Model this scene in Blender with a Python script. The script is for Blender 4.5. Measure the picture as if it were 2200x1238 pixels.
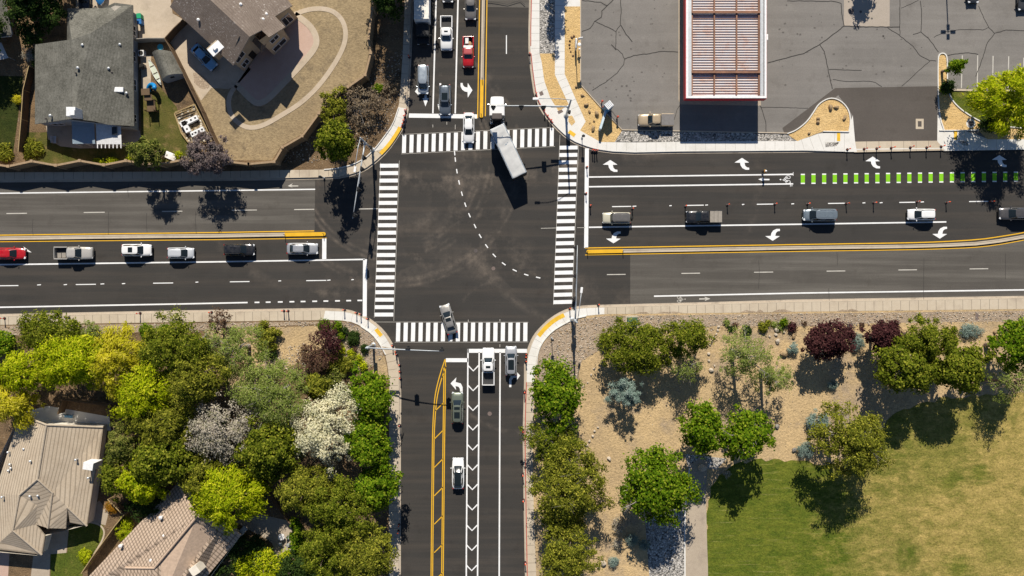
import bpy, bmesh, math, random
import numpy as np
from mathutils import Vector, Matrix
SC = bpy.context.scene
for o_ in list(bpy.data.objects): bpy.data.objects.remove(o_)
# ------------------------------------------------------------------ camera, sky, sun, exposure
K = 0.073            # metres on the ground per plan unit (the site plan is 2200 x 1238 units)
CAM_H = 120.0        # drone height in metres
cam_d = bpy.data.cameras.new('drone_camera'); cam = bpy.data.objects.new('drone_camera', cam_d)
SC.collection.objects.link(cam); cam.location = (0, 0, CAM_H); cam.rotation_euler = (0, 0, 0)
cam_d.sensor_width = 36.0; cam_d.lens = 18.0 * CAM_H / (1100 * K)
cam_d.clip_start = 1.0; cam_d.clip_end = 6000.0
SC.camera = cam
SUN_EL = math.radians(40.3)
SH = Vector((0.045, -1.0, 0)).normalized()          # direction in which shadows fall
wd = bpy.data.worlds.new('World'); SC.world = wd; wd.use_nodes = True
nt = wd.node_tree; bg = nt.nodes['Background']
sky = nt.nodes.new('ShaderNodeTexSky'); sky.sky_type = 'NISHITA'; sky.sun_disc = False
sky.sun_elevation = SUN_EL; sky.sun_rotation = math.atan2(-SH.x, -SH.y)
sky.air_density = 0.75; sky.dust_density = 0.1; sky.ozone_density = 3.0
nt.links.new(sky.outputs[0], bg.inputs[0]); bg.inputs[1].default_value = 0.068
sd = bpy.data.lights.new('sun', 'SUN'); sd.energy = 5.0; sd.angle = math.radians(0.5); sd.color = (1.0, 0.93, 0.82)
so = bpy.data.objects.new('sun', sd); SC.collection.objects.link(so)
sv = Vector((SH.x * math.cos(SUN_EL), SH.y * math.cos(SUN_EL), -math.sin(SUN_EL)))
so.rotation_euler = sv.to_track_quat('-Z', 'Y').to_euler(); so.location = (0, 60, 200)
SC.view_settings.view_transform = 'Standard'; SC.view_settings.look = 'None'
SC.view_settings.exposure = 0.28; SC.view_settings.gamma = 1.0
SC.render.engine = 'CYCLES'; SC.cycles.max_bounces = 6; SC.cycles.diffuse_bounces = 3
SC.cycles.transparent_max_bounces = 4; SC.cycles.caustics_reflective = False; SC.cycles.caustics_refractive = False

# ------------------------------------------------------------------ helpers
def at(u, v, z=0.0):
    """survey point: plan units read off the aerial photo at height z -> metres"""
    s = K * (1 - z / CAM_H)
    return Vector(((u - 1100) * s, (619 - v) * s, z))
def P2(p, z=0.0): 
    q = at(p[0], p[1], 0); return (q.x, q.y, z)
class MB:
    def __init__(s): s.v = []; s.f = []; s.m = []
    def add(s, vs, fs, mi=0):
        n = len(s.v); s.v.extend([tuple(x) for x in vs])
        for f in fs: s.f.append(tuple(i + n for i in f)); s.m.append(mi)
        return s
    def quad(s, a, b, c, d, mi=0): return s.add([a, b, c, d], [(0, 1, 2, 3)], mi)
    def poly(s, pts, mi=0): return s.add(pts, [tuple(range(len(pts)))], mi)
    def box(s, c, d, rz=0.0, mi=0, bev=0.0, M=None, top=1.0):
        hx, hy, hz = d[0] / 2, d[1] / 2, d[2] / 2
        bm = bmesh.new(); bmesh.ops.create_cube(bm, size=2.0)
        for v in bm.verts:
            t = top if v.co.z > 0 else 1.0
            v.co = Vector((v.co.x * hx * t, v.co.y * hy * t, v.co.z * hz))
        if bev > 0: bmesh.ops.bevel(bm, geom=list(bm.edges), offset=bev, segments=2, affect='EDGES', profile=0.6)
        R = Matrix.Rotation(rz, 4, 'Z'); R.translation = Vector(c)
        if M is not None: R = M
        bm.verts.index_update()
        s.add([R @ v.co for v in bm.verts], [[l.vert.index for l in f.loops] for f in bm.faces], mi); bm.free(); return s
    def prism(s, pts, z0, z1, mi=0, cap=True):
        n = len(pts); a = [(p[0], p[1], z0) for p in pts]; b = [(p[0], p[1], z1) for p in pts]
        fs = [(i, (i + 1) % n, (i + 1) % n + n, i + n) for i in range(n)]
        s.add(a + b, fs, mi)
        if cap: s.poly(b, mi); s.poly(a[::-1], mi)
        return s
    def tube(s, pts, r, n=6, mi=0, cap=True):
        pts = [Vector(p) for p in pts]; R = r if isinstance(r, (list, tuple)) else [r] * len(pts)
        vs = []; fs = []
        for i, p in enumerate(pts):
            d = (pts[min(i + 1, len(pts) - 1)] - pts[max(i - 1, 0)])
            d = d.normalized() if d.length > 1e-9 else Vector((0, 0, 1))
            a = d.cross(Vector((0, 0, 1)) if abs(d.z) < 0.9 else Vector((1, 0, 0))).normalized(); b = d.cross(a)
            for j in range(n):
                t = 2 * math.pi * j / n; vs.append(p + (a * math.cos(t) + b * math.sin(t)) * R[i])
        for i in range(len(pts) - 1):
            for j in range(n):
                k = (j + 1) % n; fs.append((i * n + j, i * n + k, (i + 1) * n + k, (i + 1) * n + j))
        if cap: fs.append(tuple(range(n))[::-1]); fs.append(tuple(range((len(pts) - 1) * n, len(pts) * n)))
        return s.add(vs, fs, mi)
    def lathe(s, prof, c=(0, 0, 0), n=16, mi=0):
        vs = []; fs = []
        for (r, z) in prof:
            for j in range(n):
                t = 2 * math.pi * j / n; vs.append((c[0] + r * math.cos(t), c[1] + r * math.sin(t), c[2] + z))
        for i in range(len(prof) - 1):
            for j in range(n):
                k = (j + 1) % n; fs.append((i * n + j, i * n + k, (i + 1) * n + k, (i + 1) * n + j))
        fs.append(tuple(range(n))[::-1]); fs.append(tuple(range((len(prof) - 1) * n, len(prof) * n)))
        return s.add(vs, fs, mi)
    def ball(s, c, r, sub=2, mi=0, jit=0.0, rng=None):
        bm = bmesh.new(); bmesh.ops.create_icosphere(bm, subdivisions=sub, radius=1.0)
        R = r if isinstance(r, (tuple, list)) else (r, r, r); vs = []
        for v in bm.verts:
            k = 1 + (rng.uniform(-jit, jit) if jit else 0); vs.append((c[0] + v.co.x * R[0] * k, c[1] + v.co.y * R[1] * k, c[2] + v.co.z * R[2] * k))
        s.add(vs, [[l.vert.index for l in f.loops] for f in bm.faces], mi); bm.free(); return s
    def mesh(s, name, mats, smooth=False):
        me = bpy.data.meshes.new(name); me.from_pydata(s.v, [], s.f)
        for m in (mats if isinstance(mats, (list, tuple)) else [mats]): me.materials.append(m)
        if any(s.m): me.polygons.foreach_set('material_index', s.m)
        if smooth: me.polygons.foreach_set('use_smooth', [True] * len(s.f))
        me.update(); return me
def obj(name, mb, mats, parent=None, smooth=False, loc=None):
    me = mb if isinstance(mb, bpy.types.Mesh) else mb.mesh(name, mats, smooth)
    o = bpy.data.objects.new(name, me); SC.collection.objects.link(o)
    if parent is not None: o.parent = parent
    if loc is not None: o.location = loc
    return o
def tag(o, label=None, cat=None, group=None, kind=None):
    if label: o['label'] = label
    if cat: o['category'] = cat
    if group: o['group'] = group
    if kind: o['kind'] = kind
    return o
def thing(name, label, cat, loc=(0, 0, 0), rz=0.0, group=None):
    o = bpy.data.objects.new(name, None); SC.collection.objects.link(o); o.empty_display_size = 0.3
    o.location = loc; o.rotation_euler = (0, 0, rz); return tag(o, label, cat, group)
def struct(name, mb, mats): return tag(obj(name, mb, mats), kind='structure')
def dup_tree(o, parent=None):
    c = o.copy(); SC.collection.objects.link(c)
    if parent is not None: c.parent = parent
    for ch in list(o.children): dup_tree(ch, c)
    return c
ORD = ['first', 'second', 'third', 'fourth', 'fifth', 'sixth', 'seventh', 'eighth', 'ninth', 'tenth', 'eleventh', 'twelfth', 'thirteenth', 'fourteenth', 'fifteenth', 'sixteenth']
NUM = ['zero', 'one', 'two', 'three', 'four', 'five', 'six', 'seven', 'eight', 'nine', 'ten', 'eleven', 'twelve', 'thirteen', 'fourteen', 'fifteen', 'sixteen']

# ------------------------------------------------------------------ materials
def nodes(m): return m.node_tree.nodes, m.node_tree.links
def N(nt, t, **kw):
    n = nt.nodes.new(t)
    for k, v in kw.items(): setattr(n, k, v)
    return n
def mixc(nt, fac, a, b, blend='MIX'):
    n = nt.nodes.new('ShaderNodeMix'); n.data_type = 'RGBA'; n.blend_type = blend; n.clamp_factor = True
    for sock, val in ((n.inputs[0], fac), (n.inputs[6], a), (n.inputs[7], b)):
        if isinstance(val, (int, float)): sock.default_value = val
        elif isinstance(val, tuple): sock.default_value = (val[0], val[1], val[2], 1)
        else: nt.links.new(val, sock)
    return n.outputs[2]
def mth(nt, op, a, b=None, c=None, clamp=False):
    n = nt.nodes.new('ShaderNodeMath'); n.operation = op; n.use_clamp = clamp
    for i, val in enumerate((a, b, c)):
        if val is None: continue
        if isinstance(val, (int, float)): n.inputs[i].default_value = val
        else: nt.links.new(val, n.inputs[i])
    return n.outputs[0]
def noise(nt, vec, scale, detail=4, rough=0.6):
    n = nt.nodes.new('ShaderNodeTexNoise'); n.inputs['Scale'].default_value = scale
    n.inputs['Detail'].default_value = detail; n.inputs['Roughness'].default_value = rough
    if vec is not None: nt.links.new(vec, n.inputs['Vector'])
    return n.outputs[0]
def ramp(nt, fac, lo, hi):
    n = nt.nodes.new('ShaderNodeMapRange'); n.inputs[1].default_value = lo; n.inputs[2].default_value = hi; n.clamp = True
    nt.links.new(fac, n.inputs[0]); return n.outputs[0]
def wpos(nt):
    return nt.nodes.new('ShaderNodeNewGeometry').outputs['Position']
def opos(nt):
    return nt.nodes.new('ShaderNodeTexCoord').outputs['Object']
def mapped(nt, vec, sc=(1, 1, 1), rz=0.0):
    n = nt.nodes.new('ShaderNodeMapping'); n.inputs['Scale'].default_value = sc; n.inputs['Rotation'].default_value = (0, 0, rz)
    nt.links.new(vec, n.inputs['Vector']); return n.outputs[0]
def bump(nt, h, strength, dist):
    n = nt.nodes.new('ShaderNodeBump'); n.inputs['Strength'].default_value = strength; n.inputs['Distance'].default_value = dist
    nt.links.new(h, n.inputs['Height']); return n.outputs[0]
def newmat(name, rough=0.85, spec=0.3, metal=0.0, coat=0.0):
    m = bpy.data.materials.new(name); m.use_nodes = True; b = m.node_tree.nodes['Principled BSDF']
    b.inputs['Roughness'].default_value = rough; b.inputs['Specular IOR Level'].default_value = spec
    b.inputs['Metallic'].default_value = metal; b.inputs['Coat Weight'].default_value = coat
    if coat: b.inputs['Coat Roughness'].default_value = 0.06
    return m, m.node_tree, b
def plain(name, col, rough=0.7, spec=0.3, metal=0.0, coat=0.0, var=0.12, scale=3.0, world=False, fine=0.0):
    """one colour with a cloudy wear variation (object space)"""
    m, nt, b = newmat(name, rough, spec, metal, coat)
    vec = wpos(nt) if world else opos(nt)
    n = noise(nt, vec, scale)
    c = mixc(nt, ramp(nt, n, 0.3, 0.7), tuple(x * (1 - var) for x in col), tuple(min(1, x * (1 + var)) for x in col))
    if fine:
        n2 = noise(nt, vec, scale * 14, 3)
        c = mixc(nt, ramp(nt, n2, 0.35, 0.65), c, mixc(nt, 1.0, c, (1 - fine,) * 3, 'MULTIPLY'))
    nt.links.new(c, b.inputs['Base Color']); return m
def ground(name, c1, c2, c3=None, s1=0.08, s2=0.9, fine=9.0, famt=0.25, bs=0.5, bd=0.03, stretch=None, spk=None):
    """ground surface: two scales of patches, a fine grain, and an optional third colour in blotches"""
    m, nt, b = newmat(name, 0.95, 0.15)
    vec = wpos(nt); v2 = vec if stretch is None else mapped(nt, vec, stretch)
    a = noise(nt, v2, s1, 5, 0.62); a2 = noise(nt, v2, s2, 4, 0.6)
    mixf = ramp(nt, mth(nt, 'ADD', mth(nt, 'MULTIPLY', a, 0.6), mth(nt, 'MULTIPLY', a2, 0.4)), 0.36, 0.64)
    c = mixc(nt, mixf, c1, c2)
    if c3 is not None:
        q = noise(nt, mapped(nt, v2, (1, 1, 1), 1.1), s1 * 2.3, 6, 0.7)
        c = mixc(nt, ramp(nt, q, 0.52, 0.68), c, c3)
    f = noise(nt, vec, fine, 2, 0.8)
    c = mixc(nt, ramp(nt, f, 0.3, 0.7), mixc(nt, 1.0, c, (1 - famt,) * 3, 'MULTIPLY'), mixc(nt, 1.0, c, (1 + famt * 0.6,) * 3, 'MULTIPLY'))
    if spk:
        vo = nt.nodes.new('ShaderNodeTexVoronoi'); vo.inputs['Scale'].default_value = spk[0]; nt.links.new(vec, vo.inputs['Vector'])
        vf = ramp(nt, vo.outputs['Distance'], spk[1], spk[1] * 0.5)
        sepv = nt.nodes.new('ShaderNodeSeparateColor'); nt.links.new(vo.outputs['Color'], sepv.inputs[0])
        c = mixc(nt, mth(nt, 'MULTIPLY', vf, ramp(nt, sepv.outputs[0], 0.55, 0.75)), c, spk[2])
    nt.links.new(c, b.inputs['Base Color'])
    nt.links.new(bump(nt, mth(nt, 'ADD', f, a2), bs, bd), b.inputs['Normal'])
    return m
def gravel(name, cols, scale=5.0, bd=0.12):
    m, nt, b = newmat(name, 0.9, 0.2); vec = wpos(nt)
    vo = nt.nodes.new('ShaderNodeTexVoronoi'); vo.inputs['Scale'].default_value = scale; nt.links.new(vec, vo.inputs['Vector'])
    sp = nt.nodes.new('ShaderNodeSeparateColor'); nt.links.new(vo.outputs['Color'], sp.inputs[0])
    c = mixc(nt, sp.outputs[0], cols[0], cols[1]); c = mixc(nt, ramp(nt, sp.outputs[1], 0.6, 0.9), c, cols[2])
    c = mixc(nt, ramp(nt, vo.outputs['Distance'], 0.55, 0.8), c, tuple(x * 0.35 for x in cols[0]))
    nt.links.new(c, b.inputs['Base Color'])
    nt.links.new(bump(nt, mth(nt, 'MULTIPLY', vo.outputs['Distance'], -1.0), 1.0, bd), b.inputs['Normal']); return m
def leafmat(name, c1, c2, c3, trans=0.3):
    m = bpy.data.materials.new(name); m.use_nodes = True; nt = m.node_tree
    for n in list(nt.nodes): nt.nodes.remove(n)
    out = nt.nodes.new('ShaderNodeOutputMaterial'); g = nt.nodes.new('ShaderNodeNewGeometry')
    r = g.outputs['Random Per Island']
    c = mixc(nt, ramp(nt, r, 0.0, 0.6), c1, c2); c = mixc(nt, ramp(nt, r, 0.72, 1.0), c, c3)
    n = noise(nt, g.outputs['Position'], 0.55, 3); c = mixc(nt, ramp(nt, n, 0.35, 0.65), mixc(nt, 1.0, c, (0.72, 0.76, 0.75), 'MULTIPLY'), c)
    d = nt.nodes.new('ShaderNodeBsdfDiffuse'); t = nt.nodes.new('ShaderNodeBsdfTranslucent'); mx = nt.nodes.new('ShaderNodeMixShader')
    mx.inputs[0].default_value = trans
    nt.links.new(c, d.inputs[0]); nt.links.new(c, t.inputs[0]); nt.links.new(d.outputs[0], mx.inputs[1]); nt.links.new(t.outputs[0], mx.inputs[2])
    nt.links.new(mx.outputs[0], out.inputs[0]); return m

# asphalt: fresh, with dusty turning tracks and lane-wise streaks
def asphalt(name, col, dust, streak_rz=0.0, arcs=None, fine=0.22, streak=0.5):
    m, nt, b = newmat(name, 0.88, 0.25); vec = wpos(nt)
    a = noise(nt, vec, 0.07, 5, 0.65); f = noise(nt, vec, 7.0, 3, 0.8)
    st = noise(nt, mapped(nt, vec, (0.03, 0.75, 1), streak_rz), 1.0, 4, 0.6)
    c = mixc(nt, ramp(nt, a, 0.3, 0.72), tuple(x * 0.86 for x in col), tuple(x * 1.16 for x in col))
    c = mixc(nt, mth(nt, 'MULTIPLY', ramp(nt, st, 0.45, 0.75), streak), c, dust)
    b2 = noise(nt, vec, 0.33, 6, 0.7); c = mixc(nt, ramp(nt, b2, .56, .74), c, mixc(nt, 1.0, c, (.80, .79, .78), 'MULTIPLY')); c = mixc(nt, ramp(nt, noise(nt, mapped(nt, vec, (1, 1, 1), 2.0), .21, 6, .7), .58, .74), c, mixc(nt, 1.0, c, (1.16, 1.16, 1.15), 'MULTIPLY'))
    if arcs:
        for (cx, cy, r0, w, amp) in arcs:
            q = nt.nodes.new('ShaderNodeVectorMath'); q.operation = 'DISTANCE'; q.inputs[1].default_value = P2((cx, cy)); nt.links.new(vec, q.inputs[0])
            band = ramp(nt, mth(nt, 'ABSOLUTE', mth(nt, 'SUBTRACT', q.outputs['Value'], r0 * K)), w * 1.9 * K, 0.0)
            nb = ramp(nt, noise(nt, vec, 0.16, 5, 0.7), 0.45, 0.7); nf = ramp(nt, noise(nt, vec, 1.0, 4, 0.7), 0.25, 0.6)
            c = mixc(nt, mth(nt, 'MULTIPLY', mth(nt, 'MULTIPLY', band, amp * .7), mth(nt, 'MULTIPLY', nb, nf)), c, tuple(x * 1.9 for x in dust))
    c = mixc(nt, ramp(nt, f, 0.3, 0.7), mixc(nt, 1.0, c, (1 - fine,) * 3, 'MULTIPLY'), mixc(nt, 1.0, c, (1 + fine * 0.5,) * 3, 'MULTIPLY'))
    nt.links.new(c, b.inputs['Base Color']); nt.links.new(bump(nt, f, 0.3, 0.01), b.inputs['Normal']); return m
M = {}
M['asphalt'] = asphalt('fresh_asphalt', (0.0465, 0.0432, 0.0395), (0.094, 0.077, 0.062), 0.018,
    [(850, 350, 200, 3, 1.6), (850, 350, 211, 3, 1.6), (850, 352, 172, 4, 1.2), (850, 350, 183, 3, 1.4), (850, 345, 258, 5, 1.2), (850, 345, 270, 3, 1.2), (980, -640, 1023, 7, 1.5), (960, -900, 1296, 16, 1.0), (700, 330, 300, 8, .9), (1120, 760, 170, 4, 1.0), (1300, 380, 330, 6, .8), (1000, 1200, 640, 25, .8), (880, 430, 60, 18, .8), (1080, 560, 40, 22, .8), (1020, 400, 70, 14, .6)], streak=0.55)
M['old_asphalt'] = asphalt('worn_asphalt', (0.093, 0.0845, 0.0735), (0.16, 0.147, 0.128), 0.018, streak=1.0)
M['lot'] = asphalt('parking_lot_asphalt', (0.20, 0.186, 0.170), (0.27, 0.253, 0.232), 1.5, streak=0.5, fine=0.16)
M['patch_asphalt'] = asphalt('driveway_asphalt', (0.098, 0.085, 0.074), (0.12, 0.105, 0.092), 1.2, streak=0.3, fine=0.15)
M['concrete'] = ground('tan_concrete', (0.50, 0.42, 0.315), (0.57, 0.49, 0.38), (0.44, 0.365, 0.28), 0.12, 1.4, 11, 0.1, 0.2, 0.008)
M['new_concrete'] = ground('new_concrete', (0.69, 0.67, 0.62), (0.75, 0.73, 0.685), (0.63, 0.605, 0.55), 0.12, 1.4, 11, 0.07, 0.2, 0.008)
M['gutter'] = ground('gutter_concrete', (0.44, 0.37, 0.29), (0.53, 0.455, 0.36), (0.33, 0.28, 0.22), 0.2, 2.0, 11, 0.16, 0.2, 0.008)
M['joint_pale'] = plain('pale_joint', (0.46, 0.44, 0.40), 0.95, 0.1)
M['joint'] = plain('joint_dirt', (0.19, 0.16, 0.125), 0.95, 0.1)
def paint(name, col, wear=0.25):
    m, nt, b = newmat(name, 0.7, 0.3); vec = wpos(nt)
    w = noise(nt, vec, 5.5, 6, 0.75); w2 = noise(nt, vec, 0.35, 3)
    c = mixc(nt, mth(nt, 'MULTIPLY', ramp(nt, w, 0.575, 0.70), ramp(nt, w2, 0.40, 0.62)), col, tuple(0.35 * x + 0.05 for x in col))
    c = mixc(nt, ramp(nt, noise(nt, vec, 1.1, 4), 0.35, 0.65), c, mixc(nt, 1.0, c, (1 - wear * 0.4,) * 3, 'MULTIPLY'))
    nt.links.new(c, b.inputs['Base Color']); return m
M['white'] = paint('white_road_paint', (0.84, 0.84, 0.83)); M['dull_white'] = paint('faded_white_paint', (0.58, 0.55, 0.49), 0.5)
M['yellow'] = paint('yellow_road_paint', (0.76, 0.43, 0.02)); M['green'] = paint('green_lane_paint', (0.22, 0.56, 0.01), 0.2)
M['red_kerb'] = paint('red_kerb_paint', (0.46, 0.085, 0.06), 0.7)
M['tactile'] = plain('yellow_tactile_plate', (0.82, 0.50, 0.04), 0.7, var=0.15, scale=2.0, world=True, fine=0.2)
M['crack'] = plain('crack_sealant', (0.04, 0.037, 0.034), 0.7, world=True)
M['sand'] = ground('golden_decomposed_granite', (0.60, 0.40, 0.165), (0.68, 0.475, 0.22), (0.52, 0.35, 0.155), 0.2, 1.2, 4.5, 0.3, 1.0, 0.10)
M['soil'] = ground('tan_soil', (0.40, 0.295, 0.17), (0.57, 0.41, 0.215), (0.32, 0.25, 0.18), 0.06, 0.45, 3.6, 0.25, 1.0, 0.10, spk=(2.4, 0.16, (0.09, 0.075, 0.05)))
M['bark'] = ground('brown_leaf_litter', (0.15, 0.10, 0.058), (0.27, 0.18, 0.098), (0.09, 0.065, 0.04), 0.11, 1.0, 5.5, 0.4, 1.0, 0.12, spk=(2.2, 0.16, (0.42, 0.36, 0.27)))
M['mulch_rock'] = ground('stony_pinkish_soil', (0.34, 0.26, 0.185), (0.44, 0.345, 0.25), (0.28, 0.215, 0.155), 0.12, 1.2, 5.0, 0.35, 1.0, 0.08, spk=(3.2, 0.26, (0.60, 0.52, 0.42)))
M['grey_rock'] = gravel('grey_river_rock', [(0.25, 0.235, 0.21), (0.41, 0.385, 0.35), (0.62, 0.58, 0.53)], 4.2, 0.12)
M['dry_lawn'] = ground('dry_front_lawn', (0.36, 0.275, 0.16), (0.27, 0.205, 0.122), (0.19, 0.148, 0.095), 0.13, 0.9, 3.2, 0.26, 1.0, 0.08)
M['park_lawn'] = ground('straw_and_green_lawn', (0.37, 0.275, 0.09), (0.20, 0.185, 0.036), (0.095, 0.125, 0.014), 0.06, 0.45, 4.5, 0.5, 1.0, 0.09, stretch=(0.75, 1.5, 1))
def lawnmat():
    m, nt, b = newmat('park_lawn_green_to_straw', .95, .15); vec = wpos(nt)
    big = noise(nt, vec, .09, 5, .65); mid = noise(nt, mapped(nt, vec, (.8, 1.7, 1)), .42, 9, .82); fine = noise(nt, vec, 3.6, 3, .85); st = noise(nt, mapped(nt, vec, (.25, 3.0, 1), .05), 1.0, 4, .7)
    straw = mixc(nt, ramp(nt, mid, .34, .66), (0.20, 0.175, 0.038), (0.49, 0.36, 0.12)); straw = mixc(nt, ramp(nt, big, .55, .70), straw, (0.10, 0.125, 0.016))
    green = mixc(nt, ramp(nt, mid, .38, .62), (0.07, 0.105, 0.010), (0.165, 0.18, 0.022)); green = mixc(nt, mth(nt, 'MULTIPLY', ramp(nt, st, .58, .78), .5), green, (0.40, 0.34, 0.13))
    fac = None
    for (u, v, r0, r1, a) in ((1610, 1130, 150, 285, 1.0), (1880, 930, 60, 200, .75), (2050, 870, 30, 140, .5), (1960, 1050, 10, 60, .5), (1760, 1200, 60, 200, .7), (1985, 960, 40, 150, .55), (1900, 1120, 10, 110, .4), (2140, 1180, 10, 90, .4), (2105, 1020, 2, 30, .8), (2040, 1040, 5, 40, .8), (2060, 1225, 5, 50, .8), (1860, 1235, 5, 50, .7), (1700, 1020, 60, 180, .8)):
        q = nt.nodes.new('ShaderNodeVectorMath'); q.operation = 'DISTANCE'; q.inputs[1].default_value = P2((u, v)); nt.links.new(vec, q.inputs[0])
        d = mth(nt, 'ADD', q.outputs['Value'], mth(nt, 'MULTIPLY', mth(nt, 'ADD', mth(nt, 'SUBTRACT', mid, .5), mth(nt, 'SUBTRACT', big, .5)), 26.0 if r1 > 100 else 7.0)); k = mth(nt, 'MULTIPLY', ramp(nt, d, r1 * K, r0 * K), a); fac = k if fac is None else mth(nt, 'MAXIMUM', fac, k)
    c = mixc(nt, fac, straw, green)
    c = mixc(nt, ramp(nt, fine, .3, .7), mixc(nt, 1.0, c, (.58,) * 3, 'MULTIPLY'), mixc(nt, 1.0, c, (1.28,) * 3, 'MULTIPLY'))
    nt.links.new(c, b.inputs['Base Color']); nt.links.new(bump(nt, mth(nt, 'ADD', fine, mid), 1.0, .1), b.inputs['Normal']); return m
M['park_lawn'] = lawnmat()
M['dark_lawn'] = ground('dark_back_lawn', (0.022, 0.034, 0.006), (0.045, 0.055, 0.010), (0.08, 0.07, 0.02), 0.2, 1.0, 4.5, 0.4, 1.0, 0.09)
M['green_lawn'] = ground('green_lawn', (0.07, 0.10, 0.012), (0.12, 0.135, 0.02), (0.22, 0.19, 0.05), 0.16, 1.1, 4.5, 0.45, 1.0, 0.09)
M['yard_lawn'] = ground('patchy_yard_lawn', (0.055, 0.07, 0.012), (0.14, 0.12, 0.033), (0.20, 0.145, 0.06), 0.25, 0.9, 6.0, 0.3, 1.0, 0.09)
M['path'] = ground('tan_path', (0.40, 0.33, 0.25), (0.46, 0.385, 0.295), (0.34, 0.28, 0.22), 0.15, 1.2, 9, 0.15, 0.4, 0.02)
M['drive'] = ground('tan_drive_concrete', (0.47, 0.385, 0.285), (0.54, 0.45, 0.345), (0.42, 0.345, 0.26), 0.15, 1.2, 9, 0.12, 0.3, 0.01)
M['pink_patio'] = ground('pink_patio_concrete', (0.48, 0.33, 0.26), (0.53, 0.38, 0.305), None, 0.2, 1.2, 9, 0.1, 0.3, 0.01)
M['ground_far'] = ground('surrounding_ground', (0.25, 0.20, 0.13), (0.18, 0.17, 0.07), (0.13, 0.12, 0.08), 0.012, 0.12, 2.0, 0.25, 1.0, 0.1)

# ------------------------------------------------------------------ geometry on the plan
def resample(pl, n):
    d = [0.0]
    for a, b in zip(pl, pl[1:]): d.append(d[-1] + math.hypot(b[0] - a[0], b[1] - a[1]))
    out = []; j = 0
    for i in range(n):
        t = d[-1] * i / (n - 1)
        while j < len(d) - 2 and d[j + 1] < t: j += 1
        s = (t - d[j]) / max(1e-9, d[j + 1] - d[j]); a, b = pl[j], pl[j + 1]
        out.append((a[0] + (b[0] - a[0]) * s, a[1] + (b[1] - a[1]) * s))
    return out
def nearest(pl, p):
    best = None
    for a, b in zip(pl, pl[1:]):
        dx, dy = b[0] - a[0], b[1] - a[1]; L = dx * dx + dy * dy or 1e-9; t = min(1, max(0, ((p[0] - a[0]) * dx + (p[1] - a[1]) * dy) / L)); q = (a[0] + dx * t, a[1] + dy * t)
        d = (q[0] - p[0]) ** 2 + (q[1] - p[1]) ** 2
        if best is None or d < best[0]: best = (d, q)
    return best[1]
def plen(pl): return sum(math.hypot(b[0] - a[0], b[1] - a[1]) for a, b in zip(pl, pl[1:]))
def smooth_pl(pl, it=2):
    for _ in range(it):
        q = [pl[0]]
        for a, b in zip(pl, pl[1:]):
            q.append((a[0] * .75 + b[0] * .25, a[1] * .75 + b[1] * .25)); q.append((a[0] * .25 + b[0] * .75, a[1] * .25 + b[1] * .75))
        q.append(pl[-1]); pl = q
    return pl
def offset(pl, d):
    """shift a polyline sideways by d plan units (to the right of its direction as drawn with v downwards)"""
    out = []
    for i, p in enumerate(pl):
        a = pl[max(i - 1, 0)]; b = pl[min(i + 1, len(pl) - 1)]
        dx, dy = b[0] - a[0], b[1] - a[1]; L = math.hypot(dx, dy) or 1
        out.append((p[0] - dy / L * d, p[1] + dx / L * d))
    return out
def sheet(name, pts, z, mat):
    return struct(name, MB().poly([P2(p, z) for p in pts]), mat)
def ribbon(mb, pl, w, z, mi=0, z0=None):
    a = offset(pl, -w / 2); b = offset(pl, w / 2); n = len(pl)
    mb.add([P2(p, z) for p in a] + [P2(p, z) for p in b], [(i, i + 1, n + i + 1, n + i) for i in range(n - 1)], mi)
    if z0 is not None:
        for q in (a, b):
            mb.add([P2(p, z) for p in q] + [P2(p, z0) for p in q], [(i, i + 1, n + i + 1, n + i) for i in range(n - 1)], mi)
        for e in (0, -1): mb.quad(P2(a[e], z), P2(b[e], z), P2(b[e], z0), P2(a[e], z0), mi)
    return mb
def slab(name, pts, z0, z1, mat):
    w = [P2(p) for p in pts]; mb = MB(); n = len(w)
    mb.poly([(x, y, z1) for x, y, _ in w])
    mb.add([(x, y, z1) for x, y, _ in w] + [(x, y, z0) for x, y, _ in w], [(i, (i + 1) % n, n + (i + 1) % n, n + i) for i in range(n)])
    return struct(name, mb, mat)
def walk(name, outer, inner, z, mat, step=21.0, joints=True):
    """pavement strip between two lines, with tooled joints"""
    n = max(2, int(plen(outer) / step)); a = resample(outer, n); b = [nearest(inner, p) for p in a]; b[0] = inner[0]; b[-1] = inner[-1]; mb = MB()
    mb.add([P2(p, z) for p in a] + [P2(p, z) for p in b], [(i, i + 1, n + i + 1, n + i) for i in range(n - 1)], 0)
    if joints:
        for i in range(1, n - 1):
            p, q = a[i], b[i]; dx, dy = q[0] - p[0], q[1] - p[1]; L = math.hypot(dx, dy); ox, oy = -dy / L * .38, dx / L * .38
            mb.quad(P2((p[0] - ox, p[1] - oy), z + .004), P2((p[0] + ox, p[1] + oy), z + .004), P2((q[0] + ox, q[1] + oy), z + .004), P2((q[0] - ox, q[1] - oy), z + .004), 1)
    return struct(name, mb, [mat, M['joint_pale'] if mat == M['new_concrete'] else M['joint']])
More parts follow.
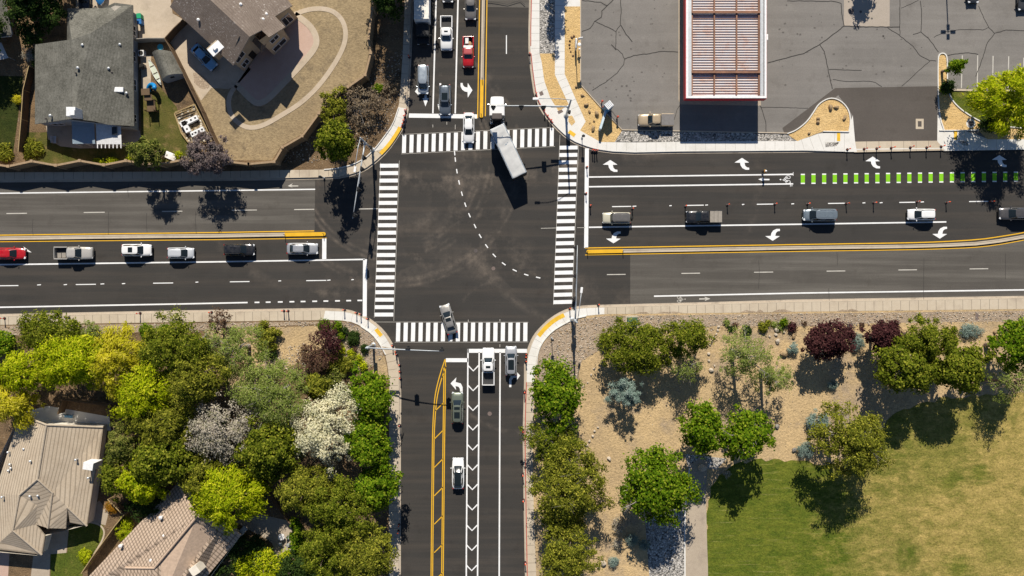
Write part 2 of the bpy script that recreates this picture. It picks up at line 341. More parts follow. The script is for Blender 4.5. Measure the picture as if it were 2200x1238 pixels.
# ------------------------------------------------------------------ ground, roads, kerbs, pavements
FAR = 20000
sheet('ground', [(-FAR, -FAR), (FAR, -FAR), (FAR, FAR), (-FAR, FAR)], -0.05, M['ground_far'])
sheet('road', [(-6000, 380), (780, 372), (780, 230), (850, 180), (850, -6000), (1150, -6000), (1150, 180), (1300, 300), (8000, 290), (8000, 610), (1300, 690), (1180, 790), (1155, 7000), (840, 7000), (840, 800), (700, 700), (-6000, 710)], 0.0, M['asphalt'])
sheet('road', [(-6000, 470), (0, 385), (677, 382), (676, 497), (0, 507), (-6000, 560)], 0.004, M['old_asphalt'])
sheet('road', [(1354, 546), (1720, 540), (2023, 535), (2088, 532), (2136, 527), (2200, 516), (3000, 420), (8000, 400), (8000, 600), (2200, 640), (1354, 658)], 0.004, M['old_asphalt'])
sheet('road', [(1046, -6000), (1142, -6000), (1142, 17), (1046, 15)], 0.004, M['old_asphalt'])
K_NW = [(895, -5000), (889, -100), (888, 0), (884, 120), (878, 232)] + smooth_pl([(878, 235), (870, 271), (854, 298), (834, 326), (808, 351), (786, 367), (760, 378), (728, 384)], 1) + [(702, 385), (614, 387), (460, 389), (0, 392), (-5000, 480)]
I_NW = [(877, -5000), (871, -100), (870, 0), (866, 110), (860, 200)] + smooth_pl([(857, 231), (850, 255), (844, 271), (825, 298), (806, 322), (786, 341), (760, 355), (728, 363)], 1) + [(699, 365), (614, 366), (460, 369), (0, 371), (-5000, 459)]
K_NE = [(1137, -5000), (1137, 0), (1135.5, 60), (1135.5, 100)] + smooth_pl([(1136, 116), (1140, 157), (1148, 210), (1162, 239), (1179, 262), (1203, 287), (1227, 306), (1254, 317), (1280, 325), (1316, 330)], 1) + [(1363, 332), (1462, 330), (1720, 328), (2200, 322), (5000, 300), (8000, 290)]
K_SW = [(-5000, 770), (0, 675), (400, 667), (690, 662)] + smooth_pl([(700, 662), (745, 664), (776, 674), (801, 688), (826, 710), (841, 733), (851, 752), (858, 780), (861, 805)], 1) + [(862, 860), (861, 960), (861, 1238), (861, 5000)]
I_SW = [(-5000, 792), (0, 698), (400, 692), (685, 688)] + smooth_pl([(695, 687), (748, 689), (776, 700), (800, 716), (817, 738), (828, 760), (834, 790), (837, 825)], 1) + [(837, 900), (836, 960), (836, 1238), (836, 5000)]
K_SE = [(1129, 5000), (1128, 1238), (1125, 1079), (1123, 930), (1125, 860), (1126, 821)] + smooth_pl([(1126, 785), (1131, 756), (1138, 736), (1146, 720), (1161, 702), (1182, 683), (1207, 668), (1233, 659), (1259, 656), (1298, 655)], 1) + [(1500, 650), (1700, 644), (2200, 636), (5000, 590)]
I_SE = [(1153, 5000), (1152, 1238), (1146, 1067), (1144, 960), (1147, 860), (1149, 821)] + smooth_pl([(1151, 785), (1153, 764), (1158, 746), (1169, 728), (1187, 710), (1208, 697), (1233, 684), (1259, 678), (1298, 675)], 1) + [(1500, 673), (1700, 670), (2200, 664), (5000, 620)]
ZG = 0.18
E_NW, E_NE, E_SW, E_SE = K_NW, K_NE, K_SW, K_SE        # asphalt edges; the kerb stands one gutter width inside
K_NW, K_NE, K_SW, K_SE = offset(K_NW, 4), offset(K_NE, -4), offset(K_SW, 4), offset(K_SE, 4)
slab('soil', K_NW + [(-5000, -5000)], -0.04, ZG, M['bark'])
slab('parking_lot', K_NE + [(8000, -5000)], -0.04, ZG, M['lot'])
slab('soil', K_SW + [(-5000, 5000)], -0.04, ZG, M['bark'])
slab('soil', K_SE + [(5000, 5000)], -0.04, ZG, M['soil'])
walk('pavement', K_NW, I_NW, ZG + .012, M['concrete'])
walk('pavement', K_SW, I_SW, ZG + .012, M['concrete'], 18)
walk('pavement', K_SE, I_SE, ZG + .012, M['concrete'], 19)
for Kp, Ep, sg_, nm in ((K_NW, E_NW, 1, 'concrete'), (K_NE, E_NE, -1, 'new_concrete'), (K_SW, E_SW, 1, 'concrete'), (K_SE, E_SE, 1, 'concrete')):
    # kerb (stands 2 cm over the pavement edge) and gutter pan on the road side
    struct('kerb', ribbon(MB(), offset(Kp, 0.9 * sg_), 2.0, ZG + .022, 0, -0.02), M[nm])
    struct('gutter', ribbon(MB(), offset(Ep, 1.9 * sg_), 4.2, 0.010, 0), M['gutter'])
def cut(pl, a, b):
    """portion of a line between the vertices nearest to points a and b"""
    ia = min(range(len(pl)), key=lambda i: (pl[i][0] - a[0]) ** 2 + (pl[i][1] - a[1]) ** 2)
    ib = min(range(len(pl)), key=lambda i: (pl[i][0] - b[0]) ** 2 + (pl[i][1] - b[1]) ** 2)
    return pl[min(ia, ib):max(ia, ib) + 1]
def redkerb(pl): struct('painted_kerb', ribbon(MB(), pl, 1.8, ZG + .030, 0, 0.02), M['red_kerb'])
redkerb(offset(K_NE[:4], -.9)); redkerb(offset(cut(K_NE, (1140, 116), (1192, 270)), -.9))
redkerb(offset(K_SE[:6], .9)); redkerb(offset(cut(K_NW, (876, 236), (866, 270)), .9))
# new ramp concrete at the corners, tactile plates
def newwalk(K_, I_, a, b, c, d, z=ZG + .017): walk('pavement', offset(cut(K_, a, b), 0), cut(I_, c, d), z, M['new_concrete'], 17)
newwalk(K_NW, I_NW, (878, 235), (834, 326), (857, 231), (806, 322)); newwalk(K_SW, I_SW, (700, 662), (851, 752), (695, 687), (820, 742)); newwalk(K_SE, I_SE, (1126, 821), (1298, 655), (1149, 821), (1298, 675))
def plate(pl, w, z=ZG + .024): struct('tactile_paving', ribbon(MB(), smooth_pl(pl, 1), w, z, 0), M['tactile'])
plate([(818, 331), (836, 312), (853, 287), (860, 274)], 8); plate([(1157, 722), (1172, 704), (1192, 687), (1212, 677)], 9); plate([(808, 707), (820, 722)], 8.5); plate([(1222, 283), (1235, 292)], 8)
struct('tactile_paving', MB().quad(P2((1797, 286), ZG + .03), P2((1804, 286), ZG + .03), P2((1804, 304), ZG + .03), P2((1797, 304), ZG + .03)), M['tactile'])
struct('tactile_paving', MB().quad(P2((2048, 282), ZG + .03), P2((2055, 282), ZG + .03), P2((2055, 301), ZG + .03), P2((2048, 301), ZG + .03)), M['tactile'])
for pl in ([(697, 365), (728, 362.5), (760, 354), (786, 340), (806, 320.5), (825, 296), (845, 268), (857, 232)], [(776, 701), (800, 717), (817, 739), (829, 762)], [(1259, 679), (1233, 685), (1208, 698), (1187, 711), (1170, 729), (1159, 747), (1154, 766), (1153, 785)]):
    struct('kerb', ribbon(MB(), smooth_pl(pl, 1), 2.0, ZG + .14, 0, ZG - .02), M['new_concrete'])
# --- north-east corner
Z1 = ZG + .006
sheet('gravel_bed', [(1159, -300), (1191, -300), (1191, 116), (1160, 116)], Z1, M['grey_rock'])
sheet('sand_bed', [(1160, 116), (1191, 116), (1193, 162), (1222, 225), (1200, 240), (1182, 212), (1168, 174)], Z1, M['sand'])
sheet('sand_bed', [(1213, 15), (1247, 15), (1247, 183), (1290, 232), (1336, 281), (1320, 306), (1288, 306), (1246, 281), (1258, 262), (1213, 160)], Z1, M['sand'])
sheet('pavement', [(1213, -300), (1247, -300), (1247, 15), (1213, 15)], Z1, M['new_concrete'])
sheet('gravel_bed', [(1320, 306), (1337, 281), (1690, 288), (1697, 294), (1708, 305)], Z1, M['grey_rock'])
walk('pavement', cut(K_NE, (1140, -5000), (1152, 207)), [(1159, -5000), (1159, 116), (1163, 130), (1169, 174), (1182, 211)], ZG + .012, M['new_concrete'], 16)
walk('pavement', [(1192, -300), (1192, 162), (1222, 226), (1240, 266)], [(1213, -300), (1213, 160), (1238, 217), (1258, 262)], ZG + .012, M['new_concrete'], 16)
sheet('pavement', offset(cut(K_NE, (1152, 207), (1254, 317)), 0) + [(1290, 306), (1246, 281), (1258, 262), (1236, 236), (1222, 226), (1200, 240), (1182, 211)], ZG + .010, M['new_concrete'])
sheet('sand_bed', [(1221, 250), (1229, 249), (1236, 263), (1228, 271), (1221, 262)], ZG + .018, M['sand'])
IN_E = [(1254, 304), (1290, 306), (1363, 307), (1491, 305), (1636, 304), (1708, 304), (1738, 295), (1767, 284), (1822, 285)]
walk('pavement', cut(K_NE, (1254, 317), (1720, 328)) + [(1834, 327)], [(1254, 300)] + IN_E, ZG + .014, M['new_concrete'], 20)
sheet('pavement', [(1822, 285), (1826, 262), (1831, 249), (1836, 306), (1840, 327), (1815, 327)], ZG + .018, M['new_concrete'])
walk('pavement', [(1834, 328), (2012, 324), (2100, 323)], [(1836, 305), (2012, 303), (2040, 303)], ZG + .016, M['concrete'], 24)
walk('pavement', [(2026, 325), (2200, 322), (3000, 316)], [(2026, 282), (2100, 281), (2120, 300), (2200, 300), (3000, 294)], ZG + .020, M['new_concrete'], 22)
sheet('pavement', [(2012, 304), (2013, 247), (2017, 252), (2027, 284), (2045, 320), (2030, 325)], ZG + .024, M['new_concrete'])
sheet('driveway', [(1680, 276), (1793, 190), (2013, 186), (2012, 304), (1836, 306), (1831, 249), (1800, 205), (1700, 287), (1685, 290)], Z1, M['patch_asphalt'])
ISL1 = smooth_pl([(1690, 288), (1709, 281), (1732, 263), (1747, 241), (1758, 223), (1782, 210), (1805, 217), (1822, 236), (1826, 262), (1822, 284)], 2)
sheet('sand_bed', ISL1 + [(1767, 283), (1738, 294), (1712, 304), (1697, 294)], Z1 + .012, M['sand'])
struct('kerb', ribbon(MB(), ISL1, 2.2, ZG + .16, 0, ZG), M['new_concrete'])
I2L = smooth_pl([(2027, 283), (2016, 250), (2013, 190), (2013, 128), (2016, 118), (2023, 115), (2030, 118), (2033, 128), (2033, 185), (2040, 212), (2058, 233), (2087, 253), (2113, 266), (2200, 278), (2400, 290)], 2)
sheet('sand_bed', I2L + [(2400, 300), (2120, 300), (2100, 281)], Z1 + .012, M['sand'])
sheet('lawn', [(2034, 197), (3000, 197), (3000, 330), (2400, 290), (2200, 278), (2113, 266), (2087, 253), (2058, 233), (2040, 212)], Z1 + .008, M['green_lawn'])
struct('kerb', ribbon(MB(), I2L, 2.2, ZG + .15, 0, ZG), M['new_concrete'])
struct('kerb', ribbon(MB(), [(2034, 194), (2130, 196), (3000, 200)], 4.0, ZG + .15, 0, ZG), M['concrete'])
struct('kerb', ribbon(MB(), [(2016, 281), (2070, 281), (2100, 280)], 2.0, ZG + .17, 0, ZG), M['new_concrete'])
struct('kerb', ribbon(MB(), [(1767, 283), (1822, 284)], 2.0, ZG + .17, 0, ZG), M['new_concrete'])
struct('kerb', ribbon(MB(), [(1247, -300), (1247, 183), (1290, 231), (1336, 280), (1690, 287)], 1.8, ZG + .14, 0, ZG), M['concrete'])
for pts in ([(1772, 307), (1802, 306), (1796, 314), (1772, 317)], [(2056, 304), (2077, 303), (2078, 314), (2066, 312)]): sheet('gravel_bed', pts, ZG + .032, M['grey_rock'])
sheet('forecourt', [(1457, -300), (1634, -300), (1634, 228), (1461, 225), (1457, 215)], Z1, M['path'])
sheet('forecourt', [(1812, -300), (1911, -300), (1910, 59), (1812, 56)], Z1, ground('pale_forecourt_concrete', (0.37, 0.32, 0.26), (0.42, 0.36, 0.30), None, 0.2, 1.5, 9, 0.1, 0.3, 0.01))
sheet('utility_lid', [(1966, 256), (1983, 256), (1983, 278), (1966, 278)], Z1 + .012, M['concrete']); sheet('utility_lid', [(1970.5, 261), (1978.5, 261), (1978.5, 273), (1970.5, 273)], Z1 + .017, M['patch_asphalt'])
def disc(name, u, v, r, z, mat): return struct(name, MB().poly([P2((u + r * math.cos(t * .3927), v + r * math.sin(t * .3927)), z) for t in range(16)]), mat)
M['iron'] = plain('cast_iron', (0.09, 0.075, 0.07), 0.7, 0.4); M['rust_iron'] = plain('dusty_iron', (0.17, 0.13, 0.115), 0.8, 0.3)
for (u, v, r, m_, z) in ((1827, 25, 6.5, 'iron', Z1 + .01), (1848, 26.5, 2.8, 'iron', Z1 + .01), (1060, 577, 4.2, 'rust_iron', .008), (1022, 539, 4.2, 'iron', .008), (1052, 889, 4.6, 'rust_iron', .008), (2084, 266, 10, 'new_concrete', Z1 + .02), (2084, 266, 6, 'rust_iron', Z1 + .03), (1216, 249, 5, 'iron', ZG + .02)):
    disc('manhole_cover', u, v, r, z, M[m_])
for pts in ([(1158, 200), (1165, 196), (1168, 204), (1161, 207)], [(1197, 240), (1207, 236), (1210, 241), (1200, 246)], [(751, 693), (763, 698), (760, 703), (749, 699)], [(828, 282), (833, 277), (836, 283), (831, 289)], [(2094, 672), (2101, 672), (2101, 688), (2094, 688)]):
    sheet('utility_lid', pts, ZG + .03, M['rust_iron'])
# parking bay lines and sealed cracks in the lot
mb = MB()
for (x0, y0, x1, y1) in ((2066, 120, 2064, 190), (2099, 120, 2098, 191), (2132, 121, 2131, 192), (2165.5, 122, 2164.5, 193), (2198, 125, 2197, 195), (2231, 125, 2230, 195)): ribbon(mb, [(x0, y0), (x1, y1)], 2.0, Z1)
struct('parking_line', mb, M['dull_white'])
CR = [[(1250, 68), (1268, 62), (1277, 47), (1300, 57), (1323, 69), (1332, 55), (1334, 28), (1333, 0)], [(1323, 69), (1323, 105), (1337, 118), (1341, 128), (1339, 140), (1325, 158), (1300, 178), (1272, 195)], [(1341, 128), (1362, 120), (1395, 116), (1421, 111), (1456, 113)], [(1333, 55), (1345, 75), (1358, 91)], [(1277, 47), (1292, 38), (1293, 24), (1304, 14), (1318, 0)], [(1304, 14), (1290, 6), (1250, 2)], [(1323, 108), (1313, 97)],
      [(1648, 136), (1680, 128), (1726, 116), (1760, 97), (1810, 59), (1812, 57), (1860, 59), (1932, 59)], [(1760, 98), (1770, 112), (1774, 130), (1780, 160), (1787, 192)], [(1812, 57), (1808, 35), (1806, 8), (1790, 4), (1690, 3)], [(1932, 76), (1932, 0)], [(1905, 60), (1935, 80), (1960, 100), (1975, 120), (1996, 131), (2010, 132)], [(1935, 19), (1972, 2)], [(1976, 3), (1979, 25), (1977, 70), (1995, 85), (2015, 113)], [(1977, 70), (1960, 75)], [(2005, 81), (2028, 70), (2060, 65), (2110, 65), (2123, 60), (2112, 40), (2101, 14)], [(2123, 60), (2135, 73), (2160, 66), (2200, 67)], [(2135, 73), (2120, 92), (2110, 125), (2095, 165)], [(2034, 121), (2050, 117), (2080, 114), (2100, 118)], [(1788, 172), (1815, 176), (1860, 175), (1880, 178), (1893, 187)], [(1996, 132), (1965, 160), (1936, 186)], [(1780, 150), (1820, 151), (1850, 152)], [(1632, 227), (1637, 240), (1644, 262), (1645, 285)], [(1461, 225), (1455, 235), (1446, 262)], [(1634, 231), (1735, 233)], [(1048, 4), (1090, 10), (1118, 3), (1128, 12)]]
mb = MB()
rc = random.Random(5)
for i, c in enumerate(CR):
    pl = []
    for a, b in zip(c, c[1:]):
        n = max(2, int(math.hypot(b[0] - a[0], b[1] - a[1]) / 6))
        pl += [(a[0] + (b[0] - a[0]) * j / n + rc.uniform(-.6, .6), a[1] + (b[1] - a[1]) * j / n + rc.uniform(-.6, .6)) for j in range(n)]
    pl.append(c[-1]); ribbon(mb, pl, rc.uniform(1.3, 2.2) if i < 12 else rc.uniform(.9, 1.6), Z1 + .012)
struct('sealed_crack', mb, M['crack'])
mb = MB()
for (x, y0, y1) in ((71, 470, 505), (233, 455, 506), (276, 395, 425), (315, 458, 500), (420, 455, 505), (1630, 560, 620), (1798, 542, 570), (1985, 555, 650), (2160, 545, 600), (1780, 620, 650)):
    ribbon(mb, [(x, y0), (x + rc.uniform(-2, 2), (y0 + y1) / 2), (x + rc.uniform(-1, 2), y1)], .8, .012)
struct('sealed_crack', mb, M['crack'])
mb = MB()
for i in range(110):      # oil drips and scuffs on the lot
    u, v = rc.uniform(1255, 1440) if i % 2 else rc.uniform(1655, 2010), rc.uniform(0, 275) if i % 2 else rc.uniform(0, 185); r = rc.uniform(.6, 2.4)
    mb.poly([P2((u + r * math.cos(t) * rc.uniform(.7, 1.5), v + r * math.sin(t) * rc.uniform(.6, 1.1)), Z1 + .008) for t in [k * .785 for k in range(8)]])
struct('oil_stain', mb, plain('oil_stain', (0.11, 0.1, 0.09), 0.6, world=True))
# --- south-east park
sheet('gravel_bed', [(1152, 790), (1158, 752), (1187, 714), (1233, 688), (1298, 679), (1700, 674), (2200, 668), (3000, 660), (3000, 676), (2200, 690), (1900, 694), (1700, 702), (1540, 700), (1440, 712), (1340, 712), (1300, 745), (1250, 775), (1235, 830), (1200, 860), (1156, 850)], Z1, M['mulch_rock'])
LAWN = smooth_pl([(1517, 1500), (1516, 1110), (1520, 1060), (1560, 1000), (1650, 985), (1720, 990), (1790, 1000), (1850, 970), (1885, 925), (1930, 880), (2000, 860), (2080, 850), (2140, 845), (2300, 850), (3000, 850)], 2)
rl = random.Random(6); LAWN = LAWN[:3] + [(u + rl.uniform(-4, 4), v + rl.uniform(-4.5, 4.5)) for u, v in resample(LAWN[3:-1], 130)] + LAWN[-1:]
sheet('lawn', LAWN + [(3000, 1500)], Z1 + .004, M['park_lawn'])
sheet('path', smooth_pl([(1474, 1500), (1473, 1238), (1472, 1110), (1476, 1060), (1484, 1000), (1500, 985)], 1) + smooth_pl([(1520, 990), (1516, 1060), (1518, 1154), (1521, 1238), (1522, 1500)], 1), Z1 + .014, M['path'])
struct('kerb', ribbon(MB(), smooth_pl([(1472, 1500), (1471, 1238), (1470, 1110), (1474, 1060), (1481, 1005)], 1), 3.0, ZG + .10, 0, ZG), M['new_concrete'])
sheet('gravel_bed', [(1385, 1115), (1470, 1080), (1471, 1240), (1395, 1240)], Z1, M['grey_rock'])
sheet('gravel_bed', [(1470, 975), (1560, 985), (1540, 1008), (1478, 1005)], Z1 + .004, M['grey_rock'])
rs_ = random.Random(12)
for (u, w_, h_) in ((1608, 18, 5), (1680, 22, 6), (1632, 8, 6), (1822, 26, 5), (1930, 10, 3), (1440, 30, 3), (1380, 14, 3)):       # soil washed over the pavement edge
    v = 673.5 - (u - 1298) * .0098
    sheet('soil', [(u - w_, v + 1)] + [(u - w_ + 2 * w_ * k / 8, v - h_ * math.sin(math.pi * k / 8) * rs_.uniform(.5, 1.1)) for k in range(1, 8)] + [(u + w_, v + 1)], ZG + .019, M['mulch_rock'])
# --- south-west gardens
sheet('gravel_bed', smooth_pl([(690, 690), (748, 692), (776, 703), (799, 719), (815, 741), (826, 762), (818, 772), (800, 790), (760, 800), (735, 760), (700, 720)], 1), Z1, M['mulch_rock'])
sheet('gravel_bed', [(-300, 703), (0, 700), (400, 695), (690, 691), (690, 696), (480, 706), (400, 712), (200, 716), (-300, 730)], Z1, M['mulch_rock'])
sheet('soil', [(440, 712), (560, 704), (690, 700), (705, 735), (660, 770), (600, 800), (540, 790), (480, 745)], Z1 + .004, M['soil'])
sheet('soil', [(490, 800), (540, 795), (560, 830), (530, 860), (490, 850)], Z1 + .004, M['soil'])
sheet('soil', [(806, 765), (826, 764), (832, 790), (835, 818), (800, 812)], Z1 + .006, M['soil'])
sheet('lawn', [(150, 1125), (190, 1118), (222, 1127), (228, 1145), (180, 1225), (170, 1300), (110, 1300), (110, 1190), (146, 1187)], Z1, M['green_lawn'])
sheet('driveway', [(95, 1140), (160, 1115), (215, 1075), (235, 1100), (228, 1128), (190, 1118), (150, 1128), (144, 1187), (110, 1190), (105, 1300), (60, 1300), (75, 1180)], Z1 + .004, M['path'])
sheet('driveway', [(-100, 1170), (22, 1184), (16, 1300), (-100, 1300)], Z1 + .004, M['pink_patio'])
struct('path', ribbon(MB(), smooth_pl([(188, 1120), (215, 1125), (227, 1140), (222, 1160), (207, 1185), (196, 1200)], 2), 3.5, ZG + .05, 0, ZG), M['drive'])
sheet('patio', [(50, 885), (105, 872), (140, 878), (236, 895), (240, 925), (90, 935)], Z1, M['new_concrete'])
sheet('patio', [(505, 1120), (560, 1105), (620, 1118), (635, 1150), (622, 1195), (597, 1210), (585, 1165)], Z1, M['path'])
# --- north-west gardens
sheet('lawn', smooth_pl([(372, 150), (400, 165), (440, 240), (470, 330), (500, 345), (585, 345), (605, 314), (648, 290), (685, 243), (745, 190), (783, 160), (793, 115), (796, 20), (796, -200), (560, -200), (600, 40)], 0), Z1, M['dry_lawn'])
sheet('driveway', [(365, 95), (420, 25), (540, 150), (512, 182), (492, 192), (455, 190), (433, 217), (380, 120)], Z1 + .006, M['drive'])
sheet('gravel_bed', smooth_pl([(416, 157), (432, 158), (452, 178), (450, 192), (434, 193), (418, 178)], 1), Z1 + .012, M['mulch_rock'])
PATH1 = smooth_pl([(634, 32), (663, 21), (695, 19), (721, 27), (739, 48), (745, 77), (736, 110), (711, 152), (682, 190), (647, 223), (605, 249), (572, 268), (547, 276), (524, 273), (501, 255), (492, 232), (493, 207), (508, 184)], 2)
PATH2 = smooth_pl([(634, 32), (655, 46), (672, 62), (682, 85), (678, 105), (650, 138), (612, 178), (580, 212), (560, 224), (545, 220), (508, 182)], 2)
sheet('patio', PATH2 + [(545, 130), (600, 60)], Z1 + .006, M['pink_patio'])
for pl, w in ((PATH1, 10), (PATH2, 13)): struct('path', ribbon(MB(), pl, w, ZG + .05, 0, ZG), M['drive'])
sheet('driveway', [(286, -200), (340, -200), (372, 30), (398, 45), (358, 84), (300, 84), (298, 60), (282, 10)], Z1 + .006, M['drive']); sheet('driveway', [(160, -200), (286, -200), (282, 20), (165, 20)], Z1 + .006, M['drive'])
sheet('lawn', [(302, 190), (345, 188), (380, 230), (400, 300), (420, 345), (290, 352), (60, 352), (60, 285), (305, 285)], Z1, M['yard_lawn'])
sheet('lawn', [(-200, 160), (52, 165), (30, 330), (-200, 345)], Z1, M['dark_lawn'])
sheet('patio', [(303, 120), (326, 120), (325, 192), (306, 192)], Z1 + .006, M['drive'])
sheet('patio', smooth_pl([(100, 270), (300, 275), (306, 300), (270, 318), (140, 320), (105, 300)], 1), Z1 + .006, M['path'])
sheet('gravel_bed', [(470, 352), (535, 357), (592, 352), (612, 322), (655, 297), (700, 262), (740, 300), (760, 350), (728, 361), (690, 364)], Z1, M['bark'])
sheet('soil', [(800, -200), (869, -200), (867, 100), (858, 220), (835, 272), (800, 310), (760, 260), (740, 230), (790, 165), (800, 110)], Z1, M['bark'])
# ------------------------------------------------------------------ painted markings
ZM = 0.012
def line(name, segs, w, mat, z=ZM):
    mb = MB()
    for s in segs: ribbon(mb, s, w, z)
    return struct(name, mb, M[mat])
def bars(pts_a, pts_b, n, th, axis):
    """zebra bars from a first bar (corner pair) to the last one"""
    mb = MB()
    for i in range(n):
        t = i / (n - 1); (ax, ay, bx, by), (cx, cy, dx, dy) = pts_a, pts_b
        x0, y0, x1, y1 = ax + (cx - ax) * t, ay + (cy - ay) * t, bx + (dx - bx) * t, by + (dy - by) * t
        if axis == 'v': mb.quad(P2((x0, y0), ZM), P2((x0 + th, y0 - .2), ZM), P2((x1 + th, y1 - .2), ZM), P2((x1, y1), ZM))
        else: mb.quad(P2((x0, y0), ZM), P2((x1, y1), ZM), P2((x1, y1 + th), ZM), P2((x0, y0 + th), ZM))
    return struct('crosswalk', mb, M['white'])
bars((864.5, 290.5, 863.5, 329), (1181.5, 275.5, 1181, 314), 21, 8.4, 'v')
bars((851.5, 693.5, 850.5, 734), (1124.5, 693.5, 1124, 733.5), 18, 8.8, 'v')
bars((816.5, 352.2, 856, 352), (805, 672, 845, 672), 21, 8.2, 'h')
bars((1202.5, 313.5, 1241, 313), (1189, 645.5, 1228.5, 644.5), 22, 8.2, 'h')
line('crosswalk_guide_line', [[(818, 350), (804, 683)], [(858, 345), (846, 690)], [(1203, 290), (1189, 655)], [(1243, 313), (1229, 652)], [(862, 289), (1190, 274)], [(862, 331), (1192, 315)], [(806, 692), (1135, 692.5)], [(848, 735.5), (1135, 735)]], .7, 'dull_white', .008)
line('stop_line', [[(878.5, 248.5), (1025, 250.5)]], 9, 'white'); line('stop_line', [[(1261, 319), (1259.3, 533)]], 8.6, 'white')
line('stop_line', [[(696.8, 512), (696.6, 558)]], 9, 'white'); line('stop_line', [[(784.3, 557), (783.6, 680)]], 8.6, 'white')
line('stop_line', [[(958, 774), (1006, 774)]], 8.4, 'white'); line('stop_line', [[(1004.5, 754), (1132, 754)]], 8.4, 'white')
line('lane_line', [[(950, -500), (937, 0), (930, 244)]], 3.0, 'white'); line('lane_line', [[(995, -500), (984, 0), (978, 244)]], 3.0, 'white')
line('lane_line', [[(-2000, 447), (0, 415.5), (460, 409.8), (677, 406.9)]], 2.6, 'white'); line('lane_line', [[(-2000, 600), (0, 568.8), (460, 562.8), (784, 557.5)]], 3.0, 'white')
line('lane_line', [[(-2000, 692), (0, 660.4), (400, 653), (532, 650.2)]], 3.0, 'white')
line('lane_line', [[(x, 650 - (x - 546) * .019), (x + 10.3, 650 - (x - 536) * .019)] for x in (547, 571, 597, 622, 646, 671, 695, 720, 744, 768)], 3.0, 'white')
line('lane_line', [[(a, y), (b, y - .6)] for a, b, y in ((14, 58, 459), (180, 225, 456.8), (348, 392, 454.5), (498, 552, 452), (632, 675, 450.5), (771, 812, 449.2))], 1.9, 'dull_white')
line('lane_line', [[(a, y), (b, y - .6)] for a, b, y in ((-120, -80, 617), (-10, 39.5, 614.3), (163, 206, 611.6), (329, 372, 608.7), (494, 536, 605.7), (658, 701, 603.2), (80, 88, 612.5), (137, 144, 612), (216, 224, 610.5), (262, 269, 609.8), (420, 426, 606.7), (598, 604, 604), (703, 710, 602.5), (755, 760, 601.3))], 1.9, 'white')
line('lane_line', [[(1265, 380.6), (1704, 374.8)]], 2.9, 'white'); line('lane_line', [[(1265, 401.5), (1704, 395.3)]], 2.9, 'white')
line('lane_line', [[(1265, 488.6), (1720, 482), (2033, 477)]], 3.0, 'white')
line('lane_line', [[(a, y), (b, y - .6)] for a, b, y in ((1315, 1356, 444.2), (1359, 1367, 443.6), (1438, 1443, 442.4), (1475, 1512, 441.6), (1515, 1521, 441), (1594, 1599, 439.8), (1626, 1664, 439.2), (1700, 1706, 438.4), (1779, 1816, 437.4), (1853, 1859, 436.4), (1890, 1896, 436), (1932, 1970, 435.2), (1978, 1985, 434.4), (2082, 2123, 433.3), (2240, 2280, 431))], 2.0, 'white')
line('lane_line', [[(a, y), (b, y - .5)] for a, b, y in ((1304, 1344, 590.2), (1464, 1504, 587.6), (1620, 1661, 585.2), (1776, 1816, 582.8), (1930, 1970, 580.3), (2083, 2123, 578), (2240, 2280, 576))], 1.9, 'dull_white')
line('lane_line', [[(1405, 636.6), (1720, 629.8), (2200, 623), (4000, 595)]], 3.0, 'white'); line('lane_line', [[(1088, 76), (1088, 116)]], 2.0, 'white'); line('lane_line', [[(1088, -60), (1088, -20)]], 2.0, 'white')
line('lane_line', [[(1162, 490.8), (1195, 490)], [(1240, 489.4), (1257, 489.2)], [(960, 262), (960, 268)], [(930, 268), (930, 274)], [(978, 268), (978, 278)], [(1006, 687), (1006, 692)], [(1074, 686), (1074, 691)], [(1074, 740), (1074, 746)]], 1.0, 'dull_white')
dsh = [(976.8, 329.3), (978.2, 343), (981.6, 368), (986.4, 392), (992.4, 416.3), (999.8, 440), (1008.7, 462.7), (1020.6, 486), (1031.7, 507.3), (1045.5, 528.9), (1061.9, 549), (1082.3, 567), (1105.7, 581), (1130.6, 590.5), (1156.2, 596.5)]
sg = []
for i, (x, y) in enumerate(dsh):
    a = dsh[max(0, i - 1)]; b = dsh[min(len(dsh) - 1, i + 1)]; d = math.hypot(b[0] - a[0], b[1] - a[1]); dx, dy = (b[0] - a[0]) / d * 4.8, (b[1] - a[1]) / d * 4.8
    sg.append([(x - dx, y - dy), (x + dx, y + dy)])
line('turn_guide_line', sg, 2.3, 'white')
line('chevron_lane', [[(1005.5, 750), (1004, 930), (1002, 1179), (1001, 1500)]], 3.0, 'white'); line('chevron_lane', [[(1029.5, 757), (1028.5, 930), (1026, 1238), (1025, 1500)]], 3.0, 'white')
line('lane_line', [[(1074.5, 757), (1073.7, 930), (1072.5, 1238), (1071, 1500)]], 3.0, 'white')
cv = []
for y in (797, 839.5, 882, 924, 966.8, 1010, 1052, 1095.5, 1140, 1182.5, 1226, 1269):
    cv.append([(1006 - (y - 750) * .008, y - 11.5), (1017.2 - (y - 750) * .008, y), (1028.5 - (y - 750) * .008, y - 11.5)])
line('chevron_marking', cv, 2.8, 'white', ZM + .004)
def yl(*pls, w=2.0): line('yellow_line', [list(p) for p in pls], w, 'yellow')
yl([(1042, -500), (1030.4, 0), (1026.2, 254)]); yl([(1058, -500), (1046.2, 0), (1042.6, 250)])
yl([(-2000, 537), (0, 505.4), (460, 499.8), (675, 496.2)], w=2.2); yl([(-2000, 551), (0, 519.6), (460, 515.2), (702, 511.8)], w=1.7)
